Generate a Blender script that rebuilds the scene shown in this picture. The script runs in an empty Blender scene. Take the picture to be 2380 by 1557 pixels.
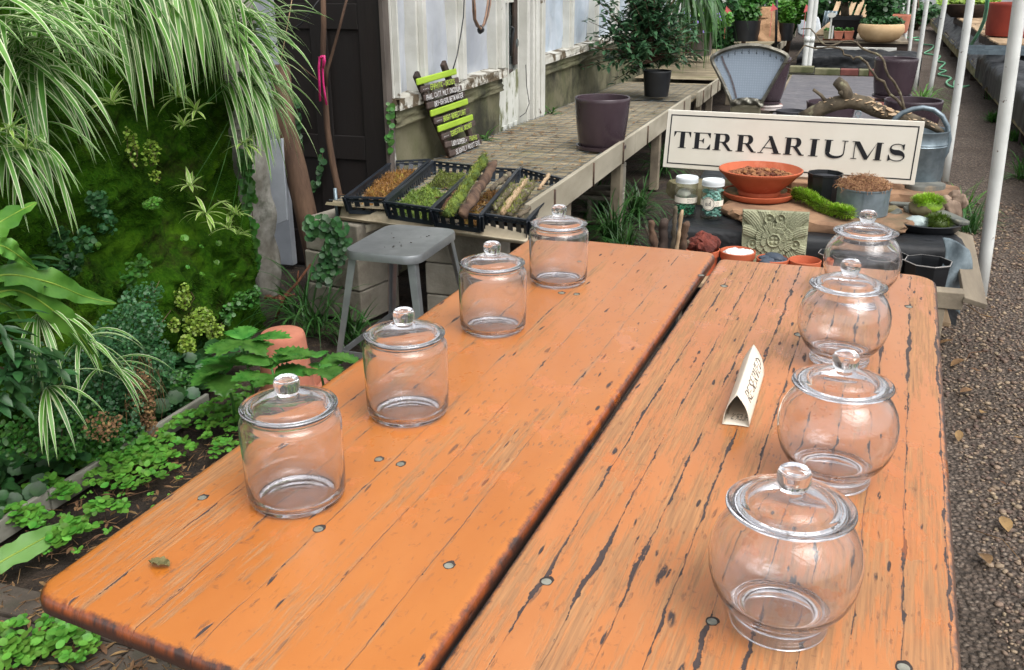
import bpy, math, random
from mathutils import Vector as V, Matrix, noise as NZ
PI = math.pi; R = math.radians
scn = bpy.context.scene; COL = scn.collection
# ---------------------------------------------------------------- camera, sky, sun, exposure
F, PIT, ROL, CZ, YAW = 2200.0, R(21.09), R(-.286), 1.587, R(18.36)
def rotz(v): return V((v[0]*math.cos(YAW)-v[1]*math.sin(YAW), v[0]*math.sin(YAW)+v[1]*math.cos(YAW), v[2]))
_u0 = V((0, math.sin(PIT), math.cos(PIT))); _r0 = V((1, 0, 0))
FW = rotz((0, math.cos(PIT), -math.sin(PIT)))
CR = rotz(_r0*math.cos(ROL)+_u0*math.sin(ROL)); CU = rotz(_u0*math.cos(ROL)-_r0*math.sin(ROL))
O = V((0, 0, CZ))
cam = bpy.data.cameras.new('camera'); cam.sensor_width = 36; cam.lens = F/2380*36; cam.clip_end = 400; cam.clip_start = .02
co = bpy.data.objects.new('camera', cam); COL.objects.link(co); scn.camera = co
co.matrix_world = Matrix(((CR.x, CU.x, -FW.x, 0), (CR.y, CU.y, -FW.y, 0), (CR.z, CU.z, -FW.z, CZ), (0, 0, 0, 1)))
SUN_EL, SUN_AZ = R(58), R(125)
w = bpy.data.worlds.new('World'); scn.world = w; w.use_nodes = True
wn = w.node_tree.nodes; wl = w.node_tree.links
sky = wn.new('ShaderNodeTexSky'); sky.sky_type = 'NISHITA'; sky.sun_disc = False
sky.sun_elevation = SUN_EL; sky.sun_rotation = SUN_AZ; sky.air_density = 1.0; sky.dust_density = 4.0; sky.ozone_density = .6
hs = wn.new('ShaderNodeHueSaturation'); hs.inputs['Saturation'].default_value = .16
wl.new(sky.outputs[0], hs.inputs['Color']); wl.new(hs.outputs[0], wn['Background'].inputs[0])
wn['Background'].inputs[1].default_value = .15
sd = bpy.data.lights.new('sun', 'SUN'); sd.energy = 1.3; sd.angle = R(50); sd.color = (1, .97, .92)
so = bpy.data.objects.new('sun', sd); COL.objects.link(so)
_sv = V((math.sin(SUN_AZ)*math.cos(SUN_EL), math.cos(SUN_AZ)*math.cos(SUN_EL), math.sin(SUN_EL)))
so.rotation_euler = _sv.to_track_quat('Z', 'Y').to_euler(); so.location = (0, 0, 8)
scn.view_settings.view_transform = 'Standard'; scn.view_settings.look = 'None'
scn.view_settings.gamma = 1; scn.view_settings.exposure = .74
scn.render.engine = 'CYCLES'
cy = scn.cycles
cy.max_bounces = 14; cy.transmission_bounces = 12; cy.transparent_max_bounces = 12; cy.glossy_bounces = 6; cy.diffuse_bounces = 3
cy.caustics_refractive = True; cy.caustics_reflective = True; cy.blur_glossy = .5; cy.use_denoising = True; cy.sample_clamp_indirect = 6
# ---------------------------------------------------------------- picture measurements -> points in the place (2380 px wide photo)
def ray(x, y): return CR*((x-1190)/F) - CU*((y-778.5)/F) + FW
def PZ(x, y, z): d = ray(x, y); return O + d*((z-CZ)/d.z)          # on a level surface
def PS(x, y, s): d = ray(x, y); return O + d*(s/d.y)                # on a plane across the aisle
def PC(x, y, c): d = ray(x, y); return O + d*(c/d.x)                # on a plane along the aisle
def px(p): return (V(p)-O).dot(FW)/F                                # metres per photo pixel at p
# ---------------------------------------------------------------- mesh helpers
class MB:
    def __init__(s): s.v = []; s.f = []; s.uv = []; s.mi = []; s.cur = 0
    def add(s, vs, fs, uvs=None, M=None):
        b = len(s.v)
        if M is not None: vs = [M @ V(v) for v in vs]
        s.v += [tuple(v) for v in vs]; s.f += [tuple(b+i for i in f) for f in fs]
        s.uv += list(uvs) if uvs else [(0, 0)]*len(vs); s.mi += [s.cur]*len(fs)
        return s
    def box(s, a, b, M=None):
        x0, y0, z0 = a; x1, y1, z1 = b
        return s.add([(x0,y0,z0),(x1,y0,z0),(x1,y1,z0),(x0,y1,z0),(x0,y0,z1),(x1,y0,z1),(x1,y1,z1),(x0,y1,z1)],
                     [(3,2,1,0),(4,5,6,7),(0,1,5,4),(1,2,6,5),(2,3,7,6),(3,0,4,7)], M=M)
    def bar(s, p, q, w, h, up=(0, 0, 1)):                           # rectangular bar from p to q
        p = V(p); q = V(q); d = (q-p); Ln = d.length; d.normalize(); x = d.cross(V(up))
        if x.length < 1e-4: x = V((1, 0, 0))
        x.normalize(); z = x.cross(d)
        M = Matrix(((x.x,d.x,z.x,p.x),(x.y,d.y,z.y,p.y),(x.z,d.z,z.z,p.z),(0,0,0,1)))
        return s.box((-w/2,0,-h/2),(w/2,Ln,h/2), M)
    def lathe(s, prof, n=32, M=None, close=False, wob=0):
        vs = []; m = len(prof)
        for i in range(n):
            a = 2*PI*i/n; k = 1+wob*math.sin(3*a+1)
            for r, z in prof: vs.append((r*k*math.cos(a), r*k*math.sin(a), z))
        fs = []
        for i in range(n):
            j = (i+1) % n
            for k in range(m-1 if not close else m):
                k2 = (k+1) % m
                fs.append((i*m+k, j*m+k, j*m+k2, i*m+k2))
        return s.add(vs, fs, M=M)
    def tube(s, pts, rad, n=8, M=None, cap=True):
        pts = [V(p) for p in pts]; rr = rad if isinstance(rad, (list, tuple)) else [rad]*len(pts)
        vs = []; prev = None; m = len(pts)
        for i, p in enumerate(pts):
            t = (pts[min(i+1, m-1)]-pts[max(i-1, 0)]).normalized()
            if prev is None:
                prev = t.cross(V((0, 0, 1)))
                if prev.length < 1e-3: prev = t.cross(V((1, 0, 0)))
            x = (prev - t*prev.dot(t)); x.normalize(); prev = x; y = t.cross(x)
            for k in range(n):
                a = 2*PI*k/n; vs.append(p + (x*math.cos(a)+y*math.sin(a))*rr[i])
        fs = [(i*n+k, i*n+(k+1)%n, (i+1)*n+(k+1)%n, (i+1)*n+k) for i in range(m-1) for k in range(n)]
        if cap: fs += [tuple(range(n-1, -1, -1)), tuple((m-1)*n+k for k in range(n))]
        return s.add(vs, fs, M=M)
    def prism(s, poly, z0, z1, M=None):
        n = len(poly); vs = [(x, y, z0) for x, y in poly]+[(x, y, z1) for x, y in poly]
        return s.add(vs, [tuple(range(n-1,-1,-1)), tuple(range(n,2*n))]+[(i,(i+1)%n,n+(i+1)%n,n+i) for i in range(n)], M=M)
    def grid(s, fn, nu, nv):
        vs = []; uv = []
        for i in range(nu+1):
            for j in range(nv+1): vs.append(fn(i/nu, j/nv)); uv.append((i/nu, j/nv))
        return s.add(vs, [(i*(nv+1)+j, (i+1)*(nv+1)+j, (i+1)*(nv+1)+j+1, i*(nv+1)+j+1) for i in range(nu) for j in range(nv)], uv)
    def rock(s, c, r, sq=(1, 1, 1), rough=.25, sub=2, seed=0, rot=0):
        vs, fs = ICO[sub]; o = V((seed*7.13, seed*3.7, seed*1.9)); M = Matrix.Rotation(rot, 3, 'Z')
        out = []
        for v in vs:
            k = 1+rough*(NZ.noise(v*1.3+o)+.5*NZ.noise(v*3.1+o)+.25*NZ.noise(v*7+o))
            q = M @ V((v.x*sq[0]*k, v.y*sq[1]*k, v.z*sq[2]*k)); out.append(V(c)+q*r)
        return s.add(out, fs)
import bmesh
ICO = {}
for _k in (1, 2, 3, 4):
    _b = bmesh.new(); bmesh.ops.create_icosphere(_b, subdivisions=_k, radius=1)
    _b.verts.ensure_lookup_table(); ICO[_k] = ([v.co.copy() for v in _b.verts], [tuple(v.index for v in f.verts) for f in _b.faces]); _b.free()
def TR(p=(0,0,0), rz=0, sc=1, rx=0, ry=0):
    return Matrix.Translation(V(p)) @ Matrix.Rotation(rz,4,'Z') @ Matrix.Rotation(ry,4,'Y') @ Matrix.Rotation(rx,4,'X') @ Matrix.Scale(sc,4)
def wm(o):
    m = o.matrix_basis.copy()
    return wm(o.parent) @ m if o.parent else m
def tag(o, label=None, cat=None, group=None, kind=None):
    if label: o['label'] = label
    if cat: o['category'] = cat
    if group: o['group'] = group
    if kind: o['kind'] = kind
    return o
def obj(name, mb, mats, parent=None, smooth=True, label=None, cat=None, group=None, kind=None, world=True, auto=None, recalc=False):
    """one mesh object; vertices come in world space (world=True) or in the parent's own space"""
    vs = mb.v; o = None
    if world and parent is not None:
        Mi = wm(parent).inverted(); vs = [tuple(Mi @ V(v)) for v in vs]
    loc = (0, 0, 0)
    if parent is None and world and vs:
        xs = [v[0] for v in vs]; ys = [v[1] for v in vs]; zs = [v[2] for v in vs]
        loc = ((min(xs)+max(xs))/2, (min(ys)+max(ys))/2, min(zs)); vs = [(v[0]-loc[0], v[1]-loc[1], v[2]-loc[2]) for v in vs]
    me = bpy.data.meshes.new(name); me.from_pydata(vs, [], mb.f)
    uvl = me.uv_layers.new(name='UVMap'); lv = [0]*len(me.loops); me.loops.foreach_get('vertex_index', lv)
    fl = []
    for i in lv: fl += mb.uv[i]
    uvl.data.foreach_set('uv', fl)
    for m in (mats if isinstance(mats, (list, tuple)) else [mats]): me.materials.append(m)
    me.polygons.foreach_set('material_index', mb.mi)
    me.polygons.foreach_set('use_smooth', [bool(smooth)]*len(mb.f))
    if recalc:
        bm = bmesh.new(); bm.from_mesh(me); bmesh.ops.remove_doubles(bm, verts=bm.verts, dist=2.5e-4); bmesh.ops.recalc_face_normals(bm, faces=bm.faces); bm.to_mesh(me); bm.free()
    if smooth and auto is not None:
        bm = bmesh.new(); bm.from_mesh(me)
        for e in bm.edges:
            if len(e.link_faces) == 2 and e.calc_face_angle(0) > R(auto): e.smooth = False
        bm.to_mesh(me); bm.free()
    me.update()
    o = bpy.data.objects.new(name, me); COL.objects.link(o)
    if parent is not None: o.parent = parent
    o.location = loc
    return tag(o, label, cat, group, kind)
def thing(name, label, cat, loc=(0,0,0), rz=0, group=None):
    o = bpy.data.objects.new(name, None); COL.objects.link(o); o.empty_display_size = .05
    o.location = loc; o.rotation_euler = (0, 0, rz)
    return tag(o, label, cat, group)
def dup(root, loc, rz=None, label=None, group=None, sc=None):
    def cp(o, par):
        c = o.copy(); COL.objects.link(c); c.parent = par
        for ch in list(o.children): cp(ch, c)
        return c
    r = cp(root, None); r.location = loc
    if rz is not None: r.rotation_euler = (0, 0, rz)
    if sc: r.scale = (sc, sc, sc)
    if label: r['label'] = label
    if group: r['group'] = group
    return r
def bevel(o, wdt=.004, seg=2):
    m = o.modifiers.new('edge', 'BEVEL'); m.width = wdt; m.segments = seg; m.limit_method = 'ANGLE'; m.angle_limit = R(40); return o
# ---------------------------------------------------------------- materials
def L(*c): return tuple((x/255/12.92 if x <= 10 else ((x/255+.055)/1.055)**2.4) for x in c)+(1,)
class NT:
    def __init__(s, name):
        s.m = bpy.data.materials.new(name); s.m.use_nodes = True; s.t = s.m.node_tree; s.t.nodes.clear()
        s.out = s.t.nodes.new('ShaderNodeOutputMaterial')
    def n(s, typ, ins=None, **kw):
        nd = s.t.nodes.new('ShaderNode'+typ)
        for k, v in kw.items(): setattr(nd, k, v)
        for k, v in (ins or {}).items(): s.set(nd.inputs[k], v)
        return nd
    def set(s, sock, v):
        if isinstance(v, bpy.types.NodeSocket): s.t.links.new(v, sock)
        else: sock.default_value = v
    def math(s, op, a, b=0, c=None, clamp=False):
        nd = s.n('Math', operation=op, use_clamp=clamp); s.set(nd.inputs[0], a); s.set(nd.inputs[1], b)
        if c is not None: s.set(nd.inputs[2], c)
        return nd.outputs[0]
    def mix(s, f, a, b, mode='MIX'):
        nd = s.n('Mix', data_type='RGBA', blend_type=mode); s.set(nd.inputs[0], f); s.set(nd.inputs[6], a); s.set(nd.inputs[7], b); return nd.outputs[2]
    def mixf(s, f, a, b):
        nd = s.n('Mix', data_type='FLOAT'); s.set(nd.inputs[0], f); s.set(nd.inputs[2], a); s.set(nd.inputs[3], b); return nd.outputs[0]
    def coord(s, which='Object', sc=(1,1,1)):
        tc = s.n('TexCoord'); mp = s.n('Mapping', {0: tc.outputs[which]}); mp.inputs['Scale'].default_value = sc; return mp.outputs[0]
    def noise(s, vec, scale, detail=5, rough=.55, dist=0):
        return s.n('TexNoise', {'Vector': vec, 'Scale': scale, 'Detail': detail, 'Roughness': rough, 'Distortion': dist}).outputs[0]
    def step(s, v, lo, hi):
        nd = s.n('MapRange', {0: v, 1: lo, 2: hi, 3: 0, 4: 1}); nd.clamp = True; return nd.outputs[0]
    def bump(s, h, strength=.3, dist=.01, prev=None):
        nd = s.n('Bump', {'Height': h, 'Strength': strength, 'Distance': dist})
        if prev is not None: s.set(nd.inputs['Normal'], prev)
        return nd.outputs[0]
    def done(s, sh): s.t.links.new(sh, s.out.inputs[0]); return s.m
    def pbsdf(s, col, rough=.6, metal=0, nor=None, spec=.5, **kw):
        p = s.n('BsdfPrincipled'); s.set(p.inputs['Base Color'], col); s.set(p.inputs['Roughness'], rough); s.set(p.inputs['Metallic'], metal)
        s.set(p.inputs['Specular IOR Level'], spec)
        if nor is not None: s.set(p.inputs['Normal'], nor)
        for k, v in kw.items(): s.set(p.inputs[k], v)
        return p.outputs[0]
def mat(name, c1, c2=None, sc=6, rough=.6, bump=0, bsc=None, metal=0, st=(1,1,1), c3=None, thr=(.62,.7), sc3=None, isl=0, trans=0, spec=.5, dist=.006, lo=.38, hi=.62, detail=6, rvar=.12):
    t = NT(name); vec = t.coord('Object', st)
    nz = t.noise(vec, sc, detail); col = L(*c1)
    if c2: col = t.mix(t.step(nz, lo, hi), L(*c1), L(*c2))
    if c3: col = t.mix(t.step(t.noise(vec, sc3 or sc*.6, 7, .65), *thr), col, L(*c3))
    if isl:
        g = t.n('NewGeometry'); h = t.n('HueSaturation', {'Hue': t.mixf(g.outputs['Random Per Island'], .5-isl*.04, .5+isl*.04), 'Value': t.mixf(g.outputs['Random Per Island'], 1-isl, 1+isl), 'Color': col}); col = h.outputs[0]
    nor = t.bump(t.noise(vec, bsc or sc*6, 4), bump, dist) if bump else None
    rg = t.mixf(nz, rough-rvar, min(1, rough+rvar))
    sh = t.pbsdf(col, rg, metal, nor, spec)
    if trans:
        tl = t.n('BsdfTranslucent', {0: col}).outputs[0]; sh = t.n('MixShader', {0: trans, 1: sh, 2: tl}).outputs[0]
    return t.done(sh)
rnd = random.Random(7)
U = rnd.uniform
# ---- special materials
def m_paint(name, seed, pw, wear, crack, chip, col_a, col_b, edge):
    t = NT(name); tc = t.n('TexCoord'); ob = tc.outputs['Object']
    off = t.n('VectorMath', {0: ob, 1: (seed, seed*2.3, 0)}, operation='ADD').outputs[0]
    xyz = t.n('SeparateXYZ', {0: ob}); X, Yv, Zv = xyz.outputs[0], xyz.outputs[1], xyz.outputs[2]
    mul = lambda a, b: t.math('MULTIPLY', a, b)
    def mp(sx, sy, vec=None): m = t.n('Mapping', {0: vec or off}); m.inputs['Scale'].default_value = (sx, sy, 1); return m.outputs[0]
    def sn(sx, sy, det=5, rg=.6, vec=None): return t.noise(mp(sx, sy, vec), 1, det, rg)
    # everything that wanders is warped a little so nothing runs dead straight
    wob = t.n('CombineXYZ', {0: mul(t.math('SUBTRACT', sn(14, 5, 3), .5), .030), 1: mul(t.math('SUBTRACT', sn(30, 12, 3), .5), .05)}).outputs[0]
    wv_ = t.n('VectorMath', {0: off, 1: wob}, operation='ADD').outputs[0]
    pid = t.math('FLOOR', t.math('DIVIDE', X, pw))
    pr = t.n('TexWhiteNoise', {'W': t.math('ADD', pid, seed)}, noise_dimensions='1D').outputs['Value']
    base = t.mix(t.step(sn(5, 1.6, 4), .36, .64), L(*col_a), L(*col_b))
    base = t.mix(mul(pr, .20), base, L(206, 128, 70)); base = t.mix(mul(t.step(sn(3, 1.2, 5, .7), .52, .7), .35), base, L(168, 98, 44))
    wood = t.mix(t.step(sn(190, 6, 3), .3, .7), L(186, 136, 90), L(128, 96, 68)); dark = t.mix(sn(80, 20, 2), L(44, 36, 38), L(82, 68, 64))
    streak = sn(170, 8, 4, .7)
    patch = t.math('ADD', sn(11, 1.7, 7, .7), mul(t.math('SUBTRACT', pr, .5), .10))
    worn = mul(t.step(patch, wear, wear+.05), t.step(streak, .44, .56))
    worn = t.math('MAXIMUM', worn, mul(t.step(patch, wear+.07, wear+.11), t.step(streak, .30, .46)))
    col = t.mix(mul(worn, .82), base, wood)
    region = t.step(sn(4, 1.6, 4), .36, .58)
    def flecks(sx, sy, size, keep, vec=wv_):
        v = t.n('TexVoronoi', {'Vector': mp(sx, sy, vec), 'Scale': 1.0, 'Randomness': 1.0}); return mul(t.step(v.outputs['Distance'], size, size*.7), t.step(t.n('SeparateXYZ', {0: v.outputs['Color']}).outputs[0], keep, keep+.02))
    nick = t.math('MAXIMUM', mul(flecks(120, 30, .30, .50), region), flecks(56, 17, .21, .66)); nick = mul(nick, t.step(sn(210, 60, 3, .7), .40, .56))
    col = t.mix(mul(nick, .75), col, L(128, 84, 54))
    # plank seams: broken hairlines that open into dark splits
    xw = t.math('ADD', X, mul(t.math('SUBTRACT', sn(30, 9, 4), .5), .013)); pp = t.math('PINGPONG', xw, pw/2)
    sv = t.n('CombineXYZ', {0: mul(pid, 3.7), 1: mul(Yv, 7.0), 2: seed}).outputs[0]; wv2 = t.noise(sv, 1, 6, .7)
    width = mul(t.math('SUBTRACT', wv2, crack), .040)
    split = t.step(t.math('SUBTRACT', width, pp), 0, .0008)
    hair = mul(mul(t.step(t.math('SUBTRACT', .0012, pp), 0, .0007), t.step(t.noise(t.n('CombineXYZ', {0: mul(pid, 5.1), 1: mul(Yv, 3.2), 2: seed+4}).outputs[0], 1, 5, .7), .42, .55)), .7)
    seamwear = mul(t.step(t.math('SUBTRACT', .010, pp), 0, .008), mul(t.step(streak, .42, .55), t.step(wv2, .44, .56)))
    col = t.mix(mul(seamwear, .75), col, wood)
    # chips torn down to the grey wood, drying cracks
    cm = mul(flecks(26, 5.5, .17, chip), t.step(sn(90, 30, 4, .7), .36, .48)); cm2 = mul(flecks(60, 11, .20, chip-.03), t.step(sn(120, 40, 3, .7), .34, .46)); ck = t.step(sn(70, 3.0, 5, .74, wv_), .775-(.94-chip)*.5, .79-(.94-chip)*.5)
    dk = t.math('MAXIMUM', t.math('MAXIMUM', split, ck), t.math('MAXIMUM', cm, cm2))
    col = t.mix(t.math('MAXIMUM', hair, dk), col, dark)
    # worn rounded edge: bare oiled brown wood where the paint has gone
    en = mul(t.math('SUBTRACT', sn(45, 45, 5, .7), .5), .012)
    em = t.step(t.math('ADD', Zv, en), -.0012, -.0040)
    ecol = t.mix(t.step(sn(30, 14, 6, .7), .4, .6), L(*edge[0]), L(*edge[1])); ecol = t.mix(t.step(Zv, -.010, -.020), ecol, L(74, 46, 36))
    col = t.mix(em, col, ecol)
    wet = mul(t.step(sn(10, 7, 4, .6), .57, .59), t.step(sn(2.0, 1.2, 2), .48, .56))
    col = t.mix(mul(wet, .30), col, L(206, 112, 38))
    rg = t.mixf(worn, t.mixf(sn(14, 7), .28, .46), .62); rg = t.mixf(wet, rg, .07); rg = t.mixf(dk, rg, .85)
    h = t.math('SUBTRACT', t.math('SUBTRACT', mul(sn(34, 20, 4), .16), mul(worn, .22)), t.math('ADD', mul(t.math('MAXIMUM', hair, dk), 1.0), mul(nick, .3)))
    nor = t.bump(t.math('ADD', h, t.math('ADD', mul(streak, .12), mul(t.math('SUBTRACT', 1, em), 0))), .6, .0024)
    return t.done(t.pbsdf(col, rg, 0, nor, .6, **{'Coat Weight': t.math('SUBTRACT', .5, mul(t.math('MAXIMUM', dk, worn), .4)), 'Coat Roughness': .22}))
MP_L = m_paint('orange_paint_smooth', 3.1, .1035, .535, .555, .87, (177, 101, 28), (185, 112, 44), ((152, 78, 38), (66, 46, 40)))
MP_R = m_paint('orange_paint_worn', 11.7, .0615, .468, .485, .76, (182, 108, 50), (188, 120, 66), ((104, 76, 60), (58, 48, 46)))
def m_glass(name, col=(1, 1, 1, 1), ior=1.47, rough=0):
    t = NT(name); g = t.n('BsdfGlass', {'Color': col, 'Roughness': rough, 'IOR': ior}); df = t.n('BsdfDiffuse', {0: (.8, .78, .8, 1)}); n1 = t.noise(t.coord('Object'), 26, 6, .65)
    return t.done(t.n('MixShader', {0: t.mixf(t.step(n1, .4, .7), .012, .05), 1: g.outputs[0], 2: df.outputs[0]}).outputs[0])   # a thin film of dust
GLASS = m_glass('clear_glass', (.985, .985, .992, 1))
def m_thin(name):
    t = NT(name); f = t.math('ADD', t.math('MULTIPLY', t.math('POWER', t.n('LayerWeight').outputs['Facing'], 4), .5), .03); tr = t.n('BsdfTransparent', {0: (.95, .97, .97, 1)}).outputs[0]; gl = t.n('BsdfGlossy', {'Roughness': .05}).outputs[0]
    return t.done(t.n('MixShader', {0: f, 1: tr, 2: gl}).outputs[0])
PLAS = m_thin('clear_plastic')
def m_leaf_var(name, g1, g2, edge):                                  # ribbon leaf: green middle, pale margins (u across the blade)
    t = NT(name); uv = t.n('SeparateXYZ', {0: t.n('TexCoord').outputs['UV']}); g = t.n('NewGeometry').outputs['Random Per Island']
    e = t.math('ABSOLUTE', t.math('SUBTRACT', uv.outputs[0], .5))
    gr = t.mix(g, L(*g1), L(*g2))
    st = t.noise(t.coord('UV', (14, .6, 1)), 1, 2)
    gr = t.mix(t.math('MULTIPLY', t.step(st, .5, .62), .35), gr, L(150, 190, 100))
    col = t.mix(t.step(e, .32, .38), gr, L(*edge))
    h = t.n('HueSaturation', {'Value': t.mixf(g, .8, 1.25), 'Color': col}).outputs[0]
    tip = t.math('MULTIPLY', t.step(uv.outputs[1], .95, 1.0), t.step(g, .55, .6))
    h = t.mix(tip, h, L(120, 90, 50))
    sh = t.pbsdf(h, .38, 0, None, .5); tl = t.n('BsdfTranslucent', {0: h}).outputs[0]
    return t.done(t.n('MixShader', {0: .35, 1: sh, 2: tl}).outputs[0])
SPIDER = m_leaf_var('spider_leaf', (70, 128, 46), (104, 156, 66), (222, 232, 192))
SPIDER_Y = m_leaf_var('spider_leaf_young', (130, 178, 70), (172, 206, 98), (232, 240, 180))
LEAF = lambda n, a, b, isl=.35, tr=.25, rough=.42, sc=18: mat(n, a, b, sc=sc, rough=rough, isl=isl, trans=tr, bump=.15, dist=.002)
LF_DARK = LEAF('leaf_dark', (40, 76, 42), (60, 104, 54))
LF_MID = LEAF('leaf_mid', (58, 104, 44), (78, 130, 54))
LF_BRIGHT = LEAF('leaf_bright', (74, 128, 46), (108, 162, 62))
LF_YEL = LEAF('leaf_yellow', (116, 148, 52), (152, 176, 74))
LF_BLUE = LEAF('leaf_blue', (48, 92, 56), (72, 122, 70))
LF_SHRUB = LEAF('leaf_shrub', (50, 82, 56), (74, 112, 74), rough=.36)
LF_GLOSS = LEAF('leaf_gloss', (58, 116, 46), (92, 150, 64), rough=.3, tr=.2)
LF_NEST = LEAF('leaf_nest', (70, 120, 44), (104, 152, 60), isl=.15, sc=7, rough=.35)
LF_GRASS = LEAF('leaf_grass', (40, 78, 34), (66, 108, 48))
LF_DEAD = LEAF('leaf_dead', (112, 84, 58), (150, 116, 80), rough=.8)
def m_moss(name, c1, c2, c3, c4, sc=5):
    t = NT(name); v = t.coord('Object'); n1 = t.noise(v, sc, 8, .62); n2 = t.noise(v, sc*.55, 6, .6, .6); n3 = t.noise(v, sc*14, 3, .7)
    c = t.mix(t.step(n1, .36, .6), L(*c1), L(*c2)); c = t.mix(t.step(n2, .55, .7), c, L(*c3)); c = t.mix(t.math('MULTIPLY', t.step(t.noise(v, sc*.8, 7, .7, .4), .53, .64), .9), c, L(*c4))
    c = t.mix(t.math('MULTIPLY', t.step(n3, .4, .75), .5), c, L(*c3), 'MIX')
    nor = t.bump(t.math('ADD', n3, t.math('MULTIPLY', n1, .8)), .9, .012)
    return t.done(t.pbsdf(c, .95, 0, nor, .1))
MOSSW = m_moss('wall_moss', (21, 46, 5), (40, 78, 8), (72, 108, 18), (40, 32, 20))
BARK = mat('bark_brown', (104, 80, 62), (66, 48, 38), sc=14, rough=.9, bump=.8, bsc=40, st=(1, 1, .18), c3=(140, 112, 90), thr=(.6, .7))
BARK_G = mat('bark_grey', (112, 100, 82), (74, 66, 54), sc=16, rough=.9, bump=.7, bsc=50, c3=(140, 136, 108), thr=(.58, .66))
BARK_R = mat('bark_red', (112, 70, 48), (70, 42, 30), sc=24, rough=.9, bump=.9, bsc=60, st=(1, 1, .3))
WOODG = mat('wood_grey', (150, 138, 118), (112, 102, 88), sc=5, rough=.85, bump=.35, bsc=60, st=(1, .15, 1), c3=(90, 84, 70), thr=(.62, .72))
WOODP = mat('wood_pale', (186, 160, 128), (150, 124, 96), sc=6, rough=.8, bump=.3, bsc=50, st=(1, .2, 1), c3=(104, 84, 66))
WOODD = mat('wood_dark', (70, 56, 48), (46, 38, 34), sc=8, rough=.85, bump=.5, bsc=40, st=(.3, 1, 1), c3=(104, 90, 76), thr=(.62, .72))
WHITEP = mat('white_paint_old', (214, 214, 208), (190, 190, 182), sc=4, rough=.6, bump=.25, bsc=50, c3=(110, 98, 84), thr=(.66, .70), sc3=9)
WHITEPIPE = mat('white_pipe_paint', (222, 224, 220), (202, 204, 200), sc=5, rough=.5, bump=.12, bsc=60, c3=(98, 78, 66), thr=(.655, .68), sc3=15)
CONC = mat('concrete_mossy', (112, 108, 86), (86, 88, 60), sc=3.2, rough=.92, bump=.5, bsc=40, c3=(44, 44, 32), thr=(.47, .64), sc3=2.4)
BLOCK = mat('cinder_block', (150, 144, 132), (120, 114, 102), sc=5, rough=.95, bump=.6, bsc=70, c3=(92, 84, 72), thr=(.55, .7))
TERRA = mat('terracotta', (186, 96, 62), (172, 84, 52), sc=7, rough=.75, bump=.1, bsc=90, c3=(196, 120, 90), thr=(.62, .76))
TERRA_OLD = mat('terracotta_old', (194, 126, 102), (174, 104, 82), sc=6, rough=.85, bump=.2, bsc=60, c3=(196, 150, 130), thr=(.56, .72))
TERRA_D = mat('terracotta_red', (150, 58, 42), (136, 50, 36), sc=6, rough=.55, bump=.1)
PURPLE = mat('purple_glaze', (72, 59, 65), (61, 49, 55), sc=5, rough=.26, bump=.04, bsc=30, c3=(84, 70, 76), thr=(.6, .75))
BLKPL = mat('black_plastic', (26, 28, 31), (34, 36, 40), sc=8, rough=.42, bump=.05)
BLKTRAY = mat('black_tray_plastic', (30, 36, 44), (40, 46, 54), sc=9, rough=.4, bump=.06)
GALV = mat('galvanised', (134, 148, 156), (112, 126, 134), sc=22, rough=.42, metal=.55, bump=.08, bsc=60, detail=2)
GALV_D = mat('galvanised_dull', (104, 118, 126), (86, 98, 106), sc=14, rough=.55, metal=.35, bump=.1, bsc=60)
STEEL = mat('stool_steel', (164, 168, 170), (142, 146, 148), sc=9, rough=.36, metal=.7, bump=.06, bsc=80, c3=(110, 100, 88), thr=(.68, .74), sc3=12)
SCREWM = mat('screw_metal', (150, 150, 138), (112, 112, 102), sc=60, rough=.65, metal=.15)
HOLE_SHADE = mat('hole_shade', (66, 56, 52), (46, 40, 38), sc=40, rough=.9)
PAPER = mat('cream_card', (238, 230, 214), (232, 222, 204), sc=9, rough=.8, bump=.05)
INK = mat('black_ink', (22, 24, 30), rough=.5)
def m_weave(name, c1, c2, sc=90):
    t = NT(name); v = t.coord('Object'); a = t.n('TexWave', {'Vector': v, 'Scale': sc, 'Distortion': .6}, bands_direction='Z').outputs[1]; b = t.n('TexWave', {'Vector': v, 'Scale': sc*.8, 'Distortion': .6}, bands_direction='X').outputs[1]
    n1 = t.noise(v, 7, 5); n2 = t.noise(v, 3, 3); wr = t.noise(v, 5, 3, .5, 1.2)
    c = t.mix(t.step(n1, .35, .7), L(*c1), L(*c2)); c = t.mix(t.math('MULTIPLY', a, .15), c, L(44, 47, 52))
    nor = t.bump(t.math('ADD', t.math('MULTIPLY', t.math('ADD', a, b), .02), wr), .6, .03)
    return t.done(t.pbsdf(c, t.mixf(n2, .38, .6), 0, nor, .45))
BLKCLOTH = m_weave('black_ground_cloth', (17, 19, 22), (29, 32, 36))
SLATECL = m_weave('faded_ground_cloth', (92, 90, 96), (112, 108, 110), 60)
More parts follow.
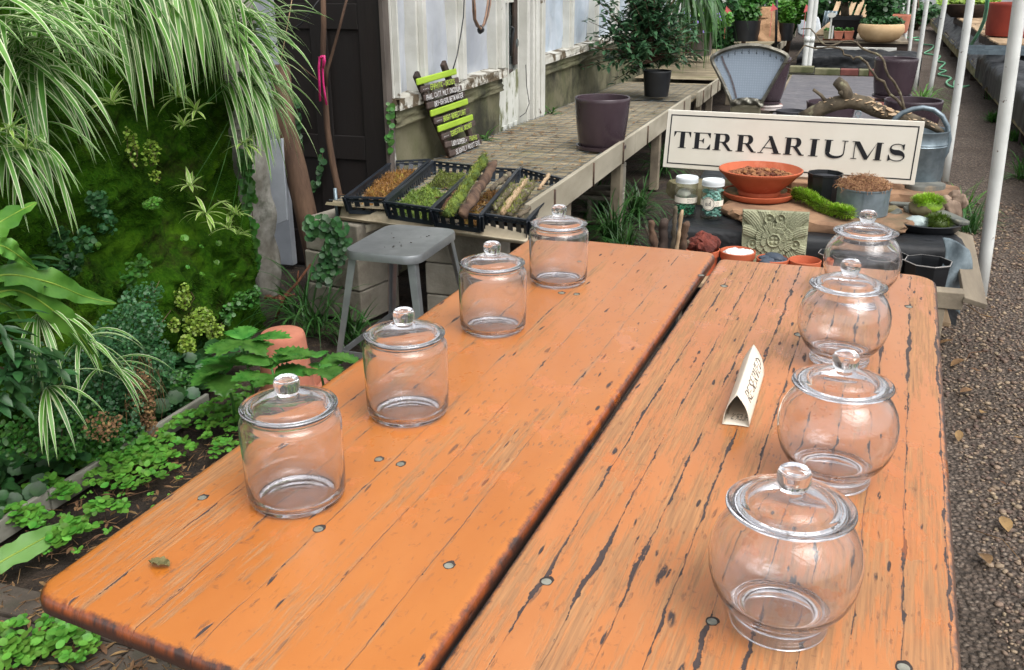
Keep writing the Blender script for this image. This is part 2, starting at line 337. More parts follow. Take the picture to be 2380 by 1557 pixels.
def m_gravel(name):
    t = NT(name); v = t.coord('Object'); vo = t.n('TexVoronoi', {'Vector': v, 'Scale': 60, 'Randomness': 1}); vs = t.n('TexVoronoi', {'Vector': v, 'Scale': 95, 'Randomness': 1})
    h = t.n('SeparateXYZ', {0: vo.outputs['Color']}).outputs[0]; h2 = t.n('SeparateXYZ', {0: vs.outputs['Color']}).outputs[1]
    r = t.n('ValToRGB', {0: h}); r.color_ramp.elements[0].color = L(98, 84, 73); r.color_ramp.elements[1].color = L(150, 136, 122)
    e = r.color_ramp.elements.new(.5); e.color = L(110, 96, 86)
    c = t.mix(t.step(vo.outputs['Distance'], .35, .62), r.outputs[0], L(70, 61, 54)); c = t.mix(t.math('MULTIPLY', h2, .3), c, L(84, 72, 62))
    big = t.noise(v, 1.3, 4); c = t.mix(t.math('MULTIPLY', t.step(big, .45, .65), .45), c, L(66, 56, 46))
    nor = t.bump(t.math('SUBTRACT', t.math('MULTIPLY', vs.outputs['Distance'], -.3), vo.outputs['Distance']), 1, .02)
    return t.done(t.pbsdf(c, .8, 0, nor, .35))
GRAVEL = m_gravel('gravel'); 
PEB = mat('pebble', (136, 115, 98), (112, 95, 80), sc=30, rough=.75, isl=.55, bump=.2)
SOIL = mat('soil_dark', (58, 46, 36), (40, 32, 26), sc=9, rough=.95, bump=1, bsc=60, dist=.02, c3=(84, 68, 50), thr=(.58, .68), sc3=22)
PAVE = mat('paving_brick', (92, 82, 72), (72, 64, 56), sc=7, rough=.9, bump=.5, bsc=50, c3=(56, 58, 44), thr=(.54, .66))
def m_film(name, c1, c2, sc=1.6, tr=.25):
    t = NT(name); v = t.coord('Object'); n1 = t.noise(v, sc, 4, .5, .8); n2 = t.noise(v, sc*2.6, 3, .5, 1.6)
    c = t.mix(t.step(n1, .38, .62), L(*c1), L(*c2))
    nor = t.bump(t.math('ADD', n1, t.math('MULTIPLY', n2, .25)), .4, .05)
    sh = t.pbsdf(c, .22, 0, nor, .5); tl = t.n('BsdfTranslucent', {0: c, 'Normal': nor}).outputs[0]
    return t.done(t.n('MixShader', {0: tr, 1: sh, 2: tl}).outputs[0])
FILM = m_film('plastic_film', (210, 215, 222), (182, 188, 198)); FILM2 = m_film('plastic_film_blue', (216, 226, 237), (192, 206, 220), 3)
def flat(name, c, rough=.6, metal=0, spec=.5): return mat(name, c, rough=rough, metal=metal, spec=spec)
# ---- leaf shapes
def leaf(mb, p, d, Ln, wd, droop=3., seg=6, fold=.25, tipw=.0, roll=0, prof='ribbon'):
    p = V(p); d = V(d).normalized(); side = d.cross(V((0, 0, 1)))
    if side.length < .05: side = V((math.cos(roll*9), math.sin(roll*9), 0))
    side.normalize()
    if roll: side = Matrix.Rotation(roll, 3, d) @ side
    st = Ln/seg; vs = []; uv = []
    for i in range(seg+1):
        t = i/seg
        if prof == 'ribbon': k = min(1, (.55+1.6*t), (1-t)*2.4+tipw)
        elif prof == 'blade': k = min(1, 1.15-t)
        else: k = max(.03, math.sin(PI*min(1, t*.96+.03))**.75)
        up = side.cross(d); h = wd*k/2
        vs += [p-side*h+up*(fold*h), V(p), p+side*h+up*(fold*h)]; uv += [(0, t), (.5, t), (1, t)]
        d = (d+V((0, 0, -droop*st))).normalized(); side = (side-d*side.dot(d)).normalized(); p = p+d*st
    fs = []
    for i in range(seg):
        a = i*3; fs += [(a, a+1, a+4, a+3), (a+1, a+2, a+5, a+4)]
    mb.add(vs, fs, uv); return p
def dir3(az, el): return V((math.cos(az)*math.cos(el), math.sin(az)*math.cos(el), math.sin(el)))
def tuft(mb, c, n, Ln, wd, el=(.3, 1.4), droop=3, az=(0, 2*PI), spread=.02, seg=5, prof='ribbon', fold=.25):
    for _ in range(n):
        a = U(*az); l = Ln*U(.6, 1.1)
        leaf(mb, V(c)+V((U(-spread, spread), U(-spread, spread), U(-spread, spread)*.4)), dir3(a, U(*el)), l, wd*U(.75, 1.15), droop*U(.7, 1.3), seg, fold, prof=prof)
def disc_leaf(mb, c, nrm, r, lobes=0, n=10, cup=.15, depth=.3, rot=None):
    z = V(nrm).normalized(); x = z.cross(V((.31, .2, 1))).normalized(); y = z.cross(x); a0 = U(0, 6.28) if rot is None else rot
    vs = [V(c)]; uv = [(.5, .5)]
    for i in range(n):
        a = 2*PI*i/n; k = 1 - (depth*abs(math.sin(lobes*a/2))**.7 if lobes else 0)
        rr = r*k*U(.92, 1.08); vs.append(V(c)+(x*math.cos(a+a0)+y*math.sin(a+a0))*rr+z*(cup*rr)); uv.append((.5+.5*math.cos(a), .5+.5*math.sin(a)))
    mb.add(vs, [(0, 1+i, 1+(i+1) % n) for i in range(n)], uv)
def spray(mb, c, R3, n, size, fn=None, lobes=0, up=.6, cup=.15):       # a loose cloud of small leaves
    for _ in range(n):
        q = V((U(-1, 1), U(-1, 1), U(-1, 1)))
        while q.length > 1: q = V((U(-1, 1), U(-1, 1), U(-1, 1)))
        q = V((q.x*R3[0], q.y*R3[1], q.z*R3[2]))
        disc_leaf(mb, V(c)+q, V((U(-1, 1), U(-1, 1)-.5, U(-.2, 1)+up)), size*U(.6, 1.2), lobes, 8 if not lobes else lobes*4, cup)
def oval_leaf(mb, p, d, Ln, wd, droop=1.5, seg=4): leaf(mb, p, d, Ln, wd, droop, seg, .35, roll=U(-.5, .5), prof='oval')
# ---- single-stroke hand lettering and big serif capitals
ST = {'A': [[(0,0),(.3,1),(.6,0)],[(.1,.38),(.5,.38)]], 'B': [[(0,0),(0,1),(.4,.95),(.42,.6),(0,.52),(.5,.42),(.48,.05),(0,0)]], 'C': [[(.55,.85),(.3,1),(.03,.7),(.03,.3),(.3,0),(.55,.15)]],
 'D': [[(0,0),(0,1),(.4,.85),(.52,.5),(.4,.12),(0,0)]], 'E': [[(.5,1),(0,1),(0,0),(.5,0)],[(0,.52),(.4,.52)]], 'G': [[(.55,.85),(.3,1),(.03,.7),(.03,.3),(.3,0),(.55,.15),(.55,.45),(.32,.45)]],
 'H': [[(0,0),(0,1)],[(.5,0),(.5,1)],[(0,.5),(.5,.5)]], 'I': [[(.1,0),(.1,1)]], 'L': [[(0,1),(0,0),(.45,0)]], 'M': [[(0,0),(.05,1),(.33,.3),(.6,1),(.66,0)]], 'N': [[(0,0),(0,1),(.5,0),(.5,1)]],
 'O': [[(.28,1),(.03,.7),(.03,.3),(.28,0),(.53,.3),(.53,.7),(.28,1)]], 'P': [[(0,0),(0,1),(.42,.95),(.45,.6),(0,.48)]], 'R': [[(0,0),(0,1),(.42,.95),(.42,.6),(0,.5),(.5,0)]],
 'S': [[(.5,.88),(.25,1),(.04,.8),(.1,.58),(.42,.42),(.5,.2),(.27,0),(0,.12)]], 'T': [[(0,1),(.55,1)],[(.28,1),(.28,0)]], 'U': [[(0,1),(0,.25),(.25,0),(.5,.25),(.5,1)]], 'V': [[(0,1),(.27,0),(.54,1)]],
 'W': [[(0,1),(.16,0),(.35,.7),(.54,0),(.7,1)]], 'X': [[(0,0),(.5,1)],[(0,1),(.5,0)]], 'Y': [[(0,1),(.26,.5),(.52,1)],[(.26,.5),(.26,0)]], '-': [[(.05,.48),(.4,.48)]], '.': [[(.05,0),(.05,.08)]], '+': [[(.05,.5),(.45,.5)],[(.25,.3),(.25,.7)]], "'": [[(.05,1),(.05,.8)]],
 '0': [[(.28,1),(.03,.7),(.03,.3),(.28,0),(.53,.3),(.53,.7),(.28,1)]], '1': [[(.1,.8),(.25,1),(.25,0)]], '2': [[(0,.8),(.25,1),(.48,.75),(0,0),(.5,0)]], '3': [[(0,.9),(.3,1),(.45,.75),(.2,.55),(.5,.3),(.3,0),(0,.1)]], '4': [[(.4,0),(.4,1),(0,.3),(.55,.3)]], '5': [[(.48,1),(.05,1),(.03,.6),(.35,.62),(.5,.3),(.3,0),(0,.1)]],
 '6': [[(.45,.95),(.1,.6),(.03,.25),(.28,0),(.5,.25),(.28,.52),(.05,.35)]], '7': [[(0,1),(.5,1),(.2,0)]], '8': [[(.26,.55),(.05,.78),(.26,1),(.47,.78),(.26,.55),(.02,.27),(.26,0),(.5,.27),(.26,.55)]], '9': [[(.48,.65),(.25,.45),(.03,.72),(.25,1),(.48,.75),(.4,0)]], 'a': [[(.4,.5),(.2,.55),(.03,.3),(.12,.02),(.33,.1),(.4,.5),(.42,.05),(.5,0)]], 'd': [[(.4,.5),(.2,.55),(.03,.3),(.12,.02),(.33,.1),(.42,1),(.42,.05),(.52,0)]]}
def stroke(mb, pts, wd, fn):                                          # ribbon of width wd through 2-D points, mapped by fn(x, y, lift)
    for a, b in zip(pts[:-1], pts[1:]):
        dx, dy = b[0]-a[0], b[1]-a[1]; l = math.hypot(dx, dy) or 1; nx, ny = -dy/l*wd/2, dx/l*wd/2; ex, ey = dx/l*wd*.35, dy/l*wd*.35
        stroke.k = (stroke.k+1) % 7; z = stroke.k*.00006
        mb.add([fn(a[0]+nx-ex, a[1]+ny-ey, z), fn(a[0]-nx-ex, a[1]-ny-ey, z), fn(b[0]-nx+ex, b[1]-ny+ey, z), fn(b[0]+nx+ex, b[1]+ny+ey, z)], [(0, 1, 2, 3)])
stroke.k = 0
def handtext(mb, s, x0, y0, width, height, wd, fn, jit=.03, sp=.22):
    adv = []
    for ch in s: adv.append(.35 if ch == ' ' else max(p[0] for st in ST[ch] for p in st)+sp)
    k = width/(sum(adv)-sp); x = x0
    for ch, a in zip(s, adv):
        if ch != ' ':
            j = U(-jit, jit)*height
            for st in ST[ch]: stroke(mb, [(x+p[0]*k, y0+j+(p[1]+U(-jit, jit))*height) for p in st], wd, fn)
        x += a*k
# ================================================================ ground
g = MB(); g.grid(lambda u, v: (-14+44*u, -3+43*v, .03*NZ.noise(V((u*40, v*40, 0)))-.03), 120, 120)
obj('ground', g, SOIL, kind='structure')
g = MB()
def _gp(u, v):
    s = .6+38*v*v+.4*v; c = .30+(2.6 if s < 9 else 2.6)*u
    return (c-.0*s, s, .018*NZ.noise(V((c*3, s*3, 1)))+.012+(-.03 if u in (0, 1) else 0))
g.grid(_gp, 40, 220); obj('gravel_path', g, GRAVEL, kind='structure')
g = MB()                                                             # single stones lying on the path near the table
for i in range(24000):
    s = .9+6.5*U(0, 1)**1.4; c = .55+U(0, 1)*(1.5+.1*s)
    r = (U(.003, .0068) if i % 8 else U(.007, .012))*(1+.1*s/3); g.rock((c, s, .012+.018*NZ.noise(V((c*3, s*3, 1)))+r*.3), r, (U(.8, 1.5), U(.7, 1.2), U(.4, .75)), .25, 1, i, U(0, 3))
obj('gravel_stones', g, PEB, kind='stuff', smooth=True)
# ================================================================ tables
def ppoly(pts, z): return [PZ(x, y, z) for x, y in pts]
def line2(p, q, r, s):
    a = q-p; b = s-r; t = ((r.x-p.x)*b.y-(r.y-p.y)*b.x)/(a.x*b.y-a.y*b.x); return p+a*t
TZ = .75
lA = PZ(60, 1374, TZ); lN = PZ(528, 1557, TZ); lD = PZ(1238, 545, TZ); lC = PZ(1668, 588, TZ)
lB = line2(lA, lN, PZ(990.6, 1557, TZ), PZ(1660, 594, TZ)); lC = line2(lD, PZ(1640, 583, TZ), PZ(990.6, 1557, TZ), PZ(1660, 594, TZ))
g1 = PZ(1011, 1557, TZ); g2 = PZ(1668, 604, TZ); rR1 = PZ(2240, 1557, TZ); rR2 = PZ(2181, 690, TZ); rF1 = PZ(1700, 601, TZ); rF2 = PZ(2110, 634, TZ)
nd = (lN-lA).normalized(); nr = lB+nd*.02+ (lB-lC).normalized()*.03
rA = line2(g1, g2, nr, nr+nd); rB = line2(rR1, rR2, nr, nr+nd); rC = line2(rR1, rR2, rF1, rF2); rD = line2(g1, g2, rF1, rF2)
def rounded(poly, rad, n=7):
    out = []; m = len(poly)
    for i, p in enumerate(poly):
        r = rad[i]; a = (poly[i-1]-p).normalized(); b = (poly[(i+1) % m]-p).normalized(); h = math.acos(max(-1, min(1, a.dot(b))))/2
        tl = r/math.tan(h); c = p+(a+b).normalized()*(r/math.sin(h)); s = p+a*tl-c; e = p+b*tl-c
        ang = s.angle(e)
        for k in range(n+1):
            t = k/n; q = (s*math.sin((1-t)*ang)+e*math.sin(t*ang))/math.sin(ang); out.append(c+q)
    return out
def tabletop(name, label, A, B, C_, D, rad, paint):
    ex = (D-A).normalized(); yaw = math.atan2(-ex.x, ex.y)
    t = thing(name, label, 'table', (A.x, A.y, 0), yaw)
    Mi = wm(t).inverted(); poly = rounded([V((*(Mi @ p).xy, 0)) for p in (A, B, C_, D)], rad)
    n = len(poly); mb = MB(); rings = [(.018, 0), (.011, -.0010), (.0055, -.0036), (.002, -.0080), (0, -.014), (0, -.028), (.005, -.034)]
    nor = []
    for i in range(n):
        e = (poly[(i+1) % n]-poly[i-1]).normalized(); nor.append(V((-e.y, e.x, 0)))
    cx = sum(p.x for p in poly)/n; cyy = sum(p.y for p in poly)/n
    if (V((cx, cyy, 0))-poly[0]).dot(nor[0]) < 0: nor = [-q for q in nor]
    vs = []
    for ins, z in rings:
        for i, p in enumerate(poly): q = p+nor[i]*ins; vs.append((q.x, q.y, z))
    fs = [(k*n+i, (k+1)*n+i, (k+1)*n+(i+1) % n, k*n+(i+1) % n) for k in range(len(rings)-1) for i in range(n)]
    fs += [tuple(range(n)), tuple(range((len(rings)-1)*n+n-1, (len(rings)-1)*n-1, -1))]
    mb.add(vs, fs); top = obj('tabletop', mb, paint, t, world=False, auto=50); top.location = (0, 0, TZ)
    # folding steel trestles under each end
    w_ = (B-A).length; l_ = (D-A).length
    for y in (.28, l_-.28):
        f = MB()
        for x in (.07, w_-.07): f.bar((x, y, .0), (x, y, TZ-.036), .03, .03, (0, 1, 0))
        f.bar((.07, y, .12), (w_-.07, y, .12), .02, .028); f.bar((.03, y, TZ-.05), (w_-.03, y, TZ-.05), .04, .026)
        f.bar((w_/2, y, .13), (w_/2, y+(.4 if y < 1 else -.4), TZ-.05), .02, .02)
        obj('trestle_leg', f, GALV_D, t, world=False, smooth=False)
    return t
T_L = tabletop('beer_table', 'long orange table with mostly smooth paint, under the straight-sided glass jars', lA, lB, lC, lD, (.045, .03, .03, .045), MP_L)
T_R = tabletop('beer_table', 'long orange table with cracked worn paint and black splits, under the round glass jars', rA, rB, rC, rD, (.03, .04, .075, .025), MP_R)
T_L['group'] = T_R['group'] = 'long orange tables pushed side by side'
def screws(par, pts):
    for x, y in pts:
        p = PZ(x, y, TZ); Mi = wm(par).inverted(); q = Mi @ p; m = MB(); r = U(.0085, .0105)
        poly = [(q.x+r*1.06*math.cos(a)*U(.9, 1.12), q.y+r*1.2*math.sin(a)*U(.85, 1.3)) for a in [2*PI*i/14 for i in range(14)]]
        m.add([(a, b+.0018, TZ+.0003) for a, b in poly], [tuple(range(14))]); m.cur = 1  # dark disc set off-centre: hole edge plus a painted crescent of recess shadow
        m.lathe([(.0001, .0006), (r*.80, .0006), (r*.82, .0004)], 16, Matrix.Translation((q.x, q.y, TZ)))
        obj('screw_head', m, [HOLE_SHADE, SCREWM], par, world=False, smooth=False)
screws(T_L, [(470, 1157), (740, 1230), (880, 1068), (931, 1079), (1043, 1315), (1305, 681), (1340, 684), (1352, 611), (1630, 640)])
screws(T_R, [(1270, 1352), (1683, 665), (1655, 1445), (2100, 1552), (2112, 713), (1855, 778)])
# ================================================================ glass jars
def glass_jar(name, label, body, lid, knob, group):
    t = thing(name, label, 'jar', (0, 0, TZ), 0, group)
    b = MB(); b.lathe(body, 64, close=True); obj('body', b, GLASS, t, world=False, recalc=True)
    l = MB(); l.lathe(lid, 64, close=True); lo = obj('lid', l, GLASS, t, world=False, recalc=True)
    k = MB(); k.lathe(knob, 40, close=True); obj('knob', k, GLASS, lo, world=False, recalc=True)
    return t
e_ = 1e-4
BODY_S = [(e_, .004), (.060, .004), (.066, .0006), (.073, .0006), (.079, .006), (.0822, .016), (.0830, .045), (.0836, .085), (.0840, .130), (.0838, .143), (.0822, .1505), (.0782, .1555), (.0735, .1575), (.0722, .1590), (.0735, .1612), (.0730, .1640), (.0705, .1655),
          (.0688, .1635), (.0690, .1580), (.0740, .1535), (.0785, .1490), (.0803, .1420), (.0806, .130), (.0803, .085), (.0798, .050), (.0786, .032), (.0758, .0205), (.0705, .0125), (.0620, .0080), (.050, .0064), (.03, .0060), (e_, .0060)]
LID_S = [(e_, .1905), (.012, .1918), (.0205, .1915), (.025, .1905), (.033, .1888), (.046, .1846), (.058, .1800), (.066, .1762), (.071, .1744), (.077, .1732), (.0797, .1722), (.0800, .1710), (.0788, .1700), (.073, .1694), (.0675, .1688), (.0668, .163), (.0645, .163), (.0635, .1705), (.055, .1765), (.042, .1814), (.026, .1862), (e_, .1875)]
KNOB_S = [(e_, .1936), (.0185, .1936), (.0182, .1965), (.0192, .199), (.0208, .203), (.0213, .209), (.0211, .2145), (.0196, .219), (.0165, .2212), (.013, .2212), (.0095, .2202), (e_, .2196)]
BODY_G = [(e_, .0165), (.045, .0160), (.056, .0135), (.0605, .0075), (.0625, .0008), (.0668, .0006), (.0682, .005), (.0676, .011), (.0655, .0175), (.0662, .0215), (.0715, .0270), (.0830, .0400), (.0930, .0570), (.0988, .0770), (.1005, .096), (.0990, .1125), (.0940, .1285), (.0855, .143), (.0757, .1545), (.0685, .161), (.0672, .1642), (.0655, .1654),
          (.0636, .163), (.0655, .1575), (.0730, .150), (.0825, .140), (.0908, .127), (.0958, .1122), (.0972, .096), (.0955, .0780), (.0900, .0592), (.0800, .0435), (.066, .0315), (.045, .0235), (.02, .0205), (e_, .0205)]
LID_G = [(e_, .1925), (.014, .1936), (.0205, .1934), (.026, .1925), (.034, .1904), (.048, .1862), (.062, .1806), (.071, .1762), (.078, .1736), (.083, .1722), (.0855, .1712), (.0858, .1700), (.0845, .1688), (.076, .1684), (.0640, .1680), (.0630, .162), (.0608, .162), (.0598, .1705), (.054, .1762), (.042, .1818), (.026, .1872), (e_, .1890)]
KNOB_G = [(e_, .1956), (.0185, .1956), (.0182, .198), (.0205, .2010), (.0222, .2045), (.0226, .210), (.0222, .2160), (.0204, .2205), (.0172, .2228), (.0135, .2228), (.0095, .2216), (e_, .2206)]
jp = [(-.3672, 1.4094), (-.2111, 1.7371), (-.047, 2.2187), (.1338, 2.5976)]; gp_ = [(.3727, 1.1011), (.5699, 1.4918), (.7573, 2.0261), (.9559, 2.4797)]
jl = ['straight-sided glass jar nearest the rounded table corner, in front of the upturned flower pot',
      'straight-sided glass jar with two screw heads before it, second from the near table corner',
      'straight-sided glass jar standing just in front of the metal stool and cinder blocks',
      'straight-sided glass jar at the far end of the smooth table, below the grey bench rail']
gl = ['round glass jar nearest the camera on the worn table, fourth from the terrarium display',
      'round glass jar just to the right of the folded paper card',
      'round glass jar second from the far table end, overlapping the jar behind it',
      'round glass jar at the far table end, in front of the black-covered display']
_gs = lambda pr, kr: [(max(e_, r*kr), z*1.065) for r, z in pr]        # the round jars stand a little taller
BODY_G = [(r*(.97 if z < .026 else 1.0), z) for r, z in _gs(BODY_G, 1.0)]; LID_G = _gs(LID_G, .976); KNOB_G = _gs(KNOB_G, .976)
tj = tg = None
for i, (x, y) in enumerate(jp):
    p = rotz((x, y, TZ))
    if tj is None: tj = glass_jar('straight_glass_jar', jl[0], BODY_S, LID_S, KNOB_S, 'straight-sided lidded glass jars'); tj.location = (p.x, p.y, TZ+.0006)
    else: dup(tj, (p.x, p.y, TZ+.0006), U(0, 6), jl[i])
for i, (x, y) in enumerate(gp_):
    k = 1-.03/math.hypot(x, y); p = rotz((x*k, y*k, TZ))
    if tg is None: tg = glass_jar('round_glass_jar', gl[0], BODY_G, LID_G, KNOB_G, 'round lidded glass jars'); tg.location = (p.x, p.y, TZ+.0006)
    else: dup(tg, (p.x, p.y, TZ+.0006), U(0, 6), gl[i])
# ================================================================ folded card, dead leaf
p1 = PZ(1741, 993, TZ+.001); p2 = PZ(1776, 872, TZ+.001); q1 = PZ(1678, 986, TZ+.001); q2 = q1+(p2-p1)
r1 = PS(1713, 918, (p1.y+q1.y)/2); r2 = r1+(p2-p1); r2.z += .004
card = thing('reserved_card', 'folded cream paper card reading RESERVED, standing on the worn table', 'card', ((p1+q1)/2))
cm = MB()
def panel(a1, a2, b1, b2, bulge, nu=8, nv=8):
    nrm = (a2-a1).cross(b1-a1).normalized(); out_ = (a1+b1)/2-(p1+q1+r1)/3
    if nrm.dot(out_) < 0: nrm = -nrm
    cm.grid(lambda u, v: (a1.lerp(a2, v)).lerp(b1.lerp(b2, v), u)+nrm*(bulge*math.sin(PI*u)), nu, nv); return nrm
nR = panel(r1, r2, p1, p2, .007); panel(q1, q2, r1, r2, .006); 
cm.grid(lambda u, v: q1.lerp(p1, u)+(p2-p1)*(v*.97)+V((0, 0, .0006+.001*math.sin(PI*u))), 6, 4)
f_ = r2+(r2-r1)*.06; cm.grid(lambda u, v: (q2+(r2-q2)*(u*.75)).lerp(q2+(r2-q2)*(u*.75)+(q1-q2)*.18+(q2-p2)*.10, v), 4, 3)
cc = obj('folded_card', cm, PAPER, card); sm = cc.modifiers.new('paper', 'SOLIDIFY'); sm.thickness = .0006; sm.offset = 0
lt = MB(); ax = (p2-p1); wd_ = (r1-p1)
def cfn(x, y, z):
    u = 1-y; return r1.lerp(r2, x).lerp(p1.lerp(p2, x), u)+nR*(.007*math.sin(PI*u)+.0012+z)
handtext(lt, 'RESERVED', .17, .42, .72, .36, .0135, lambda x, y, z: cfn(x, y, z), .05)
obj('lettering', lt, INK, card)
lt2 = MB(); handtext(lt2, "HLER'S", .12, .25, .62, .12, .013, lambda x, y, z: p1.lerp(q1, x)+(p2-p1)*(.05+y*.8-.16)+V((0, 0, .0022+z)), .02)
obj('small_print', lt2, mat('grey_print', (120, 112, 100)), card)
dl = MB(); c0 = PZ(372, 1317, TZ)
def _dl(u, v):
    x = (u-.5)*.034; y = (v-.5)*.024*(1-.7*abs(u-.5)*2); return c0+V((x, y, .003+.010*abs(NZ.noise(V((u*3, v*3, 4))))+.006*abs(v-.5)*2))
dl.grid(_dl, 12, 8); lo_ = obj('dry_leaf', dl, mat('olive_dry_leaf', (92, 88, 52), (124, 112, 72), sc=60, rough=.8), label='small crumpled olive dry leaf lying on the smooth orange table', cat='leaf')
# ================================================================ left: bed edge, moss wall and its plants
WC = -2.62                                                           # face of the moss wall
def fr(c, s, z): return V((c, s, z))
g = MB(); k0 = PZ(-140, 1310, .05); k1 = PZ(490, 921, .05)
for i in range(3):
    a = k0.lerp(k1, i/3); b = k0.lerp(k1, (i+.985)/3); g.bar((a.x-.01, a.y, .03+U(-.004, .004)), (b.x-.01, b.y, .03+U(-.004, .004)), .017, .07)
bevel(obj('bed_edging_board', g, mat('edging_grey', (142, 140, 130), (116, 114, 102), sc=7, rough=.85, bump=.3, bsc=50, c3=(70, 72, 52), thr=(.56, .68)), smooth=False, label='weathered grey timber edging board along the fern bed beside the clover', cat='edging'), .004)
g = MB(); bd = random.Random(3)                                      # old brick paving in the near left corner
for i in range(12):
    for j in range(9):
        x = -2.16+.215*j+(.1 if i % 2 else 0); y = .35+.108*i
        if bd.random() < .93: z = bd.uniform(-.006, .006); g.box((x, y, -.05), (x+.208, y+.101, .012+z))
bevel(obj('brick_paving', g, PAVE, kind='structure', smooth=False), .006)
g = MB()
def _mw(u, v):
    s = .4+3.46*u; z = -.05+2.35*v; p = V((s*2.2, z*2.2, 3))
    d = .12*NZ.noise(p)+.07*NZ.noise(p*2.7)+.036*NZ.noise(p*7)+.018*NZ.noise(p*15)+.007*NZ.noise(p*40)
    e = min(1, (1-u)/.03); return (WC+d*e-.12*(1-e)**2+.10*(1-v)**3, s, z)
g.grid(_mw, 300, 210); b0 = len(g.v)
g.box((WC-.5, .4, -.05), (WC-.14, 3.84, 2.3)); mw = obj('moss_wall', g, MOSSW, label='tall wall thickly covered in deep green velvet moss, behind the ferns', cat='moss wall')
f = MB()                                                             # longer moss tips that catch the light
for i in range(16000):
    u = U(.3, .995); v = U(.1, .85); p = V(_mw(u, v)); 
    if NZ.noise(V((p.y*3, p.z*3, 9))) < -.05: continue
    leaf(f, p, (U(.5, 1), U(-.5, .5), U(-.2, .8)), U(.010, .030), .005, 20, 2, .1, prof='blade')
obj('moss_tips', f, LEAF('moss_tip', (36, 70, 10), (66, 102, 18), isl=.4, tr=.3), mw)
def plantlet(mb, c, n=11, Ln=.09, wd=.011, el=(.0, 1.2)): tuft(mb, c, n, Ln, wd, el, 9, spread=.006, seg=5)
def spider(label, crown_list, plantlets=(), n=60):
    c0 = crown_list[0][0]; t = thing('spider_plant', label, 'spider plant', c0, 0, 'variegated spider plants on the moss wall')
    lf = MB()
    for c, cnt, Ln, az, el, dr, wd in crown_list:
        for i in range(int(cnt*.85)):
            l = Ln*U(.5, 1.1); leaf(lf, c+V((U(-.05, .05), U(-.09, .09), U(-.05, .06))), dir3(U(*az), U(*el)), l, wd*U(.85, 1.5), dr*U(.7, 1.35)*(.36/l)**.5, 11, .3, roll=U(-.35, .35))
    obj('leaves', lf, SPIDER, t)
    for q, ln in plantlets:
        m = MB(); plantlet(m, q, 15, ln*1.35, ln*.17); st = MB(); a = c0+V((U(-.05, .05), U(-.15, .15), -.08)); mid = (a+q)/2+V((.10, U(-.04, .04), .06))
        pts = [a*(1-t)**2+mid*2*t*(1-t)+q*t*t for t in [i/8 for i in range(9)]]; st.tube(pts, .0011, 5)
        pl = obj('plantlet', m, SPIDER_Y, t); obj('runner', st, LF_MID, pl)
A0 = PC(36, 150, -2.36); A1 = PC(110, 40, -2.45); A2 = PC(-60, 60, -2.3); A3 = PC(20, 330, -2.33)
spider('large variegated spider plant at the left, arching over the ferns', [(A0, 105, .40, (-1.9, 1.2), (-.3, 1.25), 5.5, .017), (A1, 64, .36, (-1.7, 1.2), (-.4, 1.0), 6, .016), (A2, 50, .42, (-1.4, 1.0), (0, 1.2), 5.5, .017), (A3, 44, .34, (-1.6, .9), (-.6, .6), 7, .015)],
       [(PC(261, 243, -2.3), .075), (PC(60, 345, -2.2), .06), (PC(20, 300, -2.2), .06)])
B0 = PC(300, -40, -2.42); B1 = PC(400, -60, -2.42); B2 = PC(215, -30, -2.45); B3 = PC(480, -80, -2.45)
spider('spider plant with long straight leaves hanging down the middle of the moss wall', [(B0, 52, .46, (-1.5, 1.0), (-.9, .5), 12, .021), (B1, 56, .48, (-1.5, 1.1), (-.9, .4), 12, .021), (B2, 30, .36, (-1.5, 1.0), (-.9, .3), 12, .018), (B3, 26, .42, (-1.2, 1.0), (-.9, .3), 12, .018)])
C0 = PC(535, 110, -2.46); C1 = PC(560, 200, -2.44); C2 = PC(490, 40, -2.46); C3 = PC(530, 10, -2.5)
spider('spider plant fanning out to the right past the wall corner, with dangling young plantlets', [(C0, 92, .42, (-.9, 1.1), (-.1, 1.25), 5, .016), (C1, 90, .42, (-1.1, 1.0), (-.7, .8), 6.5, .016), (C2, 44, .38, (-1.2, .9), (-.2, 1.1), 6, .017), (C3, 30, .4, (-.6, 1.2), (.2, 1.3), 5, .018)],
       [(PC(415, 225, -2.42), .085), (PC(458, 258, -2.4), .075), (PC(426, 293, -2.42), .07), (PC(442, 432, -2.5), .085), (PC(480, 497, -2.46), .10), (PC(549, 497, -2.42), .07), (PC(566, 336, -2.36), .09), (PC(530, 530, -2.44), .085), (PC(580, 302, -2.4), .06), (PC(556, 545, -2.42), .06)])
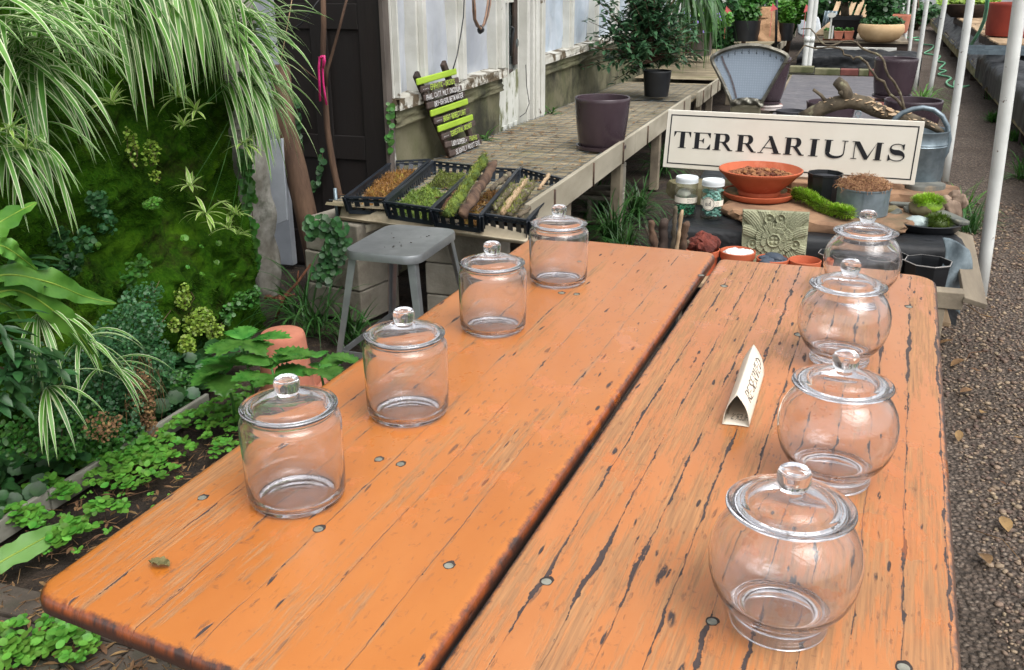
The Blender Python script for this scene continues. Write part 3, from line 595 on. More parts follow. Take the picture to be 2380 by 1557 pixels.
# ---- ferns below
t = thing('nest_fern', "bird's nest fern with broad wavy light green fronds at the left picture edge", 'fern', PC(-40, 660, -2.2))
def frond(path, wd, wave, nm='frond', mt=LF_NEST, nseg=26):
    m = MB(); P = [V(p) for p in path]; n = len(P)-1; vs = []; uv = []
    for i in range(nseg+1):
        u = i/nseg*n; k = min(int(u), n-1); fr_ = u-k; a = P[max(k-1, 0)]; b = P[k]; c = P[k+1]; d = P[min(k+2, n)]
        p = .5*((2*b)+(c-a)*fr_+(2*a-5*b+4*c-d)*fr_**2+(3*b-a-3*c+d)*fr_**3); tg = (c-b).normalized()
        side = tg.cross(V((.35, -.75, .55))).normalized(); up = side.cross(tg); w_ = wd*max(.05, min(1, .35+1.4*i/nseg, 1.9*(1-i/nseg)+.05))
        for q in (-1, -.55, 0, .55, 1):
            vs.append(p+side*w_*q*(1+.10*math.sin(i*1.7+q*2))+up*(wave*w_*abs(q)*(.35+.5*math.sin(i*1.15+q*3)))); uv.append(((q+1)/2, i/nseg))
    m.add(vs, [(i*5+j, i*5+j+1, i*5+j+6, i*5+j+5) for i in range(nseg) for j in range(4)], uv); f = obj(nm, m, mt, t)
    r = MB(); r.tube([vs[i*5+2] for i in range(nseg+1)], [.004*(1-.7*i/nseg) for i in range(nseg+1)], 5); obj('midrib', r, LF_YEL, f)
cc_ = -2.16
frond([PC(-90, 700, cc_), PC(0, 640, cc_+.02), PC(110, 655, cc_+.05), PC(200, 690, cc_+.08), PC(270, 705, cc_+.1)], .042, .5)
frond([PC(-60, 700, cc_), PC(40, 675, cc_+.02), PC(140, 735, cc_+.05), PC(200, 800, cc_+.06), PC(240, 865, cc_+.06)], .036, .3)
frond([PC(-120, 640, cc_), PC(-60, 560, cc_), PC(10, 510, cc_+.03), PC(85, 470, cc_+.03)], .055, .4)
frond([PC(-90, 600, cc_), PC(-10, 570, cc_+.05), PC(40, 592, cc_+.06), PC(85, 628, cc_+.05)], .028, .9, mt=LF_BRIGHT)
m = MB(); a = PC(-95, 690, cc_); m.tube([V((WC-.02, a.y+.05, a.z-.10)), a+V((-.15, .03, -.05)), a+V((.01, 0, 0))], [.05, .04, .022], 9); obj('root_stalk', m, BARK, t)
frond([PC(-100, 760, cc_), PC(-40, 700, cc_), PC(30, 720, cc_-.04), PC(60, 770, cc_-.04)], .04, .3)
def bushy(name, label, cat, spots, mt, lobes=0, group=None, stems=True, mt2=None):
    c0 = spots[0][0]; t = thing(name, label, cat, (c0.x, c0.y, max(0, c0.z-.2)), 0, group); m = MB()
    for c, r3, n, sz in spots: spray(m, c, r3, n, sz, lobes=lobes)
    obj('foliage', m, mt, t)
    if stems:
        s = MB()
        for c, r3, n, sz in spots:
            for k in range(5): e = c+V((U(-1, 1)*r3[0], U(-1, 1)*r3[1], U(-.6, .8)*r3[2])); b = c+V((U(-.2, .2)*r3[0], U(-.2, .2)*r3[1], -r3[2]*1.05)); s.tube([b, (b+e)/2+V((U(-.02, .02), U(-.02, .02), .01)), e], .0013, 4)
        obj('stems', s, BARK, t)
    return t
cb = -2.32
bushy('rue_fern', 'blue-green fern with tiny rounded leaflets cascading below the moss wall', 'fern', [(PC(300, 770, cb), (.10, .16, .10), 1440, .0062), (PC(230, 850, cb+.05), (.10, .16, .12), 1600, .0062), (PC(340, 850, cb+.03), (.10, .12, .12), 1280, .0062), (PC(180, 960, cb+.08), (.10, .14, .12), 1440, .0062), (PC(270, 960, cb+.06), (.10, .12, .12), 1280, .0062), (PC(380, 960, cb+.03), (.09, .10, .10), 800, .0062), (PC(80, 880, cb+.03), (.08, .12, .12), 800, .0062), (PC(330, 690, cb-.08), (.06, .12, .05), 400, .0062)], LF_BLUE)
bushy('green_fern', 'fresh mid-green fern at the foot of the bed, left of the dead brown strands', 'fern', [(PC(150, 1000, cb+.1), (.10, .14, .09), 700, .010), (PC(260, 1030, cb+.09), (.10, .12, .07), 600, .010), (PC(420, 900, cb+.02), (.05, .07, .07), 260, .009), (PC(440, 960, cb+.04), (.05, .06, .05), 200, .009), (PC(60, 1010, cb+.1), (.08, .1, .07), 300, .010)], LF_MID, lobes=2)
bushy('maidenhair_fern', 'yellow-green maidenhair fern growing low on the moss wall', 'fern', [(PC(462, 748, WC+.16), (.06, .09, .06), 482, .0066), (PC(425, 690, WC+.14), (.03, .05, .06), 149, .0066), (PC(500, 770, WC+.16), (.03, .06, .03), 138, .0066), (PC(435, 805, WC+.18), (.035, .04, .05), 299, .0066), (PC(405, 755, WC+.15), (.02, .03, .03), 57, .0066)], LF_YEL)
bushy('maidenhair_fern', 'small sparse maidenhair sprig high on the moss wall between the spider plants', 'fern', [(PC(305, 340, WC+.14), (.02, .03, .08), 80, .0066), (PC(350, 355, WC+.14), (.03, .05, .05), 103, .0066), (PC(360, 410, WC+.14), (.02, .03, .03), 46, .0066)], LF_YEL)
bushy('maidenhair_fern', 'tiny bright green fern tuft in the centre of the moss wall', 'fern', [(PC(355, 473, WC+.13), (.03, .05, .022), 160, .007)], LF_BRIGHT, stems=False)
bushy('wall_seedling', 'scattered pairs of seedling leaves on the moss under the plantlets', 'seedling', [(PC(x, y, WC+.12), (.008, .012, .008), 4, .012) for x, y in [(428, 552), (468, 572), (510, 565), (540, 640), (545, 700), (500, 610), (470, 640), (440, 620), (230, 570)]], LF_BRIGHT, stems=False)
for lb, sp, mt in (('dark small-leaved creeper on the moss left of the long hanging leaves', [(225, 470, 140), (250, 520, 60), (200, 560, 80)], LF_BLUE), ('low green creeper patch at the middle of the moss wall', [(330, 620, 60), (300, 640, 50)], LF_MID), ('row of small fern tufts at the base of the moss wall, above the pot', [(560, 700, 90), (590, 690, 60), (530, 730, 70)], LF_MID), ('creeping leaves along the lower left of the moss', [(140, 560, 120), (170, 610, 120), (120, 640, 100)], LF_DARK)):
    bushy('moss_creeper', lb, 'creeper', [(PC(x, y, WC+.13), (.02, .05, .05), n, .010) for x, y, n in sp], mt, stems=False)
t = thing('holly_fern', 'dark glossy holly fern with pointed leaflets below the nest fern', 'fern', PC(20, 820, -2.12))
m = MB()
for c, n in ((PC(30, 820, -2.12), 26), (PC(90, 850, -2.1), 22), (PC(10, 900, -2.1), 26), (PC(20, 760, -2.1), 16), (PC(70, 640, -2.2), 10), (PC(30, 600, -2.2), 8)):
    for i in range(n): oval_leaf(m, c+V((U(-.04, .04), U(-.05, .05), U(-.05, .05))), dir3(U(-1.6, .8), U(-.8, .4)), U(.05, .09), U(.018, .028), 4)
obj('leaflets', m, LF_DARK, t); m = MB(); q = PC(25, 840, -2.14); [m.tube([V((WC-.02, q.y+dy, q.z-.1)), q+V((-.2, dy*.6, .0)), q+V((0, dy*.4, dz))], [.02, .014, .006], 6) for dy, dz in ((.05, .06), (-.05, -.02))]; obj('root_stalk', m, BARK, t)
t = thing('spider_plant', 'low spider plant with a few drooping striped leaves among the ferns', 'spider plant', PC(90, 760, -2.2), 0, 'variegated spider plants on the moss wall')
m = MB()
for c, n in ((PC(90, 730, -2.2), 16), (PC(190, 790, -2.16), 14), (PC(110, 900, -2.12), 10), (PC(250, 850, -2.14), 8)):
    for i in range(n): leaf(m, c, dir3(U(-1.6, 1), U(-.5, .9)), U(.14, .28), .013, 8, 9, .3, roll=U(-.3, .3))
obj('leaves', m, SPIDER, t)
t = thing('dead_fern', 'dried brown fern strands hanging at the edge of the ferns', 'fern', PC(330, 950, -2.22))
m = MB(); spray(m, PC(330, 920, -2.2), (.04, .05, .10), 500, .005); spray(m, PC(345, 1000, -2.18), (.03, .04, .07), 260, .005); spray(m, PC(240, 990, -2.1), (.05, .07, .05), 200, .005)
for i in range(60): q = PC(U(290, 380), U(820, 960), -2.2); m.tube([q, q+V((U(-.03, .03), U(-.03, .03), -U(.05, .15)))], .0009, 3)
obj('foliage', m, LF_DEAD, t)
m = MB()                                                             # round-leaved cover behind the board
for i in range(620):
    s = U(1.2, 3.2); c = U(-2.58, -2.22); disc_leaf(m, (c, s, .03+.07*U(0, 1)+.05*max(0, NZ.noise(V((c*5, s*5, 2))))), (U(-.5, .7), U(-.8, .2), 1), U(.018, .036), 9, 18, .2, .10)
tag(obj('round_leaf_cover', m, LF_DARK, kind='stuff'), 'dark round scalloped leaves carpeting the bed behind the board')
m = MB()                                                             # clover in front of the board
def clover(x, y, n, rx, ry, sz):
    c = PZ(x, y, .02)
    for i in range(n):
        a = U(0, 6.28); r = U(0, 1)**.6; q = c+V((math.cos(a)*r*rx, math.sin(a)*r*ry, 0)); h = .02+.06*(1-r)*U(.4, 1); k0_ = U(0, 6)
        for k in range(3): disc_leaf(m, q+V((math.cos(k0_+k*2.1)*sz*.62, math.sin(k0_+k*2.1)*sz*.62, h)), (U(-.4, .4), U(-.6, .2), 1), sz*U(.55, .8), 2, 10, .12, .25)
for a in [(300, 1095, 150, .17, .14, .019), (215, 1075, 55, .08, .10, .018), (345, 1060, 40, .07, .08, .02), (450, 1000, 70, .12, .14, .017), (530, 960, 60, .10, .14, .017), (120, 1150, 60, .10, .05, .018), (210, 1065, 50, .12, .06, .018), (330, 1005, 50, .10, .06, .016), (60, 1215, 40, .08, .05, .02), (250, 1200, 26, .07, .06, .018), (165, 1255, 26, .06, .06, .022), (60, 1500, 40, .10, .08, .018), (165, 1510, 34, .07, .06, .02), (30, 1545, 20, .05, .05, .02), (420, 1055, 14, .05, .05, .018), (520, 1050, 16, .04, .05, .016), (600, 905, 40, .12, .14, .016), (560, 985, 30, .1, .1, .016)]: clover(*a)
for i in range(170):
    q = PZ(U(80, 640), U(900, 1330), .02)
    if -2.17 < q.x < lA.x+(lD.x-lA.x)*(q.y-lA.y)/(lD.y-lA.y)+.1: xx, yy = q.x, q.y; h = U(.012, .03); k0_ = U(0, 6); sz = U(.008, .015); [disc_leaf(m, V((xx+math.cos(k0_+k*2.1)*sz*.7, yy+math.sin(k0_+k*2.1)*sz*.7, h)), (U(-.4, .4), U(-.6, .2), 1), sz*U(.55, .8), 2, 8, .12, .25) for k in range(3)]
tag(obj('clover', m, LF_BRIGHT, kind='stuff'), 'bright green clover carpet between the edging board and the table')
m = MB()
for i in range(1500):
    q = PZ(U(-40, 700), U(1000, 1620), .0); 
    if q.x < -2.16: continue
    if U(0, 1) < .6: m.tube([q+V((0, 0, .014)), q+V((U(-.05, .05), U(-.05, .05), U(.012, .03)))], U(.0007, .0016), 3)
    else: leaf(m, q+V((0, 0, .016)), dir3(U(0, 6.28), U(-.1, .4)), U(.02, .05), U(.006, .014), 8, 3, .4, prof='oval')
tag(obj('leaf_litter', m, LF_DEAD, kind='stuff'), 'dry leaf litter on the soil beside the table')
t = thing('fallen_frond', 'broad green fern frond lying on the ground below the edging board', 'frond', PZ(90, 1260, .0))
q = [PZ(-120, 1400, .03), PZ(-20, 1320, .045), PZ(70, 1268, .05), PZ(150, 1225, .045), PZ(215, 1195, .03)]
frond(q, .038, .35, 'blade', LEAF('leaf_fallen', (84, 130, 56), (112, 156, 80), isl=.05, sc=5))
# ---- broad-leaved plant by the flower pot
def lobed(mb, p, d, Ln, wd, droop=2.2):
    p = V(p); d = V(d).normalized(); side = d.cross(V((0, 0, 1))).normalized(); n = 14; vs = []; uv = []
    for i in range(n+1):
        t_ = i/n; k = max(.04, math.sin(PI*min(.985, t_*.93+.05))**.8)*(1 if i % 2 == 0 else .70)*(1.1-.25*t_); up = side.cross(d); h = wd*k/2; b = d*(Ln*.05 if i % 2 == 0 else 0)
        vs += [p-side*h+up*(.18*h)+b, p-side*h*.5+up*(.22*h), V(p), p+side*h*.5+up*(.22*h), p+side*h+up*(.18*h)+b]; uv += [(0, t_), (.25, t_), (.5, t_), (.75, t_), (1, t_)]
        d = (d+V((0, 0, -droop*Ln/n))).normalized(); side = (side-d*side.dot(d)).normalized(); p = p+d*(Ln/n)
    mb.add(vs, [(i*5+j, i*5+j+1, i*5+j+6, i*5+j+5) for i in range(n) for j in range(4)], uv)
def lobedplant(label, c, base, n, Ln, wd, el=(-.25, .35)):
    t = thing('lobed_plant', label, 'plant', base, 0, 'broad lobed-leaf plants by the flower pot'); m = MB(); s = MB()
    for i in range(n):
        a = i*2.4+U(-.3, .3); l = Ln*U(.7, 1.15); q = c+V((U(-.02, .02), U(-.02, .02), U(-.04, .03))); lobed(m, q+dir3(a, .2)*.02, dir3(a, U(*el)), l, wd*U(.8, 1.15))
    s.tube([base, (base+c)/2+V((.01, 0, 0)), c], [.006, .005, .004], 6); obj('leaves', m, LF_GLOSS, t); obj('stem', s, LF_MID, t)
for lb, x, y, s_, Ln, wd, n in (('glossy lobed-leaf plant left of the pot, leaves spread over the clover', 520, 862, .0, .14, .125, 8), ('dark glossy lobed-leaf plant just behind the other leaves, against the pot', 565, 806, .02, .14, .125, 8),
    ('bright lobed-leaf plant touching the pot, above the nearest jar lid', 632, 858, -.07, .13, .115, 10), ('lobed-leaf plant at the right of the pot, beside the table edge', 742, 845, -.05, .115, .105, 9)):
    c = PS(x, y, 2.62+s_+(.06 if x > 700 else 0)); lobedplant(lb, c, V((c.x-.02, c.y+.06, 0)), n, Ln, wd)
# ---- upturned terracotta pots
tp = PZ(656, 772, .30); k = px(tp)
t = thing('flower_pot', 'upturned terracotta flower pot with a drain hole on top', 'flower pot', (tp.x, tp.y, 0)); r = 50*k; m = MB()
m.lathe([(r*1.36, -.02), (r*1.42, .0), (r*1.42, .055), (r*1.30, .058), (r*1.27, .06), (r*1.04, .28), (r*.98, .297), (r*.93, .30), (.016, .297), (.014, .28), (.012, .2)], 40, Matrix.Translation((tp.x, tp.y, 0))); obj('pot', m, TERRA_OLD, t, auto=45)
q = PZ(742, 895, .02); m = MB(); m.lathe([(.001, .10), (.055, .10), (.06, .11), (.075, .0), (.085, 0), (.086, -.03)], 24, TR((q.x-.03, q.y+.02, -.04), rx=.5))
obj('flower_pot', m, TERRA_OLD, label='small broken terracotta pot half hidden at the table edge', cat='flower pot')
# ---- grasses, twig
def grass(name, label, spots, cat='grass clump', grp='dark strap-leaved grass clumps', mt=LF_GRASS):
    for sp, lb in zip(spots, label):
        x, y, n, Ln = sp; c = PZ(x, y, .0); m = MB(); tuft(m, c, n, Ln, .010, (.7, 1.45), 5.5, spread=.05, seg=8); obj(name, m, mt, label=lb, cat=cat, group=grp)
grass('strap_grass', ['dark strap-leaved clump in front of the cinder blocks by the stool', 'dark strap-leaved clump behind the twig at the moss wall corner', 'fine grass tuft between the stool leg and the flower pot'], [(735, 770, 60, .50), (690, 735, 40, .44), (815, 790, 60, .22)])
grass('strap_grass', ['lush strap-leaved clump under the bench rail behind the far straight jar', 'strap-leaved clump below the bench post left of the sign', 'strap-leaved clump under the sign corner beside the driftwood pot', 'strap-leaved clump farther back under the bench', 'low tuft at the far table edge near the driftwood pot'], [(1425, 560, 120, .45), (1385, 500, 100, .42), (1480, 500, 110, .42), (1540, 400, 110, .45), (1450, 590, 60, .25)])
m = MB(); a = PZ(640, 745, .02); b = PS(660, 690, a.y); c = PS(722, 614, a.y+.05)
m.tube([a, b, (b+c)/2+V((.0, 0, -.01)), c], [.008, .009, .007, .005], 8); m.tube([b, b+V((.06, 0, .02))], [.006, .004], 6); m.tube([(b+c)/2, (b+c)/2+V((.012, 0, .05))], [.005, .003], 6)
for i in range(7): m.rock(b+V((-.02-.013*i, U(-.01, .01), -.01+U(-.006, .006))), .014, (1, 1, .7), .4, 1, i)
obj('pruned_twig', m, BARK_R, label='bare pruned brown twig sticking up at the corner of the moss wall', cat='twig')
# ================================================================ door corner behind the moss wall
SD = 4.66
t = thing('panel_door', 'dark brown old panelled door in the corner beside the greenhouse wall', 'door', (-2.55, SD, 0))
DOOR = mat('door_brown', (24, 16, 14), (15, 11, 10), sc=5, rough=.65, bump=.35, bsc=30, st=(1, 1, .12), c3=(28, 21, 18), thr=(.6, .75))
m = MB(); x0, x1 = -2.98, -2.245
m.box((x0, SD, -.02), (x1, SD+.03, 2.2)); obj('panel', m, DOOR, t, smooth=False)
for a, b in ((x0+.002, x0+.10), (x1-.13, x1-.002), (-2.66, -2.56)): m = MB(); m.box((a, SD-.016, -.02), (b, SD-.0005, 2.2)); bevel(obj('stile', m, DOOR, t, smooth=False), .004)
for z in (0, .62, 1.30): m = MB(); m.box((x0+.101, SD-.013, z), (x1-.131, SD-.0005, z+.13 if z else .2)); bevel(obj('cross_rail', m, DOOR, t, smooth=False), .004)
m = MB(); m.box((x1+.001, SD-.03, 0), (x1+.022, SD+.05, 2.2)); obj('jamb', m, mat('jamb_worn', (96, 88, 82), (60, 52, 48), sc=8, rough=.8, bump=.3, st=(1, 1, .2), c3=(190, 188, 180), thr=(.6, .64)), t, smooth=False)
m = MB(); a = PS(1006+0, 0, SD-.02)
q = PS(350/1.0+0, 0, SD)
m = MB(); p = PS(1068-135, 0, SD)
m = MB(); p0 = PS(662, 95, SD-.013)
WP = mat('white_board_grey', (176, 182, 190), (150, 156, 164), sc=4, rough=.55, bump=.15, bsc=40, c3=(96, 98, 98), thr=(.62, .74))
m = MB(); a = PS(566, 0, SD-.05); b = PS(632, 0, SD-.05); m.box((a.x, SD-.08, 0), (b.x, SD-.03, 2.2)); bevel(obj('white_door_post', m, WP, smooth=False, label='white painted post behind the spider plant, left of the dark door', cat='post'), .004)
m = MB(); a = PS(612, 330, 4.3); b = PS(655, 322, 4.3); c = PS(668, 512, 4.28); d = PS(628, 528, 4.28); n_ = V((0, .03, 0))
m.add([a, b, c, d, a+n_, b+n_, c+n_, d+n_], [(0, 3, 2, 1), (4, 5, 6, 7), (0, 1, 5, 4), (1, 2, 6, 5), (2, 3, 7, 6), (3, 0, 4, 7)])
bevel(obj('leaning_board', m, WP, smooth=False, label='short grey-white board leaning between the stone pillar and the wooden post', cat='board'), .003)
m = MB(); a = PS(662, 290, 4.38); b = PS(735, 600, 4.30); rd = 25*px(a)
m.tube([a+V((0, 0, .3)), a.lerp(b, .0), a.lerp(b, .33), a.lerp(b, .66), b, b-V((0, 0, .3))], [rd*.9, rd*.95, rd*1.05, rd, rd*1.05, rd*1.1], 14); 
vs = [V(v) for v in m.v]; m.v = [tuple(v+V((NZ.noise(V((v.x*30, v.y*30, v.z*2)))*.012, 0, 0))) for v in vs]
obj('rough_wooden_post', m, BARK, label='rough split brown wooden post leaning before the dark door', cat='post')
m = MB()
def _st(u, v):
    a = 2*PI*u; z = -.05+1.6*v; r = 1+.35*NZ.noise(V((math.cos(a)*2, math.sin(a)*2, z*6))); return (-2.80+.085*math.cos(a)*r+.02, 4.15+.10*math.sin(a)*r, z)
m.grid(_st, 24, 60); obj('stone_pillar', m, mat('grey_stone', (150, 148, 140), (110, 106, 96), sc=9, rough=.9, bump=.7, bsc=40, c3=(70, 74, 58), thr=(.52, .66)), label='rough grey stone pillar at the right edge of the moss wall', cat='pillar')
# climbing vine with a pink ribbon, string, twigs
t = thing('bare_vine', 'bare brown vine stem climbing in front of the dark door', 'vine', PS(795, 500, 4.5))
def pth(l, s): return [PS(x, y, s) for x, y in l]
m = MB(); P_ = pth([(752, -30), (751, 60), (749, 130), (757, 250), (762, 300), (772, 380), (786, 440), (797, 500)], 4.5); m.tube([p+V((U(-.004, .004), 0, 0)) for p in P_], [.013, .014, .015, .016, .017, .018, .018, .02], 9); obj('stem', m, BARK, t)
m = MB(); m.tube(pth([(808, -10), (790, 60), (772, 125), (760, 165), (758, 200)], 4.48), [.006, .007, .008, .009, .01], 7); obj('side_shoot', m, BARK, t)
m = MB(); m.tube(pth([(757, 200), (725, 175), (695, 150), (640, 105)], 4.5), .003, 5); obj('side_shoot', m, BARK, t)
RIB = mat('pink_ribbon', (242, 70, 150), (226, 52, 132), sc=20, rough=.45, trans=.3)
m = MB()
def ribbon(l, s, w):
    pts = pth(l, s); vs = []
    for p in pts: vs += [p+V((-w, 0, 0)), p+V((w, .002, 0))]
    m.add(vs, [(i*2, i*2+1, i*2+3, i*2+2) for i in range(len(pts)-1)])
ribbon([(749, 128), (743, 134), (741, 155), (742, 190), (744, 235)], 4.46, .006); ribbon([(749, 128), (752, 145), (750, 160), (751, 190), (755, 220), (759, 244)], 4.455, .005)
ribbon([(742, 132), (748, 136), (754, 132)], 4.45, .009); ribbon([(753, 128), (755, 142), (751, 158)], 4.448, .005); o = obj('ribbon', m, RIB, label='bright pink ribbon tied round the vine stem in front of the door', cat='ribbon'); o.modifiers.new('th', 'SOLIDIFY').thickness = .001
m = MB(); m.tube(pth([(680, -10), (668, 60), (655, 130), (640, 200)], 4.2), .0022, 5); obj('string', m, WOODP, label='thin pale string hanging beside the spider plant at the door', cat='string')
m = MB(); m.tube(pth([(745, -5), (700, 55), (660, 80), (620, 130)], 4.55), .004, 5); obj('cable', m, BLKPL, label='thin dark cable slanting across the top of the dark door', cat='cable')
def ivy(name, label, path, s, n, sz, mt, spread=.02, nrm=(.2, -1, .4)):
    m = MB(); P_ = path if isinstance(path[0], V) else pth(path, s)
    for i in range(n):
        u = U(0, len(P_)-1.001); k = int(u); p = P_[k].lerp(P_[k+1], u-k)+V((U(-spread, spread), -U(0, spread), U(-spread, spread)))
        disc_leaf(m, p, (nrm[0]+U(-.5, .5), nrm[1]+U(-.3, .3), nrm[2]+U(-.3, .4)), sz*U(.6, 1.15), 0, 7, .1)
    t = thing(name, label, 'ivy', P_[-1]); obj('foliage', m, mt, t); st = MB(); st.tube(P_, .0022, 5); obj('stem', st, BARK, t)
ivy('creeping_ivy', 'creeping ivy running up the right edge of the moss wall', [(598, 620), (592, 560), (585, 480), (578, 400), (572, 340)], 3.82, 170, .018, LF_MID, .03)
ivy('creeping_ivy', 'thin ivy strand climbing the lower part of the dark door, by the wooden post', [(712, 470), (722, 440), (738, 420), (748, 390), (750, 350)], SD-.03, 34, .018, LF_DARK, .015)
ivy('creeping_ivy', 'ivy strand on the door jamb left of the concrete wall', [(908, 360), (906, 320), (912, 270), (908, 240)], SD-.04, 26, .018, LF_MID, .012)
ivy('creeping_ivy', 'ivy draped over the left stack of cinder blocks', [(722, 530), (755, 522), (795, 535), (790, 570), (768, 605), (752, 640)], 3.72, 330, .0165, LF_DARK, .045)
ivy('creeping_ivy', 'sparse ivy on the door behind the spider plant leaf tips', [(700, 330), (690, 280), (695, 230)], SD-.03, 22, .02, LF_DARK, .02)
# ================================================================ greenhouse side wall
WX = -2.23
wallth = thing('greenhouse_wall', 'old greenhouse side wall with concrete base, white posts and milky plastic panes', 'greenhouse wall', (WX, 4.7, 0))
def wallpart(nm, m, mt, smooth=False, bv=.004): o = obj(nm, m, mt, wallth, smooth=smooth); return bevel(o, bv) if bv else o
def rough_slab(y0, y1, z0, z1, x, amp=.012, nu=60, nv=16):
    m = MB(); m.grid(lambda u, v: (x+amp*NZ.noise(V((u*(y1-y0)*5, v*4, 2)))+amp*.5*NZ.noise(V((u*(y1-y0)*16, v*12, 5))), y0+(y1-y0)*u, z0+(z1-z0)*v), nu, nv)
    m.box((x-.25, y0, z0), (x-.02, y1, z1)); return m
wallpart('concrete_base', rough_slab(4.69, 6.47, -.05, .80, WX), CONC, True, 0); wallpart('concrete_base', rough_slab(7.44, 24, -.05, .80, WX, .012, 300), CONC, True, 0)
wallpart('concrete_cap', rough_slab(4.69, 6.47, .795, .885, WX+.025, .014), CONC, True, 0); wallpart('concrete_cap', rough_slab(7.44, 24, .795, .885, WX+.025, .014, 200), CONC, True, 0)
SILL = mat('sill_peeling', (206, 206, 198), (176, 172, 160), sc=6, rough=.8, bump=.5, bsc=40, c3=(92, 80, 62), thr=(.48, .55), sc3=9)
for y0, y1 in ((4.69, 6.50), (7.44, 24)):
    m = rough_slab(y0, y1, .888, .948, WX+.05, .008, 60, 4); m.add([(WX+.045, y0, .947), (WX+.045, y1, .947), (WX-.2, y1, .965), (WX-.2, y0, .965)], [(0, 1, 2, 3)]); wallpart('sill', m, SILL, False, 0)
def pane(y0, y1, mt, x=WX-.05, seed=0):
    m = MB(); m.grid(lambda u, v: (x+.02*NZ.noise(V((u*(y1-y0)*4+seed, v*2.4, 3)))+.010*NZ.noise(V((u*(y1-y0)*9+v*6, v*5-u*4, 3+seed))), y0+(y1-y0)*u, .95+1.5*v), 26, 40); wallpart('plastic_pane', m, mt, True, 0)
def mull(y0, y1, dep=.05, x=WX, mt=None):
    m = MB(); m.box((x-.06, y0, .95), (x+dep*.35, y1, 2.45)); m.box((x-.06, y0+(y1-y0)*.3, .95), (x+dep, y0+(y1-y0)*.72, 2.45)) if False else None
    m.box((x+dep*.355, y0+(y1-y0)*.25, .952), (x+dep, y0+(y1-y0)*.75, 2.45)); wallpart('mullion', m, mt or WHITEP, False, .003)
ys = [(4.70, 4.73), (5.02, 5.12), (5.62, 5.74), (6.36, 6.50)]
for a in ys: mull(*a)
for i in range(3): pane(ys[i][1], ys[i+1][0], FILM, seed=i*3)
y = 7.46; pr_ = None
while y < 23.5:
    y2 = y+.80+U(-.03, .03); pane(y, y2, FILM2, seed=y); mull(y2, y2+.10, .04); y = y2+.10
m = MB(); m.box((WX-.06, 7.03, 0), (WX+.03, 7.10, 2.45)); wallpart('door_post', m, WHITEP)
m = MB(); m.box((WX-.06, 7.125, 0), (WX+.05, 7.42, 2.45)); m.box((WX+.051, 7.16, 0), (WX+.065, 7.22, 2.45)); m.box((WX+.051, 7.30, 0), (WX+.065, 7.39, 2.45)); wallpart('door_post', m, WHITEP)
m = MB(); m.box((WX-.05, 7.101, 0), (WX+.01, 7.124, 2.45)); wallpart('gap_shade_strip', m, BLKPL, False, 0)  # black strip standing in for the shade in the gap between the posts
for y0, z0 in ((4.69, 2.45),): m = MB(); m.box((WX-.06, 4.69, 2.45), (WX+.06, 24, 2.55)); wallpart('top_plate', m, WHITEP)
# half-glazed door in the wall
t = thing('white_door', 'peeling white half-glazed door in the greenhouse wall between the concrete bases', 'door', (WX-.03, 6.76, 0))
PEEL = mat('peeling_white', (210, 212, 206), (186, 188, 178), sc=5, rough=.7, bump=.4, bsc=40, c3=(112, 116, 84), thr=(.50, .58), sc3=8, st=(1, 1, .45))
m = MB(); m.grid(lambda u, v: (WX-.035+.004*NZ.noise(V((u*9, v*9, 0))), 6.51+.5*u, .02+.83*v+.05*u*v), 20, 20); m.box((WX-.08, 6.51, .02), (WX-.045, 7.02, .85)); obj('lower_panel', m, PEEL, t)
for y0 in (6.60, 6.74, 6.87): m = MB(); m.box((WX-.03, y0, .03), (WX-.022, y0+.09, .52)); obj('batten', m, PEEL, t, smooth=False)
for y0, y1 in ((6.51, 6.535), (6.75, 6.77), (6.985, 7.01)): m = MB(); m.box((WX-.07, y0, .87), (WX-.03, y1, 2.4)); obj('glazing_bar', m, WHITEP, t, smooth=False)
m = MB(); m.box((WX-.066, 6.536, 1.37), (WX-.034, 6.984, 1.39)); obj('glazing_bar', m, WHITEP, t, smooth=False)
GREEN = mat('green_glass', (120, 146, 140), (104, 130, 126), sc=3, rough=.12, spec=.8); DARKIN = mat('dim_glass', (88, 96, 96), (70, 76, 76), sc=3, rough=.15)
m = MB(); m.box((WX-.056, 6.536, .88), (WX-.052, 6.749, 1.22)); obj('glass_pane', m, GREEN, t, smooth=False)
m = MB(); m.box((WX-.060, 6.536, 1.221), (WX-.057, 6.749, 2.4)); obj('glass_pane', m, FILM, t, smooth=False)
m = MB(); m.box((WX-.060, 6.771, .90), (WX-.057, 6.984, 2.4)); obj('glass_pane', m, DARKIN, t, smooth=False)
m = MB(); m.box((WX-.045, 6.90, .93), (WX-.03, 6.975, 1.39)); obj('inner_stile', m, WOODD, t, smooth=False)
m = MB(); m.tube([PC(1188, 62, WX-.02), PC(1193, 66, WX-.01), PC(1190, 85, WX-.02), PC(1187, 130, WX-.02)], [.008, .012, .012, .008], 7); obj('door_handle', m, BLKPL, t)
m = MB(); m.lathe([(.001, .014), (.03, .014), (.04, .0), (.04, -.01)], 20, Matrix.Translation(PC(1199, 100, WX-.04)) @ Matrix.Rotation(PI/2, 4, 'Y')); obj('coiled_cord', m, DARKIN, t)
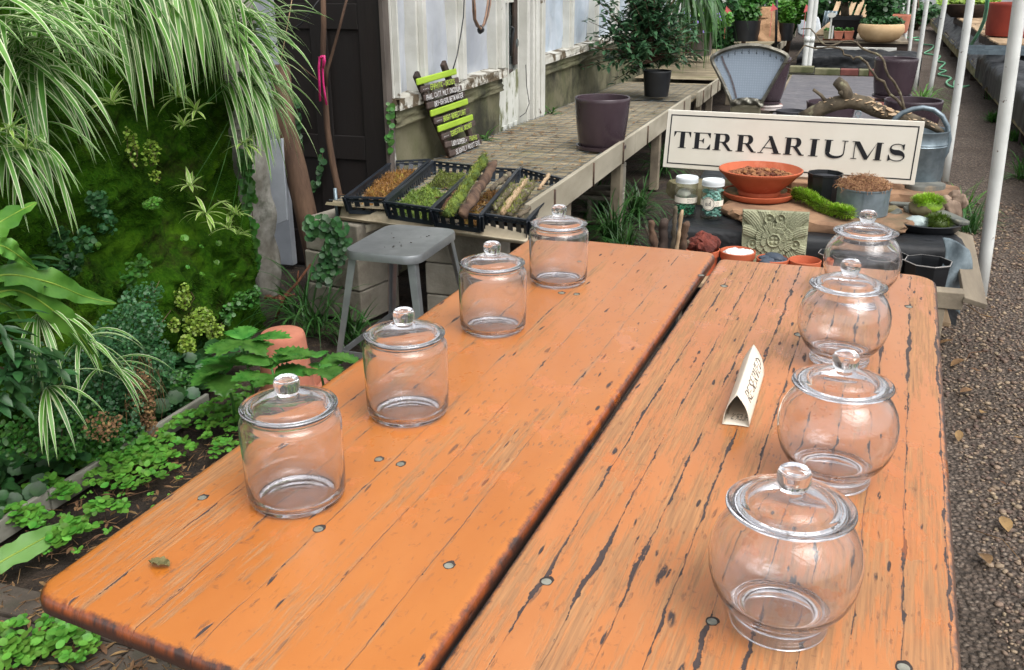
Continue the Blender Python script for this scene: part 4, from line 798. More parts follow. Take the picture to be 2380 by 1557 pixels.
# hoses and wire hanging on the wall
def pcp(l, c): return [PC(x, y, c) for x, y in l]
t = thing('looped_hose', 'looped brown and black hose hanging at the top of the greenhouse wall', 'hose', PC(1118, 60, WX+.1))
HOSE = mat('brown_hose', (150, 118, 96), (120, 92, 74), sc=20, rough=.5)
for dx, mt in ((0, HOSE), (5, BLKPL), (9, HOSE)):
    m = MB(); m.tube(pcp([(1099+dx*.3, -10), (1100+dx*.5, 25), (1102+dx*.3, 45), (1108+dx*.5, 60), (1117, 67), (1126-dx*.2, 56), (1134-dx*.5, 35), (1139-dx*.6, 10), (1141-dx*.6, -12)], WX+.1+dx*.002), .007, 8); obj('hose_loop', m, mt, t)
m = MB(); m.rock(PC(1117, 68, WX+.11), .022, (1, 1, 1.2), .2, 2, 1); obj('clamp', m, BLKPL, t)
m = MB(); m.tube(pcp([(1079, -5), (1077, 40), (1071, 80), (1062, 130), (1053, 160)], WX+.08), .004, 5); obj('wire', m, BLKPL, label='thin dark wire hanging down the plastic panes behind the slatted sign', cat='wire')
m = MB(); m.tube(pcp([(1222, 150), (1224, 200), (1230, 240), (1222, 262), (1208, 272)], WX+.09), .003, 5); obj('wire', m, BLKPL, label='loose thin wire hanging beside the white door post', cat='wire')
# ================================================================ long bench
def zb(s): return .565-.021*(s-3.85)
BX0, BX1 = -2.2, -1.215
t = thing('growing_bench', 'long low bench of weathered corrugated sheets with a grey side rail along the greenhouse wall', 'bench', (-1.7, 3.9, 0))
def m_corr():
    q = NT('corrugated_sheet'); v = q.coord('Object'); n1 = q.noise(v, 4, 6, .6); n2 = q.noise(q.coord('Object', (.5, 9, 1)), 3, 4)
    c = q.mix(q.step(n1, .35, .65), L(158, 146, 122), L(122, 112, 92)); c = q.mix(q.math('MULTIPLY', q.step(n2, .48, .62), .6), c, L(94, 84, 68)); c = q.mix(q.math('MULTIPLY', q.step(q.noise(v, 2.2, 6), .55, .68), .5), c, L(112, 112, 78))
    return q.done(q.pbsdf(c, .8, 0, q.bump(q.noise(v, 60, 3), .25, .004), .3))
CORR = m_corr()
def sheet(s0, s1, c0, c1, dz=0, pitch=.072):
    m = MB(); nv = int((s1-s0)/pitch*8); m.grid(lambda u, v: (c0+(c1-c0)*u, s0+(s1-s0)*v, zb(s0+(s1-s0)*v)+dz+.011*math.sin(2*PI*(s1-s0)*v/pitch)+.004*NZ.noise(V((u*5, v*(s1-s0)*2, 1)))), 8, nv); return m
for s0, s1 in ((3.86, 5.45), (5.47, 7.2), (7.22, 8.72), (8.86, 10.6), (11.2, 17), (17.02, 24.5)): obj('corrugated_sheet', sheet(s0, s1, BX0, BX1), CORR, t)
m = MB()                                                             # wire mesh over the sheets
s = 3.9
while s < 10.4: z = zb(s)+.016; m.tube([(BX0, s, z), (BX1, s, z)], .0016, 3, cap=False); s += .105
for i in range(13): x = BX0+.04+i*.078; m.tube([(x, 3.9, zb(3.9)+.0185), (x, 8.6, zb(8.6)+.0185), (x, 10.4, zb(10.4)+.0185)], .0016, 3, cap=False)
obj('wire_mesh', m, GALV_D, t)
RAIL = mat('bench_rail', (178, 170, 152), (150, 142, 124), sc=4, rough=.7, bump=.25, bsc=50, st=(1, .3, 1), c3=(112, 104, 86), thr=(.54, .68))
def rail(s0, s1, x=-1.2, nb=3):
    m = MB(); za, zb_ = zb(s0)+.078, zb(s1)+.078; d = .135
    m.add([(x-.012, s0, za-d), (x+.012, s0, za-d), (x+.012, s1, zb_-d), (x-.012, s1, zb_-d), (x-.012, s0, za), (x+.012, s0, za), (x+.012, s1, zb_), (x-.012, s1, zb_)], [(3, 2, 1, 0), (4, 5, 6, 7), (0, 1, 5, 4), (1, 2, 6, 5), (2, 3, 7, 6), (3, 0, 4, 7)])
    o = bevel(obj('side_rail', m, RAIL, t, smooth=False), .003)
    for i in range(nb): y = s0+(s1-s0)*(i+.5)/nb; z = zb(y)+.05; b = MB(); b.tube([(x+.016, y, z+.02), (x+.016, y, z-.11)], .006, 6); obj('hanger_rod', b, mat('rusty_iron', (92, 70, 56), (66, 54, 46), sc=30, rough=.8) if i == 0 else bpy.data.materials['rusty_iron'], o)
rail(3.83, 6.15); rail(6.16, 8.66); rail(8.95, 10.7, -1.17); rail(11.2, 17.5, -1.1, 5); rail(17.51, 24.5, -1.0, 5)
for y in (4.6, 5.9, 7.3, 8.6, 9.6, 10.5, 12.5, 14, 15.5, 17): m = MB(); m.box((-1.28, y-.04, -.02), (-1.215, y+.04, zb(y)-.02)); bevel(obj('leg', m, WOODG, t, smooth=False), .004)
for y in (4.3, 6.5, 9.2): m = MB(); m.box((-2.15, y-.04, -.02), (-2.08, y+.04, zb(y)-.02)); obj('leg', m, WOODG, t, smooth=False)
m = MB(); m.box((-2.2, 3.95, zb(3.95)-.07), (-1.23, 4.02, zb(3.95)-.016)); m.box((-2.2, 8.4, zb(8.4)-.08), (-1.23, 8.47, zb(8.4)-.016)); obj('bearer', m, WOODD, t, smooth=False)
m = MB(); a = PZ(783, 492, .535); b = PZ(1222, 548, .535)
m.grid(lambda u, v: (a.lerp(b, u)+V((0, .07*(1-v), -.0)) + V((0, 0, .018*math.sin(v*PI*2.2)-.035*v+.004*NZ.noise(V((u*9, v*3, 0)))))), 30, 12); o = obj('front_sheet_edge', m, mat('sheet_pale', (196, 184, 160), (166, 152, 128), sc=5, rough=.75, bump=.2, c3=(120, 106, 84), thr=(.56, .7)), t); o.modifiers.new('th', 'SOLIDIFY').thickness = .004
m = MB(); a = PS(784, 495, 3.95); m.tube([a-V((0, 0, .1)), a+V((-.003, 0, .12))], .009, 8); obj('stake', m, GALV, label='short perforated metal stake at the left bench corner', cat='stake')
m = MB(); a = PZ(843, 531, .46); m.lathe([(.020, 0), (.027, 0), (.027, .35), (.02, .35)], 20, Matrix.Translation(a) @ Matrix.Rotation(-PI/2, 4, 'X') @ Matrix.Rotation(.25, 4, 'Y'), close=True); obj('pipe', m, mat('pipe_ivory', (206, 198, 176), (180, 170, 146), sc=12, rough=.6), label='short ivory pipe end poking out under the bench front', cat='pipe', recalc=True)
# cinder blocks under the bench
def block(name, label, c, s, z, w, d, h, rz, grp='cinder blocks under the bench', hollow=False):
    m = MB(); M = TR((c, s, z), rz)
    if hollow:
        for a, b in (((-w/2, 0, 0), (w/2, d, .03)), ((-w/2, 0, h-.03), (w/2, d, h)), ((-w/2, 0, .0302), (-w/2+.03, d, h-.0302)), ((w/2-.03, 0, .0302), (w/2, d, h-.0302)), ((-.015, 0, .0302), (.015, d, h-.0302))): m.box(a, b, M)
    else: m.box((-w/2, 0, 0), (w/2, d, h), M)
    o = obj(name, m, BLOCK, smooth=False, label=label, cat='cinder block', group=grp); bevel(o, .007); return o
Lc = ['bottom cinder block of the left stack, half hidden by grass', 'middle cinder block of the left stack behind the stool leg', 'top cinder block of the left stack, draped with ivy']
for k in range(3): block('cinder_block', Lc[k], -2.19+U(-.01, .01), 3.86, .002+k*.163, .34, .30, .158, -.22+U(-.05, .05))
Rc = ['bottom cinder block of the right stack, beside the stool legs', 'middle cinder block of the right stack by the stool', 'top cinder block of the right stack under the bench front']
for k in range(3): block('cinder_block', Rc[k], -1.55, 3.92, .002+k*.155, .36, .19, .150, U(-.06, .06))
for k in range(2): block('cinder_block', ['hollow cinder block on the ground by the bench leg', 'hollow cinder block stacked upper at the bench leg'][k], -1.45, 6.0, .002+k*.2, .4, .2, .195, .0, hollow=True)
# ================================================================ things on the bench
def tray(label, FL, FR, BR_, BL, cont, zt=.615, hgt=.075):
    c = [PZ(*q, zt) for q in (FL, FR, BR_, BL)]; t = thing('plant_tray', label, 'tray', ((c[0]+c[2])/2-V((0, 0, hgt))), 0, 'black slatted trays of moss and bark on the bench'); m = MB(); ctr = sum(c, V())/4
    lo = [ctr+(p-ctr)*.93-V((0, 0, hgt)) for p in c]
    for i in range(4):
        a, b, d, e = c[i], c[(i+1) % 4], lo[(i+1) % 4], lo[i]; n = int((b-a).length/.042)
        m.bar(a, b, .016, .008); m.bar(e, d, .01, .02); m.bar(e.lerp(a, .35) if False else e.lerp(a, .78), d.lerp(b, .78), .004, .014)
        for k in range(n+1): m.bar(e.lerp(d, k/n), a.lerp(b, k/n), .025 if k % n else .034, .004, up=(b-a).cross(V((0, 0, 1))))
    obj('tray_frame', m, BLKTRAY, t, smooth=False)
    m = MB(); n = 9
    for k in range(n*2): q = k/(n*2); m.bar(lo[0].lerp(lo[3], q)+V((0, 0, .003)), lo[1].lerp(lo[2], q)+V((0, 0, .003)), .004, .003)
    for k in range(n): q = k/n; m.bar(lo[0].lerp(lo[1], q)+V((0, 0, .005)), lo[3].lerp(lo[2], q)+V((0, 0, .005)), .004, .003)
    obj('mesh_base', m, BLKTRAY, t, smooth=False); cont(t, lo, hgt); return t
def mossheap(name, lab, lo, u0, u1, v0, v1, h, mt, mt2, n=900, tip=.014):
    m = MB(); s0 = U(0, 9)
    f = lambda u, v: lo[0].lerp(lo[1], u).lerp(lo[3].lerp(lo[2], u), v)
    def q(a, b):
        u = u0+(u1-u0)*a; v = v0+(v1-v0)*b; e = min(a, 1-a, b, 1-b)*6; return f(u, v)+V((0, 0, .006+h*min(1, e)**.5*(.75+.5*NZ.noise(V((a*5, b*7, s0)))+.3*NZ.noise(V((a*14, b*20, s0))))))
    m.grid(q, 24, 40)
    o = obj(name, m, mt, label=lab, cat='moss', group='moss heaps in the trays')
    g = MB()
    for i in range(n): p = q(U(.02, .98), U(.02, .98)); leaf(g, p-V((0, 0, .002)), (U(-1, 1), U(-1, 1), U(.1, 1)), tip*U(.6, 1.4), .004, 10, 2, .2, prof='blade')
    obj('moss_sprigs', g, mt2, o)
MB_BR = mat('moss_brown', (124, 88, 40), (92, 62, 28), sc=22, rough=.95, bump=1, bsc=90, dist=.008, c3=(128, 112, 40), thr=(.55, .68)); MB_BR2 = LEAF('moss_brown_tip', (134, 92, 42), (160, 118, 58), isl=.4)
MB_GR = mat('moss_green', (78, 98, 34), (56, 72, 26), sc=22, rough=.95, bump=1, bsc=90, dist=.008, c3=(108, 126, 46), thr=(.5, .62)); MB_GR2 = LEAF('moss_green_tip', (98, 124, 42), (130, 154, 62), isl=.45)
def bark_piece(par, a, b, r, mt, nm='bark_piece', lab=None, mo=0, flatn=.55):
    a = V(a); b = V(b); m = MB(); n = 14; P_ = [a.lerp(b, i/n)+V((U(-1, 1), U(-1, 1), U(-.5, .5)))*r*.16 for i in range(n+1)]
    m.tube(P_, [r*U(.75, 1.12)*(.7 if i in (0, n) else 1) for i in range(n+1)], 12); vs = [V(v) for v in m.v]; m.v = [tuple(v+V((NZ.noise(v*40), NZ.noise(v*40+V((9, 0, 0))), NZ.noise(v*40+V((0, 9, 0)))))*r*flatn) for v in vs]
    o = obj(nm, m, mt, label=lab, cat='branch' if nm == 'mossy_branch' else 'bark', group='bark and branches in the trays')
    if mo:
        g = MB()
        for i in range(mo): p = a.lerp(b, U(0, 1)); w_ = V((U(-1, 1), U(-1, 1), U(-.3, 1))).normalized(); leaf(g, p+w_*r*.85, w_+V((0, 0, .3)), U(.008, .018), .004, 10, 2, .2, prof='blade')
        obj('moss_sprigs', g, LEAF('moss_olive', (104, 112, 36), (136, 142, 52), isl=.4) if 'moss_olive' not in bpy.data.materials else bpy.data.materials['moss_olive'], o)
    return o
def at4(lo, u, v, z): return lo[0].lerp(lo[1], u).lerp(lo[3].lerp(lo[2], u), v)+V((0, 0, z))
def c1(t, lo, h): mossheap('brown_moss', 'heap of orange-brown sphagnum moss in the leftmost tray', lo, .1, .95, .04, .92, .062, MB_BR, MB_BR2, 2600, .02)
def c2(t, lo, h):
    mossheap('green_moss', 'bright green moss filling the front of the second tray', lo, .06, .96, .02, .50, .060, MB_GR, MB_GR2, 2200, .017); mossheap('green_moss', 'darker olive moss at the back of the second tray', lo, .2, .98, .58, .95, .058, mat('moss_olive_base', (84, 92, 34), (58, 62, 26), sc=22, rough=.95, bump=1, bsc=90), LEAF('moss_olive2', (92, 106, 36), (124, 136, 52), isl=.4), 1300, .017)
def c3(t, lo, h):
    mossheap('brown_moss', 'brown moss under the bark in the third tray', lo, .5, .97, .05, .75, .038, MB_BR, MB_BR2, 900, .016)
    a = PZ(1040, 498, .64); b = PZ(1128, 366, .73); bark_piece(t, a, b, .025, MB_GR, 'mossy_branch', 'thick moss-covered branch lying lengthwise in the third tray', 1500)
    bark_piece(t, PZ(1078, 496, .63), PZ(1150, 378, .71), .024, BARK, 'bark_piece', 'long brown bark strip lying beside the mossy branch')
    bark_piece(t, PZ(1140, 440, .64), PZ(1185, 403, .655), .013, BARK_G, 'bark_piece', 'thin pale broken stick in the third tray'); bark_piece(t, PZ(1032, 492, .61), PZ(1062, 450, .62), .02, BARK_R, 'bark_piece', 'dark bark chunk at the left side of the third tray')
def c4(t, lo, h):
    for i, (a, b, r, lb, mo) in enumerate((((1150, 485), (1195, 430), .014, 'lichen-flecked green stick in the rightmost tray, left of the others', 260), ((1165, 498), (1222, 420), .016, 'mossy stick in the middle of the rightmost tray', 350), ((1185, 500), (1240, 425), .018, 'thick mossy stick in the rightmost tray', 500), ((1252, 440), (1276, 405), .010, 'pale orange stick leaning up at the right end of the rightmost tray', 0), ((1205, 505), (1232, 482), .009, 'short brown twig poking out of the rightmost tray front', 0))):
        bark_piece(t, PZ(*a, .60), PZ(*b, .63), r, BARK_G if i % 2 == 0 else WOODP, 'mossy_branch' if mo else 'bark_piece', lb, mo)
tray('black slatted tray leftmost on the bench, holding orange-brown moss', (803, 458), (897, 461), (999, 371), (912, 375), c1)
tray('black slatted tray with bright green moss, second from the left', (895, 469), (1003, 484), (1108, 386), (1007, 375), c2)
tray('black slatted tray with a thick mossy branch sticking out', (1003, 486), (1116, 501), (1204, 394), (1110, 388), c3)
tray('black slatted tray rightmost against the bench rail, holding lichen sticks', (1122, 497), (1226, 512), (1309, 416), (1211, 391), c4, .60)
# ---- slatted pallet sign
t = thing('slat_sign', 'slatted sign of lime and brown boards with hand-painted orchid words, leaning on the wall', 'sign', PZ(1075, 375, .52))
def SP(x, y, lift=0): 
    xd = 890.2+.2478*x; yd = .2478*y; r_ = ray(xd, yd); n_ = V((1, 0, .12)).normalized(); p0 = V((-2.10+lift, 5.3, .5)); return O+r_*((p0-O).dot(n_)/r_.dot(n_))
SPn = V((1, 0, .12)).normalized(); DKW = mat('slat_brown', (86, 72, 66), (62, 52, 48), sc=9, rough=.85, bump=.4, bsc=40, st=(1, .3, 1), c3=(104, 92, 86), thr=(.6, .7)); LIME = mat('slat_lime', (164, 196, 58), (148, 180, 48), sc=10, rough=.6, bump=.25, bsc=50, st=(1, .3, 1))
for a, b in (((305, 690), (660, 1520)), ((560, 585), (892, 1490))):
    m = MB(); m.bar(SP(*a, -.022), SP(*b, -.022), .052, .028, up=SPn); bevel(obj('stile', m, WOODD, t, smooth=False), .008)
LIMETX = flat('lime_lettering', (176, 206, 76)); WHTX = flat('white_lettering', (214, 214, 214))
sl = [(318, 770, 683, 668, 1, None), (352, 843, 705, 748, 0, 'EPIPHYTIC - ORCHIDS'), (382, 920, 733, 822, 0, 'PHAL. CATT. MILT. ONCIDIUM'), (412, 995, 760, 884, 0, 'DRY-ISH SOIL BETW WATER'), (446, 1066, 790, 950, 1, None), (480, 1140, 805, 1034, 0, 'BRIGHT-INDIRECT LIGHT'), (515, 1212, 838, 1098, 1, None), (550, 1290, 858, 1152, 0, 'TERRESTRIAL ORCHIDS'), (582, 1360, 898, 1278, 0, 'LADY SLIPPERS +'), (622, 1445, 918, 1325, 0, 'SLIGHTLY MOIST SOIL')]
for i, (xa, ya, xb, yb, lm, tx) in enumerate(sl):
    a = SP(xa, ya); b = SP(xb, yb); m = MB(); h = .036 if lm else .034; m.bar(a, b, h, .014, up=SPn); o = bevel(obj('slat', m, LIME if lm else DKW, t, smooth=False, label='lime green painted slat' if lm else None), .006)
    if tx:
        d = (b-a).normalized(); upv = SPn.cross(d).normalized(); upv = -upv if upv.z < 0 else upv; ln = (b-a).length; k = MB(); f_ = lambda x, y, z: a+d*x+upv*y+SPn*(.0082+z)
        lime_t = i in (1, 5, 7); x0 = .22 if lime_t else (.04 if i == 2 else .16)
        handtext(k, tx, ln*x0, -.0135, ln*((.58 if i == 8 else .93)-x0)*(.9 if lime_t else 1), .027, .0042, f_, .06)
        obj('lettering', k, LIMETX if lime_t else WHTX, o)
        if i == 8: k = MB(); handtext(k, 'PAPHS', ln*.68, -.013, ln*.22, .026, .0042, f_, .06); obj('lettering', k, LIMETX, o)
        if lime_t: k = MB(); [k.add([f_(ln*(.04+.035*j), -.003, 0), f_(ln*(.052+.035*j), -.003, 0), f_(ln*(.052+.035*j), .002, 0), f_(ln*(.04+.035*j), .002, 0)], [(0, 1, 2, 3)]) for j in range(4)]; obj('dots', k, WHTX, o)
# ---- purple pots, shrub
def pot(name, label, x, y, z, w, hgt, mt, saucer=True, taper=.74, grp='glazed purple pots', lip=.06, cat='plant pot', curve=.5, fill=None):
    """pot whose base centre is at (x,y) on level z, rim width w photo pixels, height hgt photo pixels"""
    p = PZ(x, y, z); k = px(p); r = w*k/2; h = hgt*k*1.04; b = r*taper; t = thing(name, label, cat, p, U(0, 6), grp); m = MB(); n = 14
    wall = [(b+(r-b)*(i/n)**curve, .012+(h-.012)*i/n) for i in range(n+1)]; th = r*lip
    inner = [(a-th, c) for a, c in reversed(wall[2:])]
    m.lathe([(e_, .012), (b*.92, .012)]+wall+[(r-th*.3, h+th*.25), (r-th*.8, h)]+inner+[(e_, wall[2][1])], 48); obj('pot', m, mt, t, world=False, auto=60)
    if saucer: m = MB(); m.lathe([(e_, 0), (b*1.12, 0), (b*1.22, .006), (b*1.24, .026), (b*1.17, .026), (b*1.12, .010), (e_, .010)], 48); obj('saucer', m, mt, t, world=False, auto=50)
    if fill: m = MB(); m.grid(lambda u, v: ((u-.5)*2*(r-th)*.93*math.sqrt(max(0, 1-(v-.5)**2*2)), (v-.5)*2*(r-th)*.93*math.sqrt(max(0, 1-(u-.5)**2*2)), h*fill+.012*NZ.noise(V((u*6, v*6, 1)))), 14, 14); obj('soil', m, SOIL, t, world=False)
    return t, p, r, h
pot('purple_pot', 'glazed purple pot with a saucer standing alone on the bench', 1397, 345, zb(5.9)+.02, 127, 112, PURPLE)
t, p, r, h = pot('shrub_pot', 'leafy dark green shrub in a black nursery pot on the bench', 1525, 226, zb(8.3)+.015, 65, 58, BLKPL, False, .84, None, .03, 'potted shrub', 1, .86)
m = MB(); s = MB(); kk = px(p)
def branchy(org, n, R_, leafL, leafW, mb, sb, zr=(.2, 1), az=(0, 6.28), dens=26, fl=(1, 1, 1)):
    for i in range(n):
        a = U(*az); e = U(*zr); end = org+V((math.cos(a)*math.cos(e)*fl[0], math.sin(a)*math.cos(e)*fl[1], math.sin(e)*fl[2]))*R_*U(.55, 1.05); mid = org.lerp(end, .5)+V((U(-.05, .05), U(-.05, .05), U(0, .1)))*R_
        P_ = [org, org.lerp(mid, .6)+V((0, 0, .02)), mid, end]; sb.tube(P_, [.008, .006, .004, .002], 4)
        for j in range(dens): q = U(.35, 1.02); c = (P_[2].lerp(P_[3], (q-.5)*2) if q > .5 else P_[1].lerp(P_[2], q*2))+V((U(-.03, .03), U(-.03, .03), U(-.03, .03))); oval_leaf(mb, c, dir3(U(0, 6.28), U(-.5, .7)), leafL*U(.7, 1.2), leafW*U(.8, 1.2), 5, 3)
org = p+V((0, 0, h*.9)); 
branchy(org+V((-.12, 0, .12)), 76, 152*kk, .085, .032, m, s, (-.15, 1.5), dens=23, fl=(1.05, .8, 1.15))
branchy(org+V((-.08, 0, .30)), 36, 120*kk, .085, .032, m, s, (.2, 1.5), dens=26, fl=(1.0, .8, 1.3)); branchy(org+V((-.05, 0, .10)), 14, 110*kk, .08, .03, m, s, (-.45, .2), az=(.6, 5.2), dens=18)
obj('foliage', m, LF_SHRUB, t); obj('branches', s, BARK, t)
m = MB()
for i in range(420): c = V((U(BX0+.03, BX1-.04), 4.0+U(0, 1)**1.3*4.5, 0)); c.z = zb(c.y)+.02; leaf(m, c, dir3(U(0, 6.28), U(-.05, .3)), U(.02, .06), U(.008, .02), 6, 3, .3, prof='oval')
tag(obj('fallen_leaves', m, LF_DEAD, kind='stuff'), 'fallen leaf scraps scattered over the corrugated bench')
for y_, lb in ((5.95, 'small weed on the bench beside the slatted sign foot'), (7.5, 'small weed on the bench at the foot of the white door post')): m = MB(); tuft(m, V((-2.15, y_, zb(y_)+.01)), 14, .16, .014, (.1, 1.2), 6); obj('weed', m, LF_MID, label=lb, cat='weed', group='weeds on the bench')
# ---- metal stool
st_ = thing('metal_stool', 'dull silver metal stool with four splayed legs, standing beside the orange table', 'stool', (-1.53, 3.26, 0))
m = MB(); hw, hd = .155, .215; out = []
corner = lambda w_, d_, r_: [V((sx*(w_-r_)+r_*math.cos(a0+k*PI/12), sy*(d_-r_)+r_*math.sin(a0+k*PI/12), 0)) for sx, sy, a0 in ((1, 1, 0), (-1, 1, PI/2), (-1, -1, PI), (1, -1, 1.5*PI)) for k in range(7)]
rings = [(.94, .612), (.985, .609), (1.0, .600), (1.0, .578), (.985, .578)]; vs = []; n = 28
for k, z in rings: vs += [(-1.53+v.x*k, 3.26+v.y*k, z+(-.004 if k == .94 else 0)) for v in corner(hw, hd, .06)]
m.add(vs, [(k*n+i, k*n+(i+1) % n, (k+1)*n+(i+1) % n, (k+1)*n+i) for k in range(4) for i in range(n)]+[tuple(range(n))]); obj('seat', m, STEEL, st_, auto=60, recalc=True)
fx, fy = .215, .275
for sx, sy in ((1, 1), (-1, 1), (-1, -1), (1, -1)):
    m = MB(); a = V((-1.53+sx*hw*.86, 3.26+sy*hd*.88, .585)); b = V((-1.53+sx*fx, 3.26+sy*fy, .0)); w0, w1 = .030, .017
    for dx, dy in ((1, 0), (0, 1)):
        x0 = V((sx*dx, sy*dy, 0)); y0 = V((sx*dy, sy*dx, 0))*.002
        m.add([a-x0*w0-y0, a-y0, b-y0, b-x0*w1-y0, a-x0*w0+y0, a+y0, b+y0, b-x0*w1+y0], [(0, 1, 2, 3), (7, 6, 5, 4), (0, 4, 5, 1), (1, 5, 6, 2), (2, 6, 7, 3), (3, 7, 4, 0)])
    obj('leg', m, STEEL, st_, smooth=False, recalc=True)
for (a, b) in (((1, 1), (-1, 1)), ((-1, 1), (-1, -1)), ((-1, -1), (1, -1)), ((1, -1), (1, 1))):
    q = .2; g_ = lambda s: V((-1.53+s[0]*(hw*.86+(fx-hw*.86)*(1-q/.585)-.012), 3.26+s[1]*(hd*.88+(fy-hd*.88)*(1-q/.585)-.012), q)); m = MB(); m.bar(g_(a), g_(b), .006, .024); obj('foot_rail', m, STEEL, st_, smooth=False)
m = MB(); [m.rock((-1.53+U(-.1, .1), 3.26+U(-.14, .14), .612), U(.0015, .0038), (1.5, 1, .4), .3, 1, i) for i in range(12)]; tag(obj('dirt_crumbs', m, SOIL, kind='stuff'), 'dirt crumbs on the stool seat')
# ================================================================ terrarium display behind the tables
ZT = .45
t = thing('display_bench', 'low display bench draped in black ground cloth, beyond the orange tables', 'bench', (-.03, 4.4, 0))
def cloth(c0, c1, s0, s1, z0, z1, seed, amp=.012, mt=BLKCLOTH, nm='cloth_cover'):
    m = MB(); nu, nv = 70, 60
    def q(u, v):
        x = c0+(c1-c0)*u; a = v*((z1-z0)+(s1-s0)); n = V((u*5+seed, a*6, seed))
        if a < z1-z0: y, z = s0, z0+a; e = (1-a/(z1-z0)); y -= .03*e*(.5+NZ.noise(V((u*9+seed, 0, 1)))); off = V((0, -1, 0))
        else: y, z = s0+a-(z1-z0), z1; off = V((0, 0, 1))
        if abs(a-(z1-z0)) < .03: off = V((0, -.7, .7)); 
        k = amp*(NZ.noise(n)+.6*abs(NZ.noise(n*2.3))); p = V((x, y, z))+off*k
        ed = min(u, 1-u)*(c1-c0); 
        if ed < .03: p.z -= (.03-ed)*.5
        return p
    m.grid(q, nu, nv)
    m.grid(lambda u, v: (c1+.004*NZ.noise(V((u*4, v*4, seed)))+.03*v*NZ.noise(V((u*6, 1, seed))), s0+(s1-s0)*u, (z1-.017)-(z1-z0-.02)*v), 30, 14)
    m.grid(lambda u, v: (c0-.004-.03*v*abs(NZ.noise(V((u*6, 1, seed)))), s0+(s1-s0)*u, (z1-.017)-(z1-z0-.02)*v), 30, 14)
    return obj(nm, m, mt, t)
cloth(-.69, .63, 4.36, 6.1, .12, ZT, 3)
m = MB(); m.box((-.72, 4.05, .268), (.2, 4.34, .292)); bevel(obj('front_shelf', m, WOODP, t, smooth=False), .004)
m = MB(); m.box((.21, 4.06, .195), (.57, 4.34, .217)); bevel(obj('front_shelf', m, WOODP, t, smooth=False), .004)
a = PS(2122, 705, 3.95); b = PS(2240, 690, 3.95); m = MB(); m.box((a.x, 3.93, a.z-.005), (b.x, 4.0, b.z+.02)); m2 = MB(); m2.box((a.x+.06, 3.935, -.02), (a.x+.12, 3.99, a.z-.006)); bevel(obj('cross_bar', m, WOODG, t, smooth=False), .004); bevel(obj('leg', m2, WOODG, t, smooth=False), .003)
m2 = MB(); m2.box((-.6, 4.1, -.02), (-.55, 4.15, .267)); obj('leg', m2, WOODG, t, smooth=False)
m = MB(); a = PS(2243, 560, 4.55); m.bar(PS(2236, 545, 4.7), PS(2266, 705, 3.92), .022, .09, up=(-1, 0, .25)); bevel(obj('side_board', m, WOODG, t, smooth=False), .003)
m = MB(); m.grid(lambda u, v: PS(2190+62*u-18*v*v+8*math.sin(v*6), 552+30*u*u+150*v, 4.30-.12*v+.03*math.sin(u*5+v*4)), 14, 26); o = obj('felt_scrap', m, mat('grey_felt', (122, 134, 140), (92, 104, 110), sc=14, rough=.95, bump=.4), label='ragged grey felt hanging over the right corner of the black-covered bench', cat='cloth'); o.modifiers.new('th', 'SOLIDIFY').thickness = .004
# ---- the sign
SG = 5.1
c4_ = [PS(1540, 388, SG), PS(2125, 430, SG), PS(2150, 283, SG), PS(1553, 255, SG)]
t = thing('lettered_sign', 'cream board sign reading TERRARIUMS with a thin black border, propped behind the clay bowl', 'sign', (c4_[0]+c4_[1])/2)
def SGf(u, v, z=0): return c4_[0].lerp(c4_[1], u).lerp(c4_[3].lerp(c4_[2], u), v)+V((0, -z, 0))
m = MB(); th = V((0, .016, 0)); m.add(c4_+[p+th for p in c4_], [(0, 1, 2, 3), (7, 6, 5, 4), (0, 4, 5, 1), (1, 5, 6, 2), (2, 6, 7, 3), (3, 7, 4, 0)]); bevel(obj('board', m, mat('sign_cream', (236, 231, 218), (230, 224, 210), sc=5, rough=.5, bump=.04, bsc=80), t, smooth=False), .002)
m = MB(); W_, H_ = (c4_[1]-c4_[0]).length, (c4_[3]-c4_[0]).length; iu, iv, bu, bv = .020/W_, .022/H_, .006/W_, .006/H_
for (u0, v0, u1, v1) in ((iu, iv, 1-iu, iv+bv), (iu, 1-iv-bv, 1-iu, 1-iv), (iu, iv+bv, iu+bu, 1-iv-bv), (1-iu-bu, iv+bv, 1-iu, 1-iv-bv)): m.add([SGf(u0, v0, .001), SGf(u1, v0, .001), SGf(u1, v1, .001), SGf(u0, v1, .001)], [(0, 1, 2, 3)])
obj('border', m, INK, t, smooth=False)
